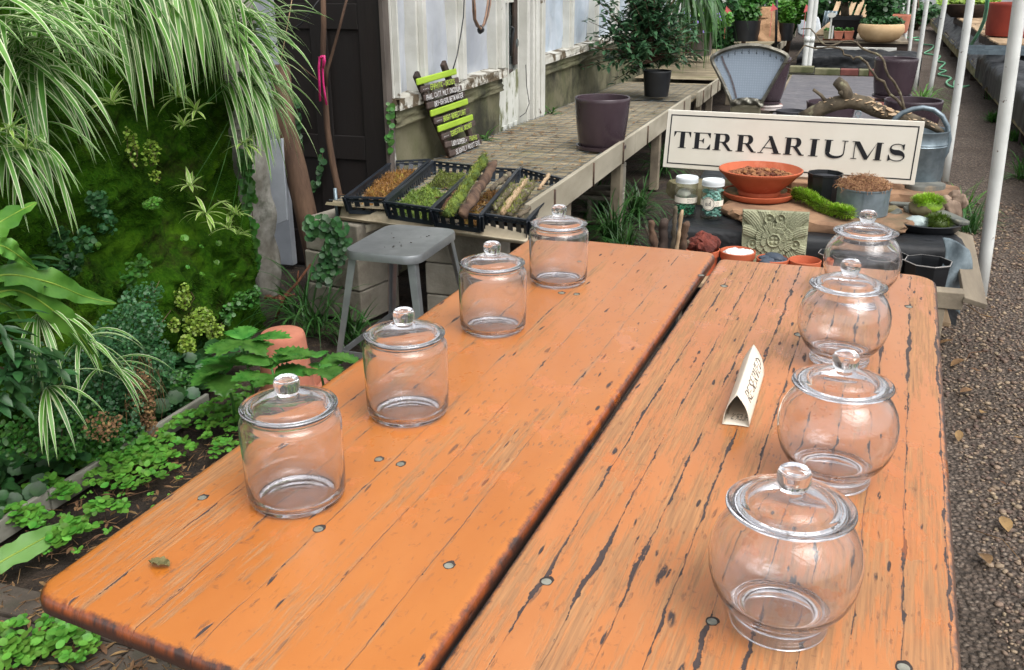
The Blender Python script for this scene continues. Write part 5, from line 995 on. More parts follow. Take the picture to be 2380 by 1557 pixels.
class GL:                                                            # fat-face serif capitals, cap height 1
    def __init__(s, mb, fn): s.mb = mb; s.fn = fn; s.k = 0
    def P(s, *pts): s.k += 1; z = .001+s.k*.00005; s.mb.add([s.fn(x, y, z) for x, y in pts], [tuple(range(len(pts)))])
    def strip(s, pts, ws):
        L_, R_ = [], []
        for i, p in enumerate(pts):
            a = pts[max(0, i-1)]; b = pts[min(len(pts)-1, i+1)]; dx, dy = b[0]-a[0], b[1]-a[1]; l = math.hypot(dx, dy); L_.append((p[0]-dy/l*ws[i]/2, p[1]+dx/l*ws[i]/2)); R_.append((p[0]+dy/l*ws[i]/2, p[1]-dx/l*ws[i]/2))
        s.k += 1; z = .001+s.k*.00005; n = len(pts); s.mb.add([s.fn(x, y, z) for x, y in L_+R_], [(i, i+1, n+i+1, n+i) for i in range(n-1)])
    def stem(s, x, w=.29, y0=0, y1=1, sl=.11): s.P((x, y0), (x+w, y0), (x+w, y1), (x, y1)); [s.P((x-sl, y), (x+w+sl, y), (x+w+sl, y+.045), (x-sl, y+.045)) for y, k in ((0, y0 == 0), (.955, y1 == 1)) if k]
    def T(s, x, w): s.stem(x+w/2-.13, y1=.96); s.P((x, .95), (x+w, .95), (x+w, 1), (x, 1)); s.P((x, 1), (x, .68), (x+.03, .68), (x+.16, .95)); s.P((x+w, 1), (x+w-.16, .95), (x+w-.03, .68), (x+w, .68))
    def E(s, x, w): s.stem(x+.1); s.P((x+.3, .95), (x+w, .95), (x+w, 1), (x+.3, 1)); s.P((x+.3, 0), (x+w, 0), (x+w, .05), (x+.3, .05)); s.P((x+w, 1), (x+w-.2, .95), (x+w-.03, .70), (x+w, .70)); s.P((x+w+.03, 0), (x+w+.03, .32), (x+w, .32), (x+w-.2, .05)); s.P((x+.3, .49), (x+.66, .49), (x+.66, .535), (x+.3, .535)); s.P((x+.69, .36), (x+.69, .67), (x+.66, .67), (x+.56, .535), (x+.56, .49), (x+.66, .36))
    def R(s, x, w):
        s.stem(x+.1); n = 14; pts = []; ws = []
        for i in range(n+1): a = PI/2-PI*i/n; pts.append((x+.62+.24*math.cos(a), .735+.235*math.sin(a))); ws.append(.055+.23*max(0, math.cos(a))**1.2)
        pts = [(x+.3, .972)]+pts+[(x+.3, .5)]; ws = [.05]+ws+[.05]; s.strip(pts, ws); s.P((x+.50, .5), (x+.78, .47), (x+1.12, .06), (x+1.24, .06), (x+1.24, .0), (x+.96, .0))
    def A(s, x, w): s.P((x+w*.52, 1.03), (x+w*.50, .85), (x+.20, .03), (x+.14, .03)); s.P((x+w*.40, 1.03), (x+w*.56, 1.03), (x+w-.10, .03), (x+w-.42, .03)); s.P((x+.28, .30), (x+w*.68, .30), (x+w*.67, .35), (x+.3, .35)); s.P((x, 0), (x+.36, 0), (x+.36, .045), (x, .045)); s.P((x+w-.55, 0), (x+w+.02, 0), (x+w+.02, .045), (x+w-.55, .045))
    def I(s, x, w): s.stem(x+w/2-.13, sl=.14)
    def U(s, x, w):
        s.stem(x+.12, y0=.3); s.P((x+w-.26, .3), (x+w-.20, .3), (x+w-.20, 1), (x+w-.26, 1)); s.P((x+w-.4, .955), (x+w-.05, .955), (x+w-.05, 1), (x+w-.4, 1)); n = 12; pts = []; ws = []
        x0, x1 = x+.25, x+w-.23
        for i in range(n+1): a = PI+PI*i/n; pts.append(((x0+x1)/2+(x1-x0)/2*math.cos(a), .3+.27*math.sin(a))); ws.append(.26+(.06-.26)*(i/n)**.8)
        s.strip(pts, ws)
    def M(s, x, w): s.P((x+.17, .03), (x+.22, .03), (x+.22, .97), (x+.17, .97)); s.P((x+.12, 1), (x+.44, 1), (x+w*.56, .14), (x+w*.5, 0), (x+w*.44, 0)); s.P((x+w-.40, 1), (x+w*.5+.02, .12), (x+w*.47, 0), (x+w*.53, 0)); s.P((x+w-.42, .0), (x+w-.14, .0), (x+w-.14, 1), (x+w-.42, 1)); s.P((x+.02, 0), (x+.37, 0), (x+.37, .045), (x+.02, .045)); s.P((x+.02, .955), (x+.3, .955), (x+.3, 1), (x+.02, 1)); s.P((x+w-.52, 0), (x+w-.04, 0), (x+w-.04, .045), (x+w-.52, .045)); s.P((x+w-.3, .955), (x+w-.04, .955), (x+w-.04, 1), (x+w-.3, 1))
    def S(s, x, w):
        pts = []; ws = []
        for i in range(26):
            q = i/25; 
            if q < .5: a = R(35)+R(235)*q*2; pts.append((x+w*.5+w*.36*math.cos(a), .735+.235*math.sin(a)))
            else: a = R(90)-R(235)*(q-.5)*2; pts.append((x+w*.5+w*.39*math.cos(a), .27+.235*math.sin(a)))
            ws.append(.05+.25*math.exp(-((q-.5)/.15)**2))
        s.strip(pts, ws); s.P((x+w*.86, 1), (x+w*.86, .66), (x+w*.83, .66), (x+w*.70, .92), (x+w*.78, .95)); s.P((x+.06, .0), (x+.06, .36), (x+.10, .36), (x+.24, .09), (x+.16, .05))
m = MB(); H0 = .285*H_; xs = [388, 517, 650, 800, 938, 1102, 1243, 1344, 1512, 1728]; wds = [112, 112, 130, 130, 147, 130, 82, 150, 192, 112]
glx = GL(m, lambda x, y, z: SGf(.036+(x*103-388)/1585, .357+.285*y, z))
for ch, x, w_ in zip('TERRARIUMS', xs, wds): getattr(glx, ch)((x)/103, w_/103)
obj('lettering', m, INK, t, smooth=False)
for x, y, fr_ in ((1663, 268, 0), (1995, 264, 0), (1676, 418, 1)):
    p = PS(x, y, SG+.012 if not fr_ else SG-.02); m = MB(); m.tube([p+V((.013*math.cos(a), 0, .013*math.sin(a))) for a in [2*PI*i/14 for i in range(14)]]+[p+V((.013, 0, 0))], .0028, 6); m.tube([p-V((0, 0, .013)), p-V((0, -.002, .035))], .0026, 6); obj('eye_hook', m, GALV, t)
# ---- stones under the sign
STONE_T = mat('stone_tan', (164, 128, 98), (128, 98, 76), sc=7, rough=.9, bump=.5, bsc=40, c3=(106, 92, 70), thr=(.55, .7)); SLATE = mat('slate', (110, 112, 104), (84, 88, 84), sc=9, rough=.75, bump=.4, bsc=40, c3=(140, 136, 120), thr=(.58, .7)); STONE_G = mat('stone_mossy', (120, 110, 84), (92, 88, 58), sc=7, rough=.9, bump=.5, bsc=40, c3=(150, 128, 96), thr=(.56, .7))
def slab(name, label, c, s, z, w_, d_, h, rz, mt, rx=0, ry=0, rag=.12, cat='stone', grp='flat stones on the display'):
    m = MB(); n = 22; pl = []
    for i in range(n): a = 2*PI*i/n; k = 1/max(abs(math.cos(a)), abs(math.sin(a)))**.75; r_ = k*(1+rag*NZ.noise(V((math.cos(a)*2+c*9, math.sin(a)*2+s*5, 1)))); pl.append((w_/2*r_*math.cos(a)*.9, d_/2*r_*math.sin(a)*.9))
    m.prism(pl, 0, h, TR((c, s, z), rz, 1, rx, ry)); o = obj(name, m, mt, smooth=False, label=label, cat=cat, group=grp); bevel(o, min(.006, h*.25)); return o
def flag(name, label, c, s, z, w_, d_, h, rz, mt, sd):
    m = MB(); vs, fs = ICO[4]; M = TR((c, s, z), rz); out = []
    for v in vs:
        k = 1+.22*NZ.noise(V((v.x*1.6, v.y*1.6, sd)))+.10*NZ.noise(V((v.x*5, v.y*5, sd))); q = V((v.x*w_/2*k, v.y*d_/2*k, h/2+h/2*max(-1, min(1, v.z*4))))
        q += V((1, 1, 0))*.006*NZ.noise(V((v.x*14, v.y*14, v.z*9+sd))); q.z += .005*NZ.noise(V((q.x*18, q.y*18, sd))) if v.z > 0 else 0; out.append(M @ q)
    m.add(out, fs); return obj(name, m, mt, label=label, cat='stone', group='flat stones on the display', auto=35)
flag('flagstone', 'broad tan flagstone under the clay bowl and galvanised tin', .02, 4.72, ZT+.002, 1.0, .50, .05, .05, STONE_T, 3)
flag('flagstone', 'mossy brown flagstone beneath the left end of the sign', -.46, 5.02, ZT+.002, .62, .34, .08, .1, STONE_G, 7)
slab('flagstone', 'tan block holding up the middle of the sign', .0, 5.1, ZT+.055, .4, .2, .06, -.1, STONE_T); flag('flagstone', 'pale tan stone slab under the watering can', .38, 5.2, ZT+.002, .56, .42, .085, .1, STONE_T, 11)
m = MB(); p = PZ(2052, 482, ZT+.01); m.rock(p+V((0, .14, .05)), .11, (1, .7, .62), .25, 3, 5, .3); obj('boulder', m, STONE_T, label='rounded tan rock between the galvanised tin and the grey stump', cat='rock')
# ---- bowl, saucer, chips
def potp(t, name, p, prof, mt, k=1, parent=None, au=55, n=44): m = MB(); m.lathe(prof, n, Matrix.Translation(p)); return obj(name, m, mt, parent or t, auto=au)
def chips(name, label, p, r, n, sz, mt, hh=.02, cat='gravel', sq=(1.2, .9, .6)):
    m = MB()
    for i in range(n): a = U(0, 6.28); q = r*U(0, 1)**.55; m.rock(p+V((q*math.cos(a), q*math.sin(a), hh*(1-(q/r)**2)*U(.3, 1))), sz*U(.6, 1.3), sq, .5, 1, i, U(0, 3))
    o = obj(name, m, mt, smooth=False, label=label, cat=cat, kind='stuff'); return o
p = PZ(1762, 458, ZT+.055); k = px(p); r = 83*k
t = thing('bowl_saucer', 'wide terracotta saucer beneath the big clay bowl', 'saucer', p); potp(t, 'dish', p, [(e_, 0), (r*.88, 0), (r*.97, .012), (r, .030), (r*.95, .032), (r*.90, .014), (e_, .012)], TERRA)
p2 = p+V((0, .01, .014)); r = 95*k; hh = .128
t = thing('clay_bowl', 'large flared terracotta bowl heaped with reddish bark chips, before the sign', 'bowl', p2); potp(t, 'bowl', p2, [(e_, 0), (r*.50, 0), (r*.52, .008), (r*.50, .022), (r*.60, .040), (r*.78, .074), (r*.92, .107), (r*.985, hh-.012), (r, hh), (r*.97, hh+.003), (r*.94, hh-.002), (r*.88, hh-.03), (r*.6, hh-.045), (e_, hh-.045)], TERRA)
CHIPM = mat('bark_chips', (148, 98, 66), (116, 74, 50), sc=30, rough=.9, isl=.4, bump=.4); chips('bark_chips', 'reddish bark chips in the clay bowl', p2+V((0, 0, hh-.034)), r*.80, 240, .013, CHIPM, .032)
# ---- two plastic jars
LIDW = mat('white_lid', (226, 232, 234), (216, 222, 226), sc=9, rough=.35); SEAG = mat('sea_glass', (150, 206, 190), (176, 222, 208), sc=20, rough=.3, isl=.2, trans=.3); GREENC = mat('green_chips', (40, 108, 74), (66, 140, 98), sc=40, rough=.3, isl=.5); SANDM = mat('pale_sand', (196, 192, 176), sc=60, rough=.9)
def pjar(label, x, y, wpx, hpx, lab_round, fill):
    p = PZ(x, y, ZT+.004); k = px(p); r = wpx*k/2; h = hpx*k; t = thing('plastic_jar', label, 'jar', p, 0, 'clear plastic jars with white lids')
    m = MB(); m.lathe([(e_, 0), (r*.97, 0), (r, .006), (r, h*.80), (r*.93, h*.83), (r*.93, h*.86), (r*.90, h*.86), (r*.90, h*.83), (r*.97, h*.79), (r*.97, .008), (e_, .006)], 32, Matrix.Translation(p), close=True); obj('body', m, PLAS, t, recalc=True)
    m = MB(); m.lathe([(r*1.0, h*.845), (r*1.02, h*.85), (r*1.0, h*.89), (r*1.02, h*.9), (r*1.0, h*.94), (r*1.01, h*.96), (r*.97, h*.985), (r*.80, h*.985), (r*.78, h*.98), (e_, h*.98)], 32, Matrix.Translation(p)); obj('lid', m, LIDW, t, auto=50)
    m = MB(); z0, z1 = h*.36, h*.50; m.lathe([(r*1.004, z0), (r*1.004, z1)], 40, Matrix.Translation(p)); lb = obj('paper_label', m, PAPER, t)
    k_ = MB(); cf = lambda x, y, z: p+V((r*(1.012+z*8)*math.sin(x/r-.3), -r*(1.012+z*8)*math.cos(x/r-.3), z0+y))
    for j in range(3): stroke(k_, [(r*(.55+.02*i) if not lab_round else r*(.75+.02*i), (z1-z0)*(.25+.25*j)+U(-.0012, .0012)) for i in range(30 if not lab_round else 18)], .0009, cf)
    obj('writing', k_, INK, lb)
    if lab_round:
        k_ = MB(); ra = r*.60; cc2 = (r*.08, (z1-z0)*.45)
        for i in range(28):
            a0, a1 = 2*PI*i/28, 2*PI*(i+1)/28; k_.add([cf(cc2[0], cc2[1], .0005), cf(cc2[0]+ra*math.cos(a0), cc2[1]+ra*math.sin(a0), .0005), cf(cc2[0]+ra*math.cos(a1), cc2[1]+ra*math.sin(a1), .0005)], [(0, 1, 2)])
        rl = obj('round_label', k_, PAPER, t, smooth=False); k_ = MB(); stroke(k_, [(cc2[0]+ra*.88*math.cos(2*PI*i/28), cc2[1]+ra*.88*math.sin(2*PI*i/28)) for i in range(29)], .0016, lambda x, y, z: cf(x, y, z+.0009))
        for q, ch in ((-.45, 'a'), (.02, 'd')): [stroke(k_, [(cc2[0]+ra*(q+a*.75), cc2[1]+ra*(-.3+b*.75)) for a, b in st], .0018, lambda x, y, z: cf(x, y, z+.0009)) for st in ST[ch]]
        obj('monogram', k_, INK, rl, smooth=False)
    m = MB()
    if fill == 'glass': [m.rock(p+V((r*.80*math.cos(a)*q, r*.80*math.sin(a)*q, z)), .011*U(.7, 1.2), (1.2, .9, .6), .4, 1, int(z*900), U(0, 3)) for a, q, z in [(U(0, 6.28), U(.2, 1), U(.016, h*.72)) for _ in range(200)]]; obj('sea_glass', m, SEAG, t, smooth=False)
    else:
        [m.rock(p+V((r*.82*math.cos(a)*q, r*.82*math.sin(a)*q, z)), .007*U(.7, 1.2), (1.2, .9, .6), .4, 1, int(z*900), U(0, 3)) for a, q, z in [(U(0, 6.28), U(0, 1)**.5, U(.012, h*.26)) for _ in range(240)]]; obj('green_chips', m, GREENC, t, smooth=False)
        m = MB(); m.rock(p+V((-r*.2, 0, h*.55)), r*.62, (1, .8, .7), .15, 3, 2); obj('pale_pouch', m, SANDM, t)
pjar('clear plastic jar a third full of green chips, left of the pair by the sign', 1592, 500, 51, 92, False, 'chips')
pjar('clear plastic jar packed with aqua sea glass and a round monogram label', 1652, 507, 51, 92, True, 'glass')
# ---- black pot, tin with moss, mossy log
def opot(label, x, y, z, w_, hpx, fillm, fl, n=10, grp='black angular nursery pots', lab=None, rimm=None, base=None):
    p = PZ(x, y, z); k = px(p); r = w_*k/2; h = hpx*k*1.05
    if base is not None: h = p.z-base; p = V((p.x, p.y, base))
    t = thing('black_pot', label, 'plant pot', p, .2, grp); m = MB(); m.lathe([(e_, 0), (r*.84, 0), (r*.86, .004), (r*.97, h-.012), (r, h-.01), (r*1.0, h), (r*.95, h), (r*.93, h-.012), (r*.84, h*.4), (e_, h*.4)], n); obj('pot', m, BLKPL, t, world=False, smooth=False)
    if rimm: m = MB(); m.lathe([(r*.985, h+.0004), (r*1.012, h+.0004), (r*1.012, h-.003)], n); obj('rim', m, rimm, t, world=False, smooth=False)
    m = MB(); m.lathe([(e_, h*fl+.012), (r*.5, h*fl+.008), (r*(.86+.08*fl), h*fl)], n); obj('filling', m, fillm, t, world=False); return p, r, h
RIMG = flat('pot_rim_worn', (176, 172, 168), .5)
opot('black pot of charcoal between the clay bowl and galvanised tin', 1911, 470, ZT+.055, 80, 66, mat('charcoal', (30, 33, 40), (48, 52, 60), sc=40, rough=.7, bump=.8), .86)
TIN = mat('tin_zinc', (128, 140, 146), (106, 118, 124), sc=16, rough=.5, metal=.35, bump=.1, c3=(90, 102, 96), thr=(.6, .72))
p = PZ(2001, 493, ZT+.055); k = px(p); r = 60*k; h = 58*k*1.05; t = thing('zinc_tin', 'short round galvanised tin holding dry brown moss, by the sign', 'tin', p); potp(t, 'tin', p, [(e_, 0), (r*.97, 0), (r*.97, h-.008), (r, h-.006), (r, h), (r*.97, h), (r*.95, h-.01), (r*.94, .01)], TIN)
m = MB(); m.box((-.002, -r*.985, .004), (.004, -r*.965, h-.008), Matrix.Translation(p)); obj('seam', m, TIN, t, smooth=False)
m = MB(); m.rock(p+V((0, 0, h-.004)), r*.95, (1, 1, .30), .18, 3, 4); hm = obj('dry_moss', m, mat('dry_moss', (168, 128, 96), (128, 92, 66), sc=30, rough=1, bump=1, bsc=90), label='tangled heap of dry tan moss spilling over the galvanised tin', cat='moss')
m = MB()
for i in range(900): a = U(0, 6.28); q = U(0, 1)**.6*r*1.0; c = p+V((q*math.cos(a), q*math.sin(a), h+.045*(1-(q/r)**2)*U(.3, 1.1))); d = V((U(-1, 1), U(-1, 1), U(-.3, .9))).normalized(); m.tube([c, c+d*.014+V((0, 0, .006)), c+d*.03+V((U(-.01, .01), U(-.01, .01), -.004))], .0012, 3, cap=False)
obj('strands', m, LEAF('dry_strand', (182, 140, 104), (146, 106, 76), isl=.3, tr=.1, rough=.9), hm)
def mossy_log(name, label, a, b, r, n, mt1, mt2, cat='log'):
    m = MB(); P_ = [V(a).lerp(V(b), i/9)+V((0, U(-.006, .006), .010*math.sin(i*.9))) for i in range(10)]; m.tube(P_, [r*(.8+.25*math.sin(i*1.3+1)) for i in range(10)], 12); m.v = [tuple(V(v)+V((0, 0, 1))*NZ.noise(V(v)*40)*.008) for v in m.v]; o = obj(name, m, mt1, label=label, cat=cat)
    g = MB()
    for i in range(n): q = U(0, 8.99); j = int(q); w_ = V((U(-1, 1), U(-1, .6), U(-.4, 1))).normalized(); leaf(g, P_[j].lerp(P_[j+1], q-j)+w_*r*.9, w_+V((0, 0, .2)), U(.009, .02), .005, 10, 2, .2, prof='blade')
    obj('moss_sprigs', g, mt2, o); return o
MB_BG = LEAF('moss_bright_tip', (132, 172, 44), (164, 196, 66), isl=.45)
mossy_log('mossy_log', 'bright green moss-covered log lying aslant in front of the tin', PZ(1850, 450, ZT+.09), PZ(1976, 503, ZT+.075), .030, 3600, MB_GR, MB_BG)
# ---- stump, moss rock, slate dish
p = PZ(2143, 482, ZT+.005); k = px(p); r = 46*k; m = MB(); m.lathe([(e_, 0), (r, 0), (r*.97, .06), (r*1.0, .10), (r*.96, .105), (e_, .107)], 26, Matrix.Translation(p+V((0, .10, 0))), wob=.07); obj('stump', m, mat('stump_grey', (122, 122, 114), (92, 94, 90), sc=7, rough=.9, bump=.5, bsc=30, st=(1, 1, .2), c3=(168, 140, 104), thr=(.6, .75)), auto=50, label='weathered grey stump end behind the moss-capped rock', cat='stump')
p = PZ(2150, 530, ZT+.004); k = px(p); r = 80*k
t = thing('slate_dish', 'shallow black dish at the right end of the bench, holding slate pieces', 'dish', p); potp(t, 'dish', p, [(e_, 0), (r*.84, 0), (r*.92, .012), (r*.99, .036), (r*1.02, .040), (r*.98, .043), (r*.93, .034), (r*.88, .014), (e_, .012)], BLKPL)
for lb, x, y, z, w_, d_, h_, rz, rx, ry, mt in (('long grey slate across the back of the black dish', 2145, 492, .055, .19, .075, .018, .1, .1, 0, SLATE), ('grey slate sticking out over the right rim of the black dish', 2212, 510, .055, .19, .07, .018, -.85, 0, .12, SLATE), ('dark blocky slate at the left of the black dish', 2080, 510, .02, .09, .05, .04, .7, 0, -.5, SLATE), ('tan slate wedge over the left rim of the black dish', 2062, 492, .05, .12, .06, .02, .5, .1, -.1, STONE_G), ('thin dark slate lying behind the dish under the moss-capped rock', 2100, 478, .06, .14, .06, .014, 0, 0, 0, SLATE)):
    q = PZ(x, y, ZT+z); slab('slate', lb, q.x, q.y, q.z, w_, d_, h_, rz, mt, rx, ry, .1)
m = MB(); q = PZ(2133, 518, ZT+.035); m.rock(q, .058, (1.15, .8, .58), .12, 2, 11, -.1); obj('quartz_rock', m, mat('pale_stone', (176, 190, 188), (146, 162, 162), sc=16, rough=.45, bump=.3), smooth=False, label='pale blue-white blocky stone in the black dish', cat='rock')
m = MB(); q = PZ(2155, 482, ZT+.085); m.rock(q, .068, (1.15, .9, .7), .2, 3, 3, .4); o = obj('moss_rock', m, STONE_G, label='brown rock capped with bright moss, on the slates of the dish', cat='rock')
def mosscap(q, r, n, par=None, lab=None, h=.5, mt=None, nm='moss_cap', up=.1):
    g = MB()
    for i in range(n):
        w_ = V((U(-1, 1), U(-1, 1), U(up, 1))).normalized(); leaf(g, q+V((w_.x*r*1.12, w_.y*r, w_.z*r*h)), w_+V((0, 0, .3)), U(.010, .022), .005, 12, 2, .2, prof='blade')
    g.rock(q, r*.97, (1.12, 1, h), .1, 2, 2); return obj(nm, g, mt or MB_BG, par, label=lab, cat='moss' if lab else None)
mosscap(q+V((0, 0, .012)), .066, 1100, o, None, .62, None, 'moss_cap', .25); mosscap(PZ(2180, 520, ZT+.04), .05, 700, None, 'round dark green moss cushion at the right of the black dish', .75, LEAF('moss_deep', (74, 98, 30), (100, 124, 44), isl=.4), 'moss_cushion', -.1)
p = PZ(2216, 490, ZT+.05); m = MB()
for i, (dx, dz, r) in enumerate(((0, 0, .045), (.025, .045, .034), (-.03, .03, .03), (.005, .06, .028))): m.rock(p+V((dx, .02*i, dz)), r, (1, .8, 1.1), .35, 3, i)
obj('driftwood_knot', m, mat('driftwood_pale', (158, 136, 118), (112, 94, 80), sc=16, rough=.9, bump=.8, bsc=50, st=(1, 1, .3)), label='knobbly pale driftwood knot at the right end behind the slates', cat='driftwood')
# ---- carved tile
TS = 4.325; ta = [PS(1722, 640, TS-.03), PS(1868, 640, TS-.03), PS(1882, 493, TS+.03), PS(1726, 486, TS+.03)]
def _rel(u, v):
    x = (u-.5)*2; y = (v-.545)*2; r = math.hypot(x, y); a = math.atan2(y, x); h = 0
    h = max(h, .55*(1-((r)/.95)**4)*.3)
    ou = .53*(1+.10*abs(math.sin(a*4))); i_ = .37*(1+.11*abs(math.sin(a*4+.8)))
    if r < ou: h = .52+.26*(r/ou)-.10*abs(math.sin(a*28))*(r/ou > .6)-.16*(abs(math.sin(a*4)) < .12)
    if r < i_: h = .66+.24*(r/i_)-.08*abs(math.sin(a*26))*(r/i_ > .55)-.14*(abs(math.sin(a*4+.8)) < .12)
    if r < .21: h = .98
    if r < .17: h = .70+.25*abs(math.sin(x*24)*math.sin(y*24))
    if r >= ou:
        for th, rc, ln, wd in [(R(d), q, l, w_) for d, q, l, w_ in ((45, .92, .46, .22), (135, .92, .46, .22), (225, .92, .46, .22), (315, .92, .46, .22), (68, .80, .34, .17), (112, .80, .34, .17), (20, .82, .36, .17), (160, .82, .36, .17), (-20, .82, .36, .17), (200, .82, .36, .17), (-68, .80, .3, .17), (248, .80, .3, .17))]:
            dx, dy = x-rc*math.cos(th), y-rc*math.sin(th); p_ = dx*math.cos(th)+dy*math.sin(th); q_ = -dx*math.sin(th)+dy*math.cos(th)+.5*p_*p_*(1 if math.sin(2*th) > 0 else -1); e = (p_/ln)**2+(q_/wd)**2
            if e < 1: h = max(h, .34+.34*(1-e)**.5-.10*abs(math.sin(q_*46)))
        for cx_, cy_ in ((-.17, .66), (.17, .66), (.66, -.12), (-.66, -.12)):
            d = math.hypot(x-cx_, y-cy_)
            if d < .15: h = .42+.34*(.5+.5*math.cos(d/.15*2*PI))
    ed = min(u, 1-u, v, 1-v); return h if ed > .02 else h*ed/.02
m = MB(); tn = V((0, -1, .2)).normalized(); bl = lambda u, v: ta[0].lerp(ta[1], u).lerp(ta[3].lerp(ta[2], u), v)
m.grid(lambda u, v: bl(u, v)+tn*(.036*_rel(u, v)+.0015*NZ.noise(V((u*40, v*40, 0)))), 150, 150)
tb = [p-tn*.035 for p in ta]; tf = [p-tn*.001 for p in ta]; m.add(tf+tb, [(0, 4, 5, 1), (1, 5, 6, 2), (2, 6, 7, 3), (3, 7, 4, 0), (7, 6, 5, 4)])
obj('carved_tile', m, mat('green_sandstone', (154, 154, 126), (136, 138, 112), sc=9, rough=.95, bump=.4, bsc=120, c3=(108, 112, 80), thr=(.58, .72)), auto=60, label='square grey-green stone tile carved with a flower, leaning on the black cloth', cat='carved tile')
# ---- small pots in front
def spot(name, label, x, y, wpx, mt, content, z=.402, sq=.14):
    p = PZ(x, y, z); k = px(p); r = wpx*k/2; h = p.z-.293; b = p-V((0, 0, h)); t = thing(name, label, 'plant pot', b, 0, 'small terracotta dishes along the display front')
    potp(t, 'pot', b, [(e_, 0), (r*.82, 0), (r*.90, h-.03), (r*.98, h-.028), (r, h), (r*.95, h+.002), (r*.90, h-.004), (r*.86, h-.03), (r*.78, h-.05), (e_, h-.05)], mt)
    if content: content(b+V((0, 0, h)), r)
REDR = mat('lava_rock', (120, 56, 44), (84, 40, 34), sc=24, rough=.95, bump=1, bsc=80); WHR = mat('white_rock', (226, 226, 222), (204, 206, 204), sc=14, rough=.7, bump=.3); BLR = mat('blue_grey_rock', (74, 84, 98), (54, 62, 74), sc=14, rough=.5, bump=.2)
def rocks(nm, lbs, mt, n, sz, hh, sq=(1.1, .85, .8), cat='rock', grp=None):
    def f(p, r):
        for i in range(n):
            a = i*2.4+U(-.3, .3); q = r*.62*((i+.5)/n)**.5; m = MB(); m.rock(p+V((q*math.cos(a), q*math.sin(a), -.02+hh*(1-q/r)+U(0, .012))), sz*U(.75, 1.2), (sq[0]*U(.8, 1.2), sq[1]*U(.8, 1.2), sq[2]), .32, 2, i*3+int(r*999), U(0, 3)); obj(nm, m, mt, smooth=nm == 'pebble', label=lbs, cat=cat, group=grp)
    return f
spot('clay_dish', 'small terracotta pot heaped with red lava rock, leftmost in the row', 1633, 578, 80, TERRA, rocks('lava_rock', 'jagged dark red lava rock heaped in the leftmost clay pot', REDR, 16, .034, .075, grp='red lava rocks'))
spot('clay_dish', 'small terracotta pot of white stones in the row before the carved tile', 1715, 583, 82, TERRA, rocks('white_stone', 'chunky white stone in the clay pot beside the lava rock pot', WHR, 14, .024, .012, (1.4, .8, .6), grp='white stones'))
spot('clay_dish', 'small terracotta pot of blue-grey pebbles under the carved tile', 1796, 600, 74, TERRA, rocks('pebble', 'smooth blue-grey pebble in the clay pot under the carved tile', BLR, 9, .032, .018, (1.3, .95, .5), grp='blue-grey pebbles'))
spot('clay_dish', 'small terracotta pot, nearly empty, rightmost of the clay row', 1871, 604, 74, TERRA, None)
opot('black angular pot holding a scrap of brown leaf, right of the last round jar', 2158, 606, .425, 106, 66, SOIL, .55, 8, rimm=RIMG, base=.218); opot('black angular pot just behind the farthest round jar', 2065, 592, .42, 90, 60, SOIL, .5, 8, rimm=RIMG, base=.218); opot('black angular pot half hidden left of the farthest round jar', 1945, 588, .42, 84, 62, SOIL, .5, 8, rimm=RIMG, base=.218)
m = MB(); leaf(m, PZ(2125, 608, .37), (.6, -.2, .4), .09, .06, 6, 5, .3, prof='oval'); obj('brown_leaf', m, LF_DEAD, label='curled brown leaf inside the right-hand black angular pot', cat='leaf')
p, r, h = opot('black angular pot full of driftwood sticks at the left end of the display', 1548, 600, .40, 88, 70, SOIL, .6, 9, rimm=RIMG, base=.293)
for i, (x0, y0, x1, y1, rr, mt, lb) in enumerate(((1525, 600, 1513, 512, .022, BARK, 'thick dark driftwood stick at the left of the black pot'), (1540, 605, 1543, 508, .028, WOODD, 'broad charred driftwood slab in the pot'), (1562, 605, 1570, 478, .015, BARK_G, 'tall pale driftwood stick in the pot'), (1570, 600, 1585, 488, .012, WOODP, 'second tall forked pale stick in the pot'), (1580, 605, 1596, 515, .026, BARK, 'wide brown driftwood piece at the right of the pot'), (1572, 600, 1600, 560, .016, BARK_G, 'short blunt driftwood stub at the front right of the pot'), (1530, 600, 1500, 525, .007, BARK_G, 'thin crooked pale twig leaning out left of the pot'))):
    bark_piece(None, PS(x0, y0, p.y+.03*(i % 3-1)), PS(x1, y1, p.y+.03*(i % 3-1)), rr*.7, mt, 'driftwood_stick', lb, 0, .3); bpy.context.view_layer
    for o in list(COL.objects)[-1:]: o['category'] = 'driftwood'; o['group'] = 'driftwood sticks standing in the black pot'
# ---- watering can
WS = 5.35; a = PS(2122, 424, WS); k = px(a); r = 62*k; h = 120*k*1.03; b = V((a.x, WS, a.z+.0))
t = thing('watering_can', 'galvanised watering can with a big hoop handle behind the right end of the sign', 'watering can', b)
potp(t, 'body', b, [(e_, 0), (r*.93, 0), (r*.95, .01), (r*.935, .03), (r*.97, .045), (r*.97, h*.70), (r*1.0, h*.72), (r*.97, h*.74), (r*1.0, h*.76), (r*.97, h*.78), (r*.98, h-.01), (r*1.01, h-.004), (r*1.0, h), (r*.96, h-.004), (r*.94, .03)], GALV, n=56)
m = MB(); hp = [PS(x, y, WS-.02) for x, y in ((2070, 292), (2080, 276), (2098, 262), (2120, 254), (2145, 250), (2170, 255), (2190, 270), (2203, 295), (2206, 325), (2200, 352), (2186, 375), (2168, 388))]
m.tube(hp, .013, 8); obj('handle', m, GALV, t)
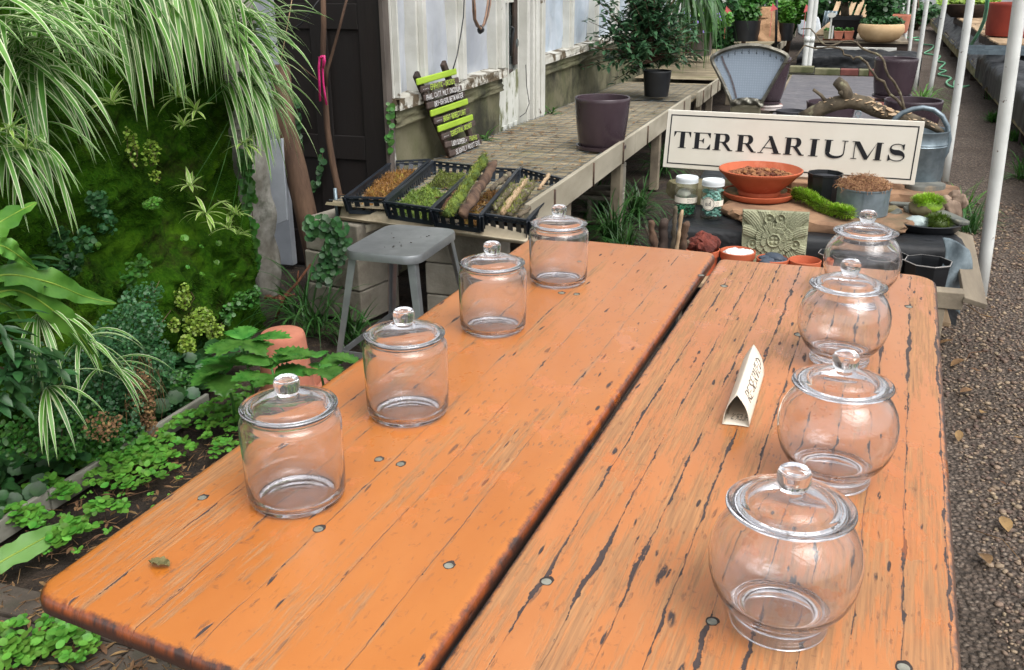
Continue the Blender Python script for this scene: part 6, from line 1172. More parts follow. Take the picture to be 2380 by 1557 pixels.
# ---- branch with fungus and curly twigs
t = thing('fungus_branch', 'gnarled branch with tan bracket fungi lying above the TERRARIUMS sign', 'branch', PS(2000, 255, 5.4)); m = MB(); bs = 5.42
bp = [PS(x, y, bs) for x, y in ((1860, 275), (1890, 262), (1915, 249), (1943, 240), (1977, 233), (2011, 242), (2034, 255), (2068, 268), (2114, 276), (2160, 291), (2196, 311))]; rr_ = [.030, .036, .038, .040, .042, .040, .038, .032, .026, .020, .012]
m.tube(bp, rr_, 12); m.tube([PS(1973, 236, bs), PS(1966, 215, bs-.02), PS(1958, 200, bs-.02), PS(1944, 188, bs-.03)], [.034, .032, .032, .026], 10); m.tube([PS(1968, 226, bs), PS(1952, 215, bs-.05)], [.016, .012], 8); m.tube([PS(1922, 240, bs), PS(1908, 222, bs-.02), PS(1890, 208, bs-.03)], [.012, .009, .007], 6)
m.v = [tuple(V(v)+V((0, 0, 1))*NZ.noise(V(v)*25)*.010) for v in m.v]; obj('limb', m, BARK_G, t)
m = MB()
for i in range(95):
    q = U(1.6, 9.4) if i % 3 else U(5, 8); j = int(q); c = bp[j].lerp(bp[j+1], q-j); r = rr_[j]; w_ = V((U(-.5, .5), U(-1, .3), U(0, 1))).normalized(); disc_leaf(m, c+w_*r*1.02, (w_.x*.5+U(-.3, .3), -.3, 1), U(.006, .014) if i % 9 else .024, 0, 7, -.1)
obj('bracket_fungi', m, LEAF('fungus', (176, 146, 112), (206, 182, 150), isl=.2, tr=.15, rough=.8), t)
def curly(label, pts, s, r0, r1): m = MB(); P_ = [PS(1839.8+.2287*x, .2287*y, s+.02*math.sin(i)) for i, (x, y) in enumerate(pts)]; m.tube(P_, [r0+(r1-r0)*i/(len(P_)-1) for i in range(len(P_))], 6); obj('curly_twig', m, BARK_G, label=label, cat='twig', group='curly willow twigs')
curly('upper curly willow twig bending left over the purple pot', [(1140, 1090), (1125, 1020), (1100, 940), (1040, 830), (985, 770), (955, 700), (940, 620), (900, 570), (860, 545), (810, 530), (745, 505), (700, 480), (660, 430), (600, 415), (520, 420), (470, 445), (400, 462), (340, 455), (290, 420), (260, 380), (230, 330), (190, 290), (95, 292)], 5.4, .008, .003)
curly('lower curly willow twig snaking left toward the white pipes', [(1150, 1110), (1070, 1010), (1000, 960), (960, 890), (940, 830), (870, 800), (830, 740), (790, 690), (765, 640), (740, 620), (690, 580), (655, 580), (630, 602), (600, 570), (530, 555), (520, 510), (480, 490), (400, 478), (320, 485), (240, 492), (170, 470), (130, 460), (108, 490), (40, 590), (-30, 640), (-95, 650)], 5.45, .008, .003)
# ---- dial scale
SS = 5.65
def SC(x, y, d=0): return PS(1543+.1754*x, .1754*y, SS-d)
t = thing('dial_scale', 'old fan-shaped weighing scale with a pale blue dial, standing behind the sign', 'scale', SC(1080, 1560))
outer = [(880, 1400), (845, 1300), (800, 1200), (740, 1070), (680, 950), (630, 860), (606, 790), (615, 745), (650, 712), (720, 672), (800, 636), (900, 602), (1020, 576), (1140, 568), (1270, 576), (1390, 602), (1490, 634), (1570, 664), (1640, 702), (1668, 745), (1655, 790), (1600, 880), (1520, 1010), (1440, 1150), (1370, 1270), (1320, 1360), (1285, 1420)]
inner = [(920, 1360), (890, 1270), (850, 1180), (795, 1060), (735, 940), (690, 860), (665, 800), (672, 775), (700, 750), (760, 715), (830, 688), (920, 660), (1030, 640), (1140, 634), (1260, 640), (1370, 660), (1460, 690), (1530, 715), (1580, 745), (1600, 770), (1590, 800), (1550, 870), (1480, 990), (1400, 1130), (1330, 1250), (1290, 1310), (1250, 1370)]
m = MB(); n = len(outer); A = [SC(x, y, .012) for x, y in outer]; Bk = [SC(x, y, -.07) for x, y in outer]; I1 = [SC(x, y, .012) for x, y in inner]; I2 = [SC(x, y, -.004) for x, y in inner]; Md = [a.lerp(b, .5)+V((0, -.010, 0)) for a, b in zip(A, I1)]
m.add(Bk+A+Md+I1+I2, [(k*n+i, k*n+i+1, (k+1)*n+i+1, (k+1)*n+i) for k in range(4) for i in range(n-1)]+[tuple(range(n))]); obj('housing', m, mat('scale_silver', (132, 130, 120), (92, 88, 78), sc=14, rough=.45, metal=.5, bump=.4, bsc=40, c3=(186, 188, 184), thr=(.58, .7)), t, auto=50)
m = MB(); m.add(I2, [tuple(range(n-1, -1, -1))]); q = NT('scale_dial'); v = q.coord('Object'); vo = q.n('TexVoronoi', {'Vector': v, 'Scale': 75, 'Randomness': .1}); dt = q.step(vo.outputs['Distance'], .25, .5); obj('dial', m, q.done(q.pbsdf(q.mix(dt, L(164, 178, 194), L(152, 166, 182)), .3, 0, q.bump(dt, .2, .003))), t, smooth=False)
m = MB(); s_ = 0
for i in range(11):
    if i == 1: continue
    a_ = R(140-10*i); cx_, cy_ = [(705, 800), 0, (857, 742), (944, 715), (1036, 700), (1132, 697), (1232, 703), (1325, 716), (1412, 740), (1490, 770), (1560, 800)][i]; lb = str(i)
    for j, ch in enumerate(lb): [stroke(m, [(cx_-10*len(lb)+j*20+p_[0]*26, cy_+12-p_[1]*30) for p_ in st], 5, lambda x, y, z: SC(x, y, -.002+z)) for st in ST[ch]]
    stroke(m, [(cx_, cy_-20), (cx_-(cx_-1130)*.02, cy_-44)], 4, lambda x, y, z: SC(x, y, -.002+z))
obj('numerals', m, INK, t, smooth=False)
m = MB(); stroke(m, [(770, 750), (800, 840), (880, 1010), (920, 1130), (958, 1290)], 26, lambda x, y, z: SC(x, y, -.0005+z)); obj('pointer', m, mat('pointer_brown', (92, 84, 88), (120, 116, 122), sc=60, rough=.7), t, smooth=False)
m = MB()
def _orn(u, v): x = 880+u*440; y = 1290+v*95+70*(u-.5)**2*4*.6; return SC(x, y, .022+.010*math.sin(u*19)*math.sin(v*5)+.012*math.sin(PI*v)*math.sin(PI*u))
m.grid(_orn, 40, 12); obj('ornament', m, bpy.data.materials['scale_silver'], t)
m = MB(); nk = [(880, 1380), (1285, 1400), (1282, 1900), (885, 1900)]; m.add([SC(x, y, .008) for x, y in nk]+[SC(x, y, -.07) for x, y in nk], [(3, 2, 1, 0), (0, 1, 5, 4), (1, 2, 6, 5), (2, 3, 7, 6), (3, 0, 4, 7), (4, 5, 6, 7)]); bevel(obj('column', m, mat('scale_brass_grey', (142, 136, 116), (112, 106, 88), sc=8, rough=.4, metal=.5), t, smooth=False), .012)
# ================================================================ centre beds behind the display
t = thing('cloth_bed', 'low bed covered with faded grey ground cloth, behind the sign', 'bed', (0, 8, 0))
m = MB(); m.grid(lambda u, v: (-.5+1.0*u, 6.3+6.4*v, .35+.008*NZ.noise(V((u*5, v*22, 0)))+.004*NZ.noise(V((u*30, v*4, 2)))), 40, 90); obj('cloth_top', m, SLATECL, t)
m = MB(); m.box((-.53, 6.25, -.02), (-.505, 12.75, .34)); m.box((.505, 6.25, -.02), (.53, 12.75, .34)); m.box((-.5, 6.22, -.02), (.5, 6.249, .34)); obj('side_board', m, WOODG, t, smooth=False)
BR = mat('brick_red', (126, 74, 66), (104, 60, 54), sc=9, rough=.9, bump=.3); BRG = mat('brick_mossy', (128, 124, 96), (96, 98, 70), sc=6, rough=.9, bump=.4, c3=(70, 76, 44), thr=(.55, .7))
for i, (a, b, mt, lb) in enumerate(((-.56, -.26, BRG, 'long mossy grey block at the left end of the brick edge'), (-.25, .06, BRG, 'mossy brick, second in the edge behind the cloth bed'), (.065, .28, BR, 'dark red brick in the middle of the brick edge'), (.285, .40, BRG, 'short mossy brick between two red bricks'), (.405, .62, BR, 'dark red brick at the right end of the brick edge'))):
    m = MB(); z0 = .345+(.02 if i == 0 else 0); m.box((a*.98-.0, 12.78, z0), (b*.98, 12.95, z0+.075)); bevel(obj('edge_brick', m, mt, smooth=False, label=lb, cat='brick', group='bricks along the end of the cloth bed'), .008)
m = MB(); m.box((-.58, 12.76, -.02), (.62, 12.99, .343)); bevel(obj('low_wall', m, CONC, smooth=False, label='mossy low wall carrying the bricks behind the cloth bed', cat='wall'), .01)
# pots on the bed
pot('purple_pot', 'purple glazed pot on a saucer and clay stand beyond the curly twigs', 2072, 226, .46, 96, 84, PURPLE, curve=.42); p = PZ(2070, 232, .43); k = px(p); m = MB(); m.lathe([(e_, 0), (54*k, 0), (52*k, .03), (58*k, .05), (56*k, .075), (e_, .078)], 36, Matrix.Translation(p-V((0, 0, .075)))); obj('pot_stand', m, mat('clay_peeling', (150, 92, 84), (200, 190, 186), sc=5, rough=.8, lo=.45, hi=.55), auto=50, label='clay stand with peeling white paint under the far purple pot', cat='pot stand')
pot('purple_pot', 'wide purple glazed pot behind the watering can handle', 2112, 315, .30, 128, 78, PURPLE, False, .8); pot('purple_pot', 'tall purple glazed pot half hidden behind the dial scale', 1782, 240, .42, 92, 98, PURPLE, True, .55, curve=.5)
p = PZ(1782, 252, .37); k = px(p); m = MB(); m.lathe([(e_, 0), (34*k, 0), (33*k, .02), (36*k, .03), (33*k, .045), (e_, .048)], 30, Matrix.Translation(p)); obj('pot_stand', m, bpy.data.materials['clay_peeling'], auto=50, label='clay stand under the purple pot behind the scale', cat='pot stand')
pot('dark_bowl', 'wide dark grey bowl on the cloth bed right of the scale', 1836, 282, .36, 68, 24, mat('bowl_grey', (72, 72, 78), (60, 60, 66), rough=.45), False, .8, None, .05, 'bowl')
pot('purple_pot', 'dark purple pot behind the branch above the sign', 1925, 300, .36, 110, 60, PURPLE, False, .8)
grass('strap_grass', ['bright yellow-green strap-leaved clump by the poles behind the purple pots', 'strap grass at the foot of the second white pole'], [(2140, 255, 160, .55), (2230, 500, 50, .3)], mt=LF_BRIGHT); grass('strap_grass', ['dark strap grass behind the stump, at the first white pole', 'straggly grass beside the driftwood knot at the path edge'], [(2215, 520, 70, .34), (2245, 545, 60, .26)])
# ---- black box bed, pallet table and its pots
t = thing('black_box_bed', 'raised bed wrapped in black cloth behind the bricks', 'bed', (.2, 15.5, 0)); cloth(-.55, 1.15, 15.0, 16.1, -.02, .40, 9, .05); 
for a, b in (((-.32, 16.2, .38), (.86, 16.3, .44)), ((-.34, 15.9, .02), (-.30, 16.0, .42)), ((.78, 14.93, .02), (.81, 14.98, .42))): m = MB(); m.box(a, b); obj('frame_bar', m, WHITEP, t, smooth=False)
t = thing('pallet_table', 'grey wooden pallet table carrying the tan bowl and clay pots', 'table', (.3, 17.5, 0))
for i in range(9): m = MB(); y0 = 16.7+i*.24; m.box((-.5, y0, .47), (1.05, y0+.19, .50)); obj('board', m, WOODG, t, smooth=False)
for y0 in (16.72, 18.6): m = MB(); m.box((-.5, y0, .34), (1.05, y0+.05, .468)); obj('apron', m, WOODD, t, smooth=False)
for x0, y0 in ((-.48, 16.8), (.98, 16.8), (-.48, 18.6), (.98, 18.6)): m = MB(); m.box((x0, y0, -.02), (x0+.06, y0+.06, .339)); obj('leg', m, WOODD, t, smooth=False)
def at(x, y, z): return PZ(x, y, z)
p = at(2044, 96, .5); k = px(p); t = thing('tan_bowl', 'big tan stone bowl planted with a low juniper', 'bowl', p, 0); potp(t, 'bowl', p, [(e_, 0), (30*k, 0), (42*k, .05), (52*k, .16), (50*k, .25), (46*k, .27), (40*k, .25), (e_, .24)], mat('bowl_tan', (206, 176, 136), (190, 158, 118), sc=5, rough=.8, bump=.1)); m = MB(); spray(m, p+V((0, 0, .30)), (48*k, 30*k, .09), 700, .03); spray(m, p+V((-.05, .1, .62)), (.24, .24, .34), 900, .035); obj('foliage', m, LF_DARK, t)
p = at(1960, 92, .5); k = px(p); t = thing('black_trough', 'square black tub with a small tree on the pallet table', 'tub', p); m = MB(); r = 37*k; m.lathe([(e_, 0), (r*1.05, 0), (r*1.32, .30), (r*1.42, .30), (r*1.42, .36), (r*1.3, .36), (r*1.2, .28), (e_, .28)], 4, Matrix.Translation(p+V((0, .3, 0))) @ Matrix.Rotation(PI/4, 4, 'Z')); obj('tub', m, BLKPL, t, smooth=False)
m = MB(); m.tube([p+V((0, .3, .25)), p+V((-.05, .3, .6)), p+V((.02, .3, 1.1))], [.07, .06, .05], 8); obj('trunk', m, BARK_G, t); m = MB(); spray(m, p+V((0, .3, .95)), (.6, .5, .4), 1500, .05); obj('crown', m, LF_DARK, t)
t_ = flat('red_tray', (150, 84, 62), .7); m = MB(); a = at(1912, 93, .505); b = at(1984, 93, .505); m.box((a.x, a.y, .502), (b.x, a.y+.24, .525)); obj('pot_tray', m, t_, smooth=False, label='flat red clay tray under the three small square pots', cat='tray')
for i, (x, lb, mt) in enumerate(((1923, 'small square clay pot on the left of the red tray, mossy yellow', BRG), (1948, 'small square orange clay pot in the middle of the red tray', TERRA_OLD), (1972, 'small square clay pot on the right of the red tray', TERRA_OLD))):
    p = at(x, 91, .527); k = px(p); r = 12*k*1.25; t = thing('square_pot', lb, 'plant pot', p, 0, 'three square clay pots on the red tray'); m = MB(); m.lathe([(e_, 0), (r*.75, 0), (r, .11), (r*1.04, .11), (r*1.04, .125), (r*.9, .125), (r*.85, .10), (e_, .10)], 4, Matrix.Translation(p+V((0, .1, 0))) @ Matrix.Rotation(PI/4, 4, 'Z')); obj('pot', m, mt, t, smooth=False); m = MB(); spray(m, p+V((0, .1, .14)), (.07, .06, .03), 60, .02); obj('plant', m, LF_MID, t)
for x, y, hh, lb in ((1927, 78, .30, 'white oval plant label standing in the left square pot'), (1933, 76, .18, 'short white plant stake beside the oval label')):
    p = at(x, 91, .62)+V((0, .1, 0)); m = MB(); m.box((-.012, 0, 0), (.012, .006, hh), Matrix.Translation(p)); 
    if hh > .2: m.lathe([(e_, 0), (.06, 0), (.06, .008), (e_, .008)], 16, Matrix.Translation(p+V((0, .0, hh+.03))) @ Matrix.Rotation(PI/2, 4, 'X') @ Matrix.Scale(.6, 4, (0, 1, 0)))
    obj('plant_label', m, WHITEP, smooth=False, label=lb, cat='plant label')
t = thing('leaning_pallet', 'pale wooden pallet leaning behind the black tub', 'pallet', at(1975, 70, .0))
for i in range(5): m = MB(); a = PS(1925+i*17, 70, 19.2); b = PS(1955+i*18, -10, 19.8); m.bar(a, b, .085, .02, up=(0, -1, .3)); obj('board', m, WOODP, t, smooth=False)
m = MB(); a = PS(1906, 80, 18.9); b = PS(1918, 25, 18.9); m.grid(lambda u, v: a.lerp(b, v)+V((.22*u, .03*math.sin(u*20), 0)), 24, 2); o = obj('metal_sheet', m, GALV, label='small corrugated metal sheet leaning by the black tub', cat='metal sheet'); o.modifiers.new('t', 'SOLIDIFY').thickness = .004
m = MB(); m.bar(PS(1905, 84, 17.9), PS(1940, 55, 18.4), .2, .06); obj('timber_offcut', m, WOODP, smooth=False, label='wedge of pale timber lying left of the black tub', cat='timber')
p = at(2085, 88, .5)+V((0, .9, 0)); pot('clay_urn', 'tan clay urn behind the juniper bowl', 2080, 78, .5, 60, 40, TERRA_OLD, False, .8, None, .06, 'urn')
# ================================================================ poles
poles = [((2277, 695), (2371, 0), .031, 'white rusty pipe pole nearest the camera, with a brown rust patch'), ((2195, 425), (2256, 0), .030, 'white pole rising behind the watering can'), ((2158, 232), (2197, 0), .030, 'white pole behind the yellow-green grass clump'), ((2124, 215), (2155, 0), .030, 'fourth white pole in the row along the path, by the far purple pot'), ((2109, 150), (2127, 0), .034, 'fifth white pole in the row along the path'), ((2101, 118), (2112, 0), .034, 'sixth white pole in the row, beside the tan bowl'), ((2093, 85), (2100, 0), .034, 'thin distant white pole behind the tan bowl'), ((2082, 70), (2086, 0), .034, 'farthest white pole seen over the juniper')]
for (bx, by), (tx, ty), r, lb in poles:
    b = PZ(bx, by, 0); a = PS(tx, ty, b.y); d = (a-b)/max(.3, a.z-b.z); m = MB(); m.tube([b-d*.05]+[b+d*h for h in (.3, .6, .9, 1.2, 1.6, 2.2)], r, 14)
    if by == 695: m.cur = 1; 
    obj('pipe_pole', m, [WHITEPIPE, BARK_R], label=lb, cat='pole', group='white pipe poles along the gravel path')
for dx, lb in ((0, 'left of the twin white pipes behind the curly twigs'), (10, 'right of the twin white pipes behind the curly twigs')):
    b = PZ(1870+dx, 150, .42); a = PS(1886+dx, 0, b.y); d = (a-b)/(a.z-b.z); m = MB(); m.tube([b-V((0, 0, .05)), b, b+d*.5, b+d*1.0, b+d*1.6], .036, 12); [m.lathe([(.036, 0), (.040, .0), (.040, .07), (.036, .07)], 12, Matrix.Translation(b+d*h)) for h in (.28, .9)]; obj('water_pipe', m, WHITEPIPE, label=lb, cat='pipe', group='twin white water pipes')
m = MB(); b = PZ(1803, 118, .3); m.tube([b, PS(1806, -20, b.y)], .022, 8); obj('iron_rod', m, BLKPL, label='thin black upright rod in front of the paper bag', cat='rod')
# ================================================================ right benches along the path
def ce(s): return 1.40+.030*s
t = thing('path_bench', 'long bench on the right of the path with grey timber edge and black cloth', 'bench', (ce(9), 9, 0))
def edge(s0, s1, z0, z1, o0=0, o1=.03): return [(ce(s0)+o0, s0, z0), (ce(s0)+o1, s0, z0), (ce(s1)+o1, s1, z0), (ce(s1)+o0, s1, z0), (ce(s0)+o0, s0, z1), (ce(s0)+o1, s0, z1), (ce(s1)+o1, s1, z1), (ce(s1)+o0, s1, z1)]
HX = [(3, 2, 1, 0), (4, 5, 6, 7), (0, 1, 5, 4), (1, 2, 6, 5), (2, 3, 7, 6), (3, 0, 4, 7)]
for s0, s1 in ((6.5, 10.2), (10.22, 13.8), (13.82, 18), (18.02, 23), (23.02, 29)): m = MB(); m.add(edge(s0, s1, .16, .32), HX); bevel(obj('edge_board', m, mat('edge_board_mossy', (150, 138, 104), (110, 104, 74), sc=3, rough=.85, bump=.3, c3=(72, 74, 44), thr=(.55, .68)) if s0 == 6.5 else bpy.data.materials['edge_board_mossy'], t, smooth=False), .005)
for s in (7, 8.6, 10.2, 12, 13.8, 16, 18, 20.5, 23, 26): m = MB(); m.box((ce(s)+.04, s-.05, -.02), (ce(s)+.13, s+.05, .3)); obj('leg', m, WOODD, t, smooth=False)
m = MB(); m.add(edge(6.5, 29, .30, .34, .02, 2.2), HX); obj('deck', m, WOODD, t, smooth=False)
m = MB()
def _bc(u, v):
    s = 6.4+8.2*v; a = u*2.4; x = ce(s); n = V((a*3, s*2.2, 4)); k = .07*NZ.noise(n)+.05*abs(NZ.noise(n*2.1))
    if a < .26: return (x-.03-.05*abs(NZ.noise(V((s*4, 1, 1)))), s, .22+.26*a/.26-.05*NZ.noise(V((s*3, 5, 0))))
    return (x+a-.29, s, .49+k+.04*math.sin(min(1, (a-.26)*3)*PI/2))
m.grid(_bc, 60, 160); obj('cloth_cover', m, BLKCLOTH, t)
m = MB()
def _bc2(u, v):
    s = 14.6+13*v; a = u*.6; x = ce(s); k = .10*abs(NZ.noise(V((a*5, s*3, 4)))); return (x-.02+a*.6, s, .28+.30*u+k)
m.grid(_bc2, 14, 120); obj('cloth_cover', m, BLKCLOTH, t)
for i, (s0, s1, z) in enumerate(((14.9, 17.2, .60), (17.4, 20, .60), (20.2, 23, .60))):
    tp_ = thing('wooden_pallet', ['pale wooden pallet on the path bench under the red planter', 'wooden pallet behind the red planter on the path bench', 'farthest wooden pallet on the path bench under the mossy basket'][i], 'pallet', (ce(s0)+.9, s0, z), 0, 'wooden pallets on the path bench')
    for j in range(9): m = MB(); y0 = s0+(s1-s0)*j/9; m.box((ce(y0)+.22+U(-.02, .02), y0, z), (ce(y0)+1.9, y0+(s1-s0)/9*.72, z+.022)); obj('board', m, WOODP, tp_, smooth=False)
    for j in range(3): m = MB(); x0 = .26+.75*j; m.box((ce(s0)+x0, s0, z-.11), (ce(s0)+x0+.08, s1, z-.002)); obj('stringer', m, WOODD, tp_, smooth=False)
pot('red_planter', 'big dark red round planter on the pallets at the right', 2352, 84, .63, 124, 70, TERRA_D, False, .92, None, .05, 'planter', .6, .8)
p = at(2245, 40, .62); t = thing('moss_basket', 'wide brown basket of mossy plants on the far pallet', 'basket', p); potp(t, 'basket', p, [(e_, 0), (.30, 0), (.48, .16), (.52, .26), (.48, .27), (e_, .24)], WOODD); m = MB(); spray(m, p+V((0, 0, .30)), (.62, .45, .14), 500, .05); spray(m, p+V((.1, 0, .5)), (.3, .3, .2), 200, .06); obj('plants', m, LF_YEL, t)
for i, (x, y, lb) in enumerate(((2335, 118, 'grey metal channel lying on the black cloth'), (2345, 128, 'second metal channel in front, on the black cloth'))): q = at(x, y, .60); m = MB(); m.box((-.45, 0, 0), (.5, .22, .012), TR(q, .0)); m.box((-.45, 0, .0125), (.5, .015, .05), TR(q, .0)); m.box((-.45, .205, .0125), (.5, .22, .05), TR(q, .0)); obj('metal_channel', m, GALV_D, smooth=False, label=lb, cat='metal channel', group='metal channels on the path bench')
# hose
HG = mat('hose_green', (120, 190, 150), (100, 168, 128), sc=8, rough=.4)
m = MB(); hp = [(1160, 378), (1230, 385), (1290, 380), (1320, 400), (1250, 408), (1330, 420), (1340, 450), (1440, 460), (1420, 500), (1350, 540), (1430, 555), (1510, 570), (1480, 620), (1560, 640), (1500, 700), (1570, 720), (1490, 755), (1590, 780), (1620, 800), (1575, 830), (1590, 865), (1650, 885), (1650, 850), (1665, 820), (1700, 870), (1760, 880), (1810, 868)]
P0 = [PZ(1839.8+.2287*x, .2287*y, .03) for x, y in hp]; P_ = []
for i in range(len(P0)-1):
    a, b, c, d = P0[max(i-1, 0)], P0[i], P0[i+1], P0[min(i+2, len(P0)-1)]
    for k in range(5): f = k/5; P_.append(.5*((2*b)+(c-a)*f+(2*a-5*b+4*c-d)*f*f+(3*b-a-3*c+d)*f**3))
m.tube(P_, .015, 7); obj('garden_hose', m, HG, label='light green garden hose looping over the gravel under the path bench', cat='hose')
m = MB(); m.tube([PS(x, y, 12.6+.4*i) for i, (x, y) in enumerate(((2296, -12), (2293, 20), (2288, 46), (2278, 70), (2266, 90), (2252, 112)))], .022, 8); obj('garden_hose', m, HG, label='green hose hanging down beside the red planter', cat='hose')
grass('path_weeds', ['low green weeds along the foot of the path bench', 'leafy weed by the bench leg beside the hose', 'weed tuft at the right picture edge below the bench', 'second low weed patch under the path bench board'], [(2310, 285, 160, .16), (2300, 235, 20, .25), (2378, 420, 70, .32), (2360, 330, 120, .14)], 'weeds', 'weeds along the path bench', LF_MID)
# ================================================================ far bench things and planting
p = at(1787, 96, .42); k = px(p); t = thing('paper_bag', 'crumpled brown paper sack standing on the far bench', 'bag', p); m = MB()
def _bag(u, v):
    a = 2*PI*u; w_ = 27*k*(1-.42*v**1.5); d_ = .18*(1-.75*v); x = w_*max(-1, min(1, 1.35*math.cos(a))); y = d_*max(-1, min(1, 1.35*math.sin(a))); n = NZ.noise(V((math.cos(a)*2, math.sin(a)*2, v*5))); return p+V((x*(1+.12*n)-.10*v, y*(1+.2*n)+.2, 74*k*v))
m.grid(_bag, 40, 24); obj('sack', m, mat('kraft_paper', (190, 150, 114), (168, 128, 94), sc=4, rough=.85, bump=.5, bsc=9, dist=.04), t)
m = MB(); q = p+V((-.12, .17, 72*k)); m.grid(lambda u, v: q+V((-.17+.36*u, -.07*v-.02*math.sin(u*6), .05*math.sin(v*3)-.16*v*v)), 12, 8); obj('folded_top', m, bpy.data.materials['kraft_paper'], t)
for x, w_, hh, lb, fm in ((1727, 66, 46, 'black grow bag full of greenery, left of the paper sack', LF_MID), (1823, 32, 40, 'black pot of bright foliage at the right of the paper sack', LF_BRIGHT)):
    p = at(x, 97, .42); k = px(p); r = w_*k/2; t = thing('grow_bag', lb, 'grow bag', p, 0, 'black grow bags on the far bench'); potp(t, 'bag', p+V((0, .3, 0)), [(e_, 0), (r*.95, 0), (r, hh*k*.5), (r*1.02, hh*k), (r*.98, hh*k), (r*.9, hh*k*.9), (e_, hh*k*.9)], BLKPL); m = MB(); spray(m, p+V((0, .3, hh*k+.12)), (r*1.0, r*.8, .22), 600, .035); spray(m, p+V((.1, .4, hh*k+.35)), (r*.7, r*.6, .25), 260, .04); obj('foliage', m, fm, t)
p = at(1622, 128, .46); k = px(p); r = 40*k; t = thing('grey_planter', 'tall grey planter of small purple flowers behind the shrub', 'planter', p, 0); potp(t, 'planter', p, [(e_, 0), (r*.72, 0), (r, 72*k), (r*1.03, 74*k), (r*.94, 74*k), (e_, 66*k)], mat('planter_grey', (112, 104, 98), (96, 88, 84), sc=5, rough=.8, bump=.2)); m = MB(); spray(m, p+V((.15, -.1, 80*k)), (r*1.25, r*.9, .16), 600, .028); obj('foliage', m, LF_BRIGHT, t); m = MB(); [disc_leaf(m, p+V((U(-.2, .4), -.25+U(-.1, .1), 78*k+U(-.15, .12))), (0, -1, .4), .022, 5, 10) for _ in range(26)]; obj('flowers', m, flat('purple_petal', (150, 130, 214)), t)
for i, (x, y) in enumerate(((1688, 24), (1795, 18), (1873, 20))): p = PS(x, y, 17.0); m = MB(); m.tube([p-V((0, 0, .45)), p+V((0, 0, .06))], .004, 5); m.add([p+V((0, 0, .06)), p+V((.09, 0, -.03)), p+V((-.03, 0, -.07))], [(0, 1, 2), (2, 1, 0)]) if False else m.add([p+V((0, -.006, .07)), p+V((.09, -.006, -.02)), p+V((-.03, -.006, -.06))], [(0, 1, 2)]); obj('marker_flag', m, flat('flag_pink', (226, 110, 110)), smooth=False, label=['small pink marker flag above the black grow bag', 'small pink marker flag behind the paper sack', 'small pink marker flag near the white pipes'][i], cat='flag', group='pink marker flags')
p = at(1858, 62, .62); m = MB(); m.grid(lambda u, v: p+V((-.12+.42*u+.1*v, .15*u, .22-.34*v*v-.08*u+.03*math.sin(u*9+v*3))), 14, 14); o = obj('white_cloth', m, mat('white_rag', (216, 224, 230), (196, 206, 216), sc=6, rough=.8), label='white rag draped over the end of the far bench rail', cat='cloth'); o.modifiers.new('t', 'SOLIDIFY').thickness = .004
for i, (x, y) in enumerate(((1860, 22), (1880, 22))): p = PS(x, y, 19.5); m = MB(); m.box((-.085, 0, -.10), (.085, .03, .14), Matrix.Translation(p)); bevel(obj('white_box', m, flat('white_plastic', (232, 234, 236), .4), smooth=False, label=['white plastic container left of the pair behind the pipes', 'white plastic container right of the pair behind the pipes'][i], cat='container', group='white containers'), .02)
# shrubs and trees closing the view
def bush(name, label, x, y, s, rx, rz, n, sz, mt, cat='shrub', trunk=True):
    c = PS(x, y, s); t = thing(name, label, cat, (c.x, s, 0)); m = MB(); nb = 9
    for i in range(nb): q = c+V((U(-.7, .7)*rx, U(-.5, .5)*rx, U(-.7, .7)*rz)); spray(m, q, (rx*.42, rx*.4, rz*.4), n//nb, sz)
    obj('foliage', m, mt, t)
    if trunk: k = MB(); [k.tube([(c.x, s, 0), (c.x+.05, s, c.z*.5), c+V((U(-.5, .5)*rx, U(-.3, .3)*rx, U(-.2, .6)*rz))], [.05, .04, .015], 6) for _ in range(4)]; obj('branches', k, BARK, t)
bush('far_shrub', 'dense dark shrub behind the grow bags and paper sack', 1730, 20, 19.0, .75, .65, 1600, .05, LF_MID); bush('far_shrub', 'dark hedge-like shrub left behind the grey planter', 1650, 55, 17.6, .5, .6, 1200, .045, LF_DARK); bush('far_shrub', 'tall shrub rising behind the white containers', 1840, -30, 22, 1.3, .9, 1800, .06, LF_DARK); bush('far_shrub', 'pale green bush to the right of the paper sack', 1832, 42, 18.2, .42, .34, 900, .045, LF_BRIGHT)
bush('dark_tree', 'dark leafy tree behind the leaning pallet', 1940, -20, 23, 1.2, 1.0, 2000, .06, LF_DARK, 'tree'); bush('dark_tree', 'dark evergreen behind the juniper bowl', 2040, 0, 21.5, .75, .9, 2000, .045, LF_DARK, 'tree'); bush('far_shrub', 'small shrub at the far end of the path', 2135, 25, 29, .6, .6, 600, .06, LF_DARK)
t = thing('cascading_plant', 'tall drooping strap-leaved plant hanging behind the potted shrub', 'plant', PS(1600, -20, 12)); m = MB()
for c in (PS(1590, -30, 12), PS(1640, -30, 13)): tuft(m, c, 60, 1.0, .03, (-.9, .8), 3.2, spread=.08, seg=7)
obj('leaves', m, LF_GRASS, t)
for y_, zz in ((22, .62), (27, .6)): pass
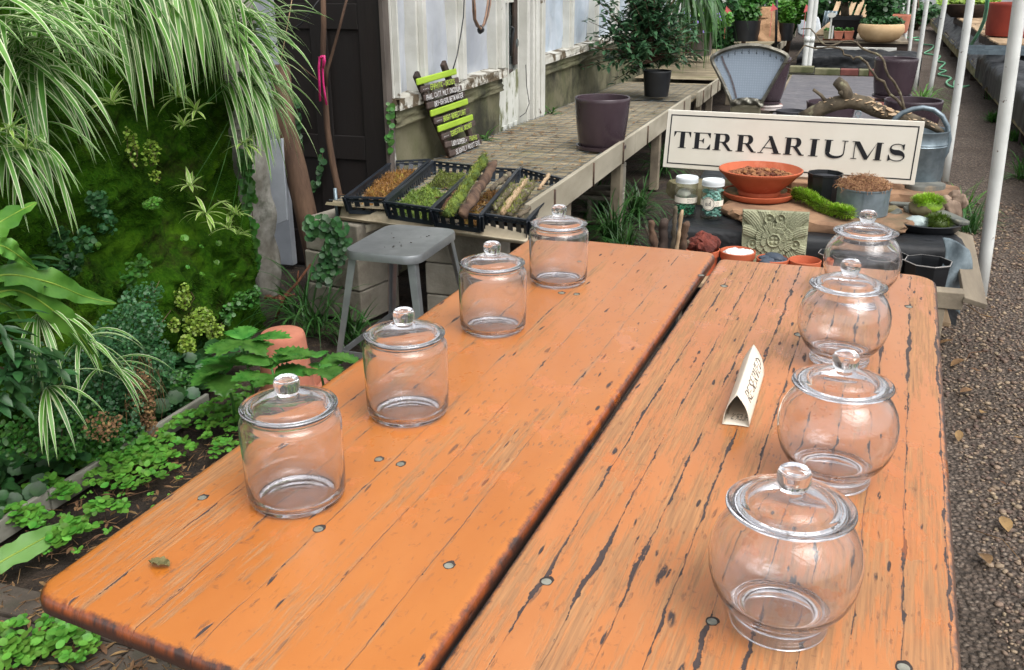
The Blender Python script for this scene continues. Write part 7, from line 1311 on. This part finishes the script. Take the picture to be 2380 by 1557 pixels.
m = MB(); m.box((-3, 31, -.1), (8, 31.2, 3.2)); fw_ = thing('end_wall', 'pale grey greenhouse end wall closing the far end of the aisle', 'greenhouse wall', (3, 31, 0)); obj('panel', m, mat('end_wall_grey', (176, 180, 182), (150, 154, 156), sc=1.2, rough=.7), fw_, smooth=False)
for i in range(10): m = MB(); m.box((-3+i*1.15, 30.93, 0), (-2.9+i*1.15, 30.999, 3.2)); obj('glazing_bar', m, WHITEP, fw_, smooth=False)
m = MB(); m.box((-3, 30.92, .0), (8, 30.99, .55)); obj('base_board', m, WOODD, fw_, smooth=False)
m = MB(); q = at(2255, 840, .0); 
for x, y in ((2240, 835), (2230, 1000), (2262, 660), (2280, 960), (2330, 1200), (2300, 1310), (2215, 790), (2260, 905)): leaf(m, PZ(x, y, .04), dir3(U(0, 6), U(-.1, .3)), U(.05, .09), U(.025, .04), 6, 4, .3, prof='oval')
for i in range(60): q = V((U(.62, 1.9), U(1.0, 5.5), .04)); m.tube([q, q+V((U(-.1, .1), U(-.1, .1), .006)), q+V((U(-.16, .16), U(-.16, .16), 0))], U(.001, .003), 4)
for i in range(160): leaf(m, V((U(.6, 1.9), U(.9, 6.5), .042)), dir3(U(0, 6), U(-.1, .3)), U(.015, .045), U(.008, .02), 6, 3, .3, prof='oval')
tag(obj('path_leaves', m, LF_DEAD, kind='stuff'), 'dead leaves lying on the gravel path')
# ================================================================ greenhouse roof overhead (seen only as reflections in the glass)
t = thing('greenhouse_roof', 'white greenhouse roof frame overhead, mirrored in the jar lids', 'roof', (0, 6, 2.9))
for i in range(17): y = -2+i*1.1; m = MB(); m.bar((-3.2, y, 2.55), (0, y, 3.5), .05, .07); m.bar((0, y, 3.5), (3.4, y, 2.55), .05, .07); obj('rafter', m, WHITEP, t, smooth=False)
for x, z in ((-2.4, 2.75), (-1.2, 3.1), (0, 3.48), (1.2, 3.1), (2.4, 2.78)): m = MB(); m.bar((x, -3, z), (x, 17, z), .05, .05); obj('purlin', m, WHITEP, t, smooth=False)
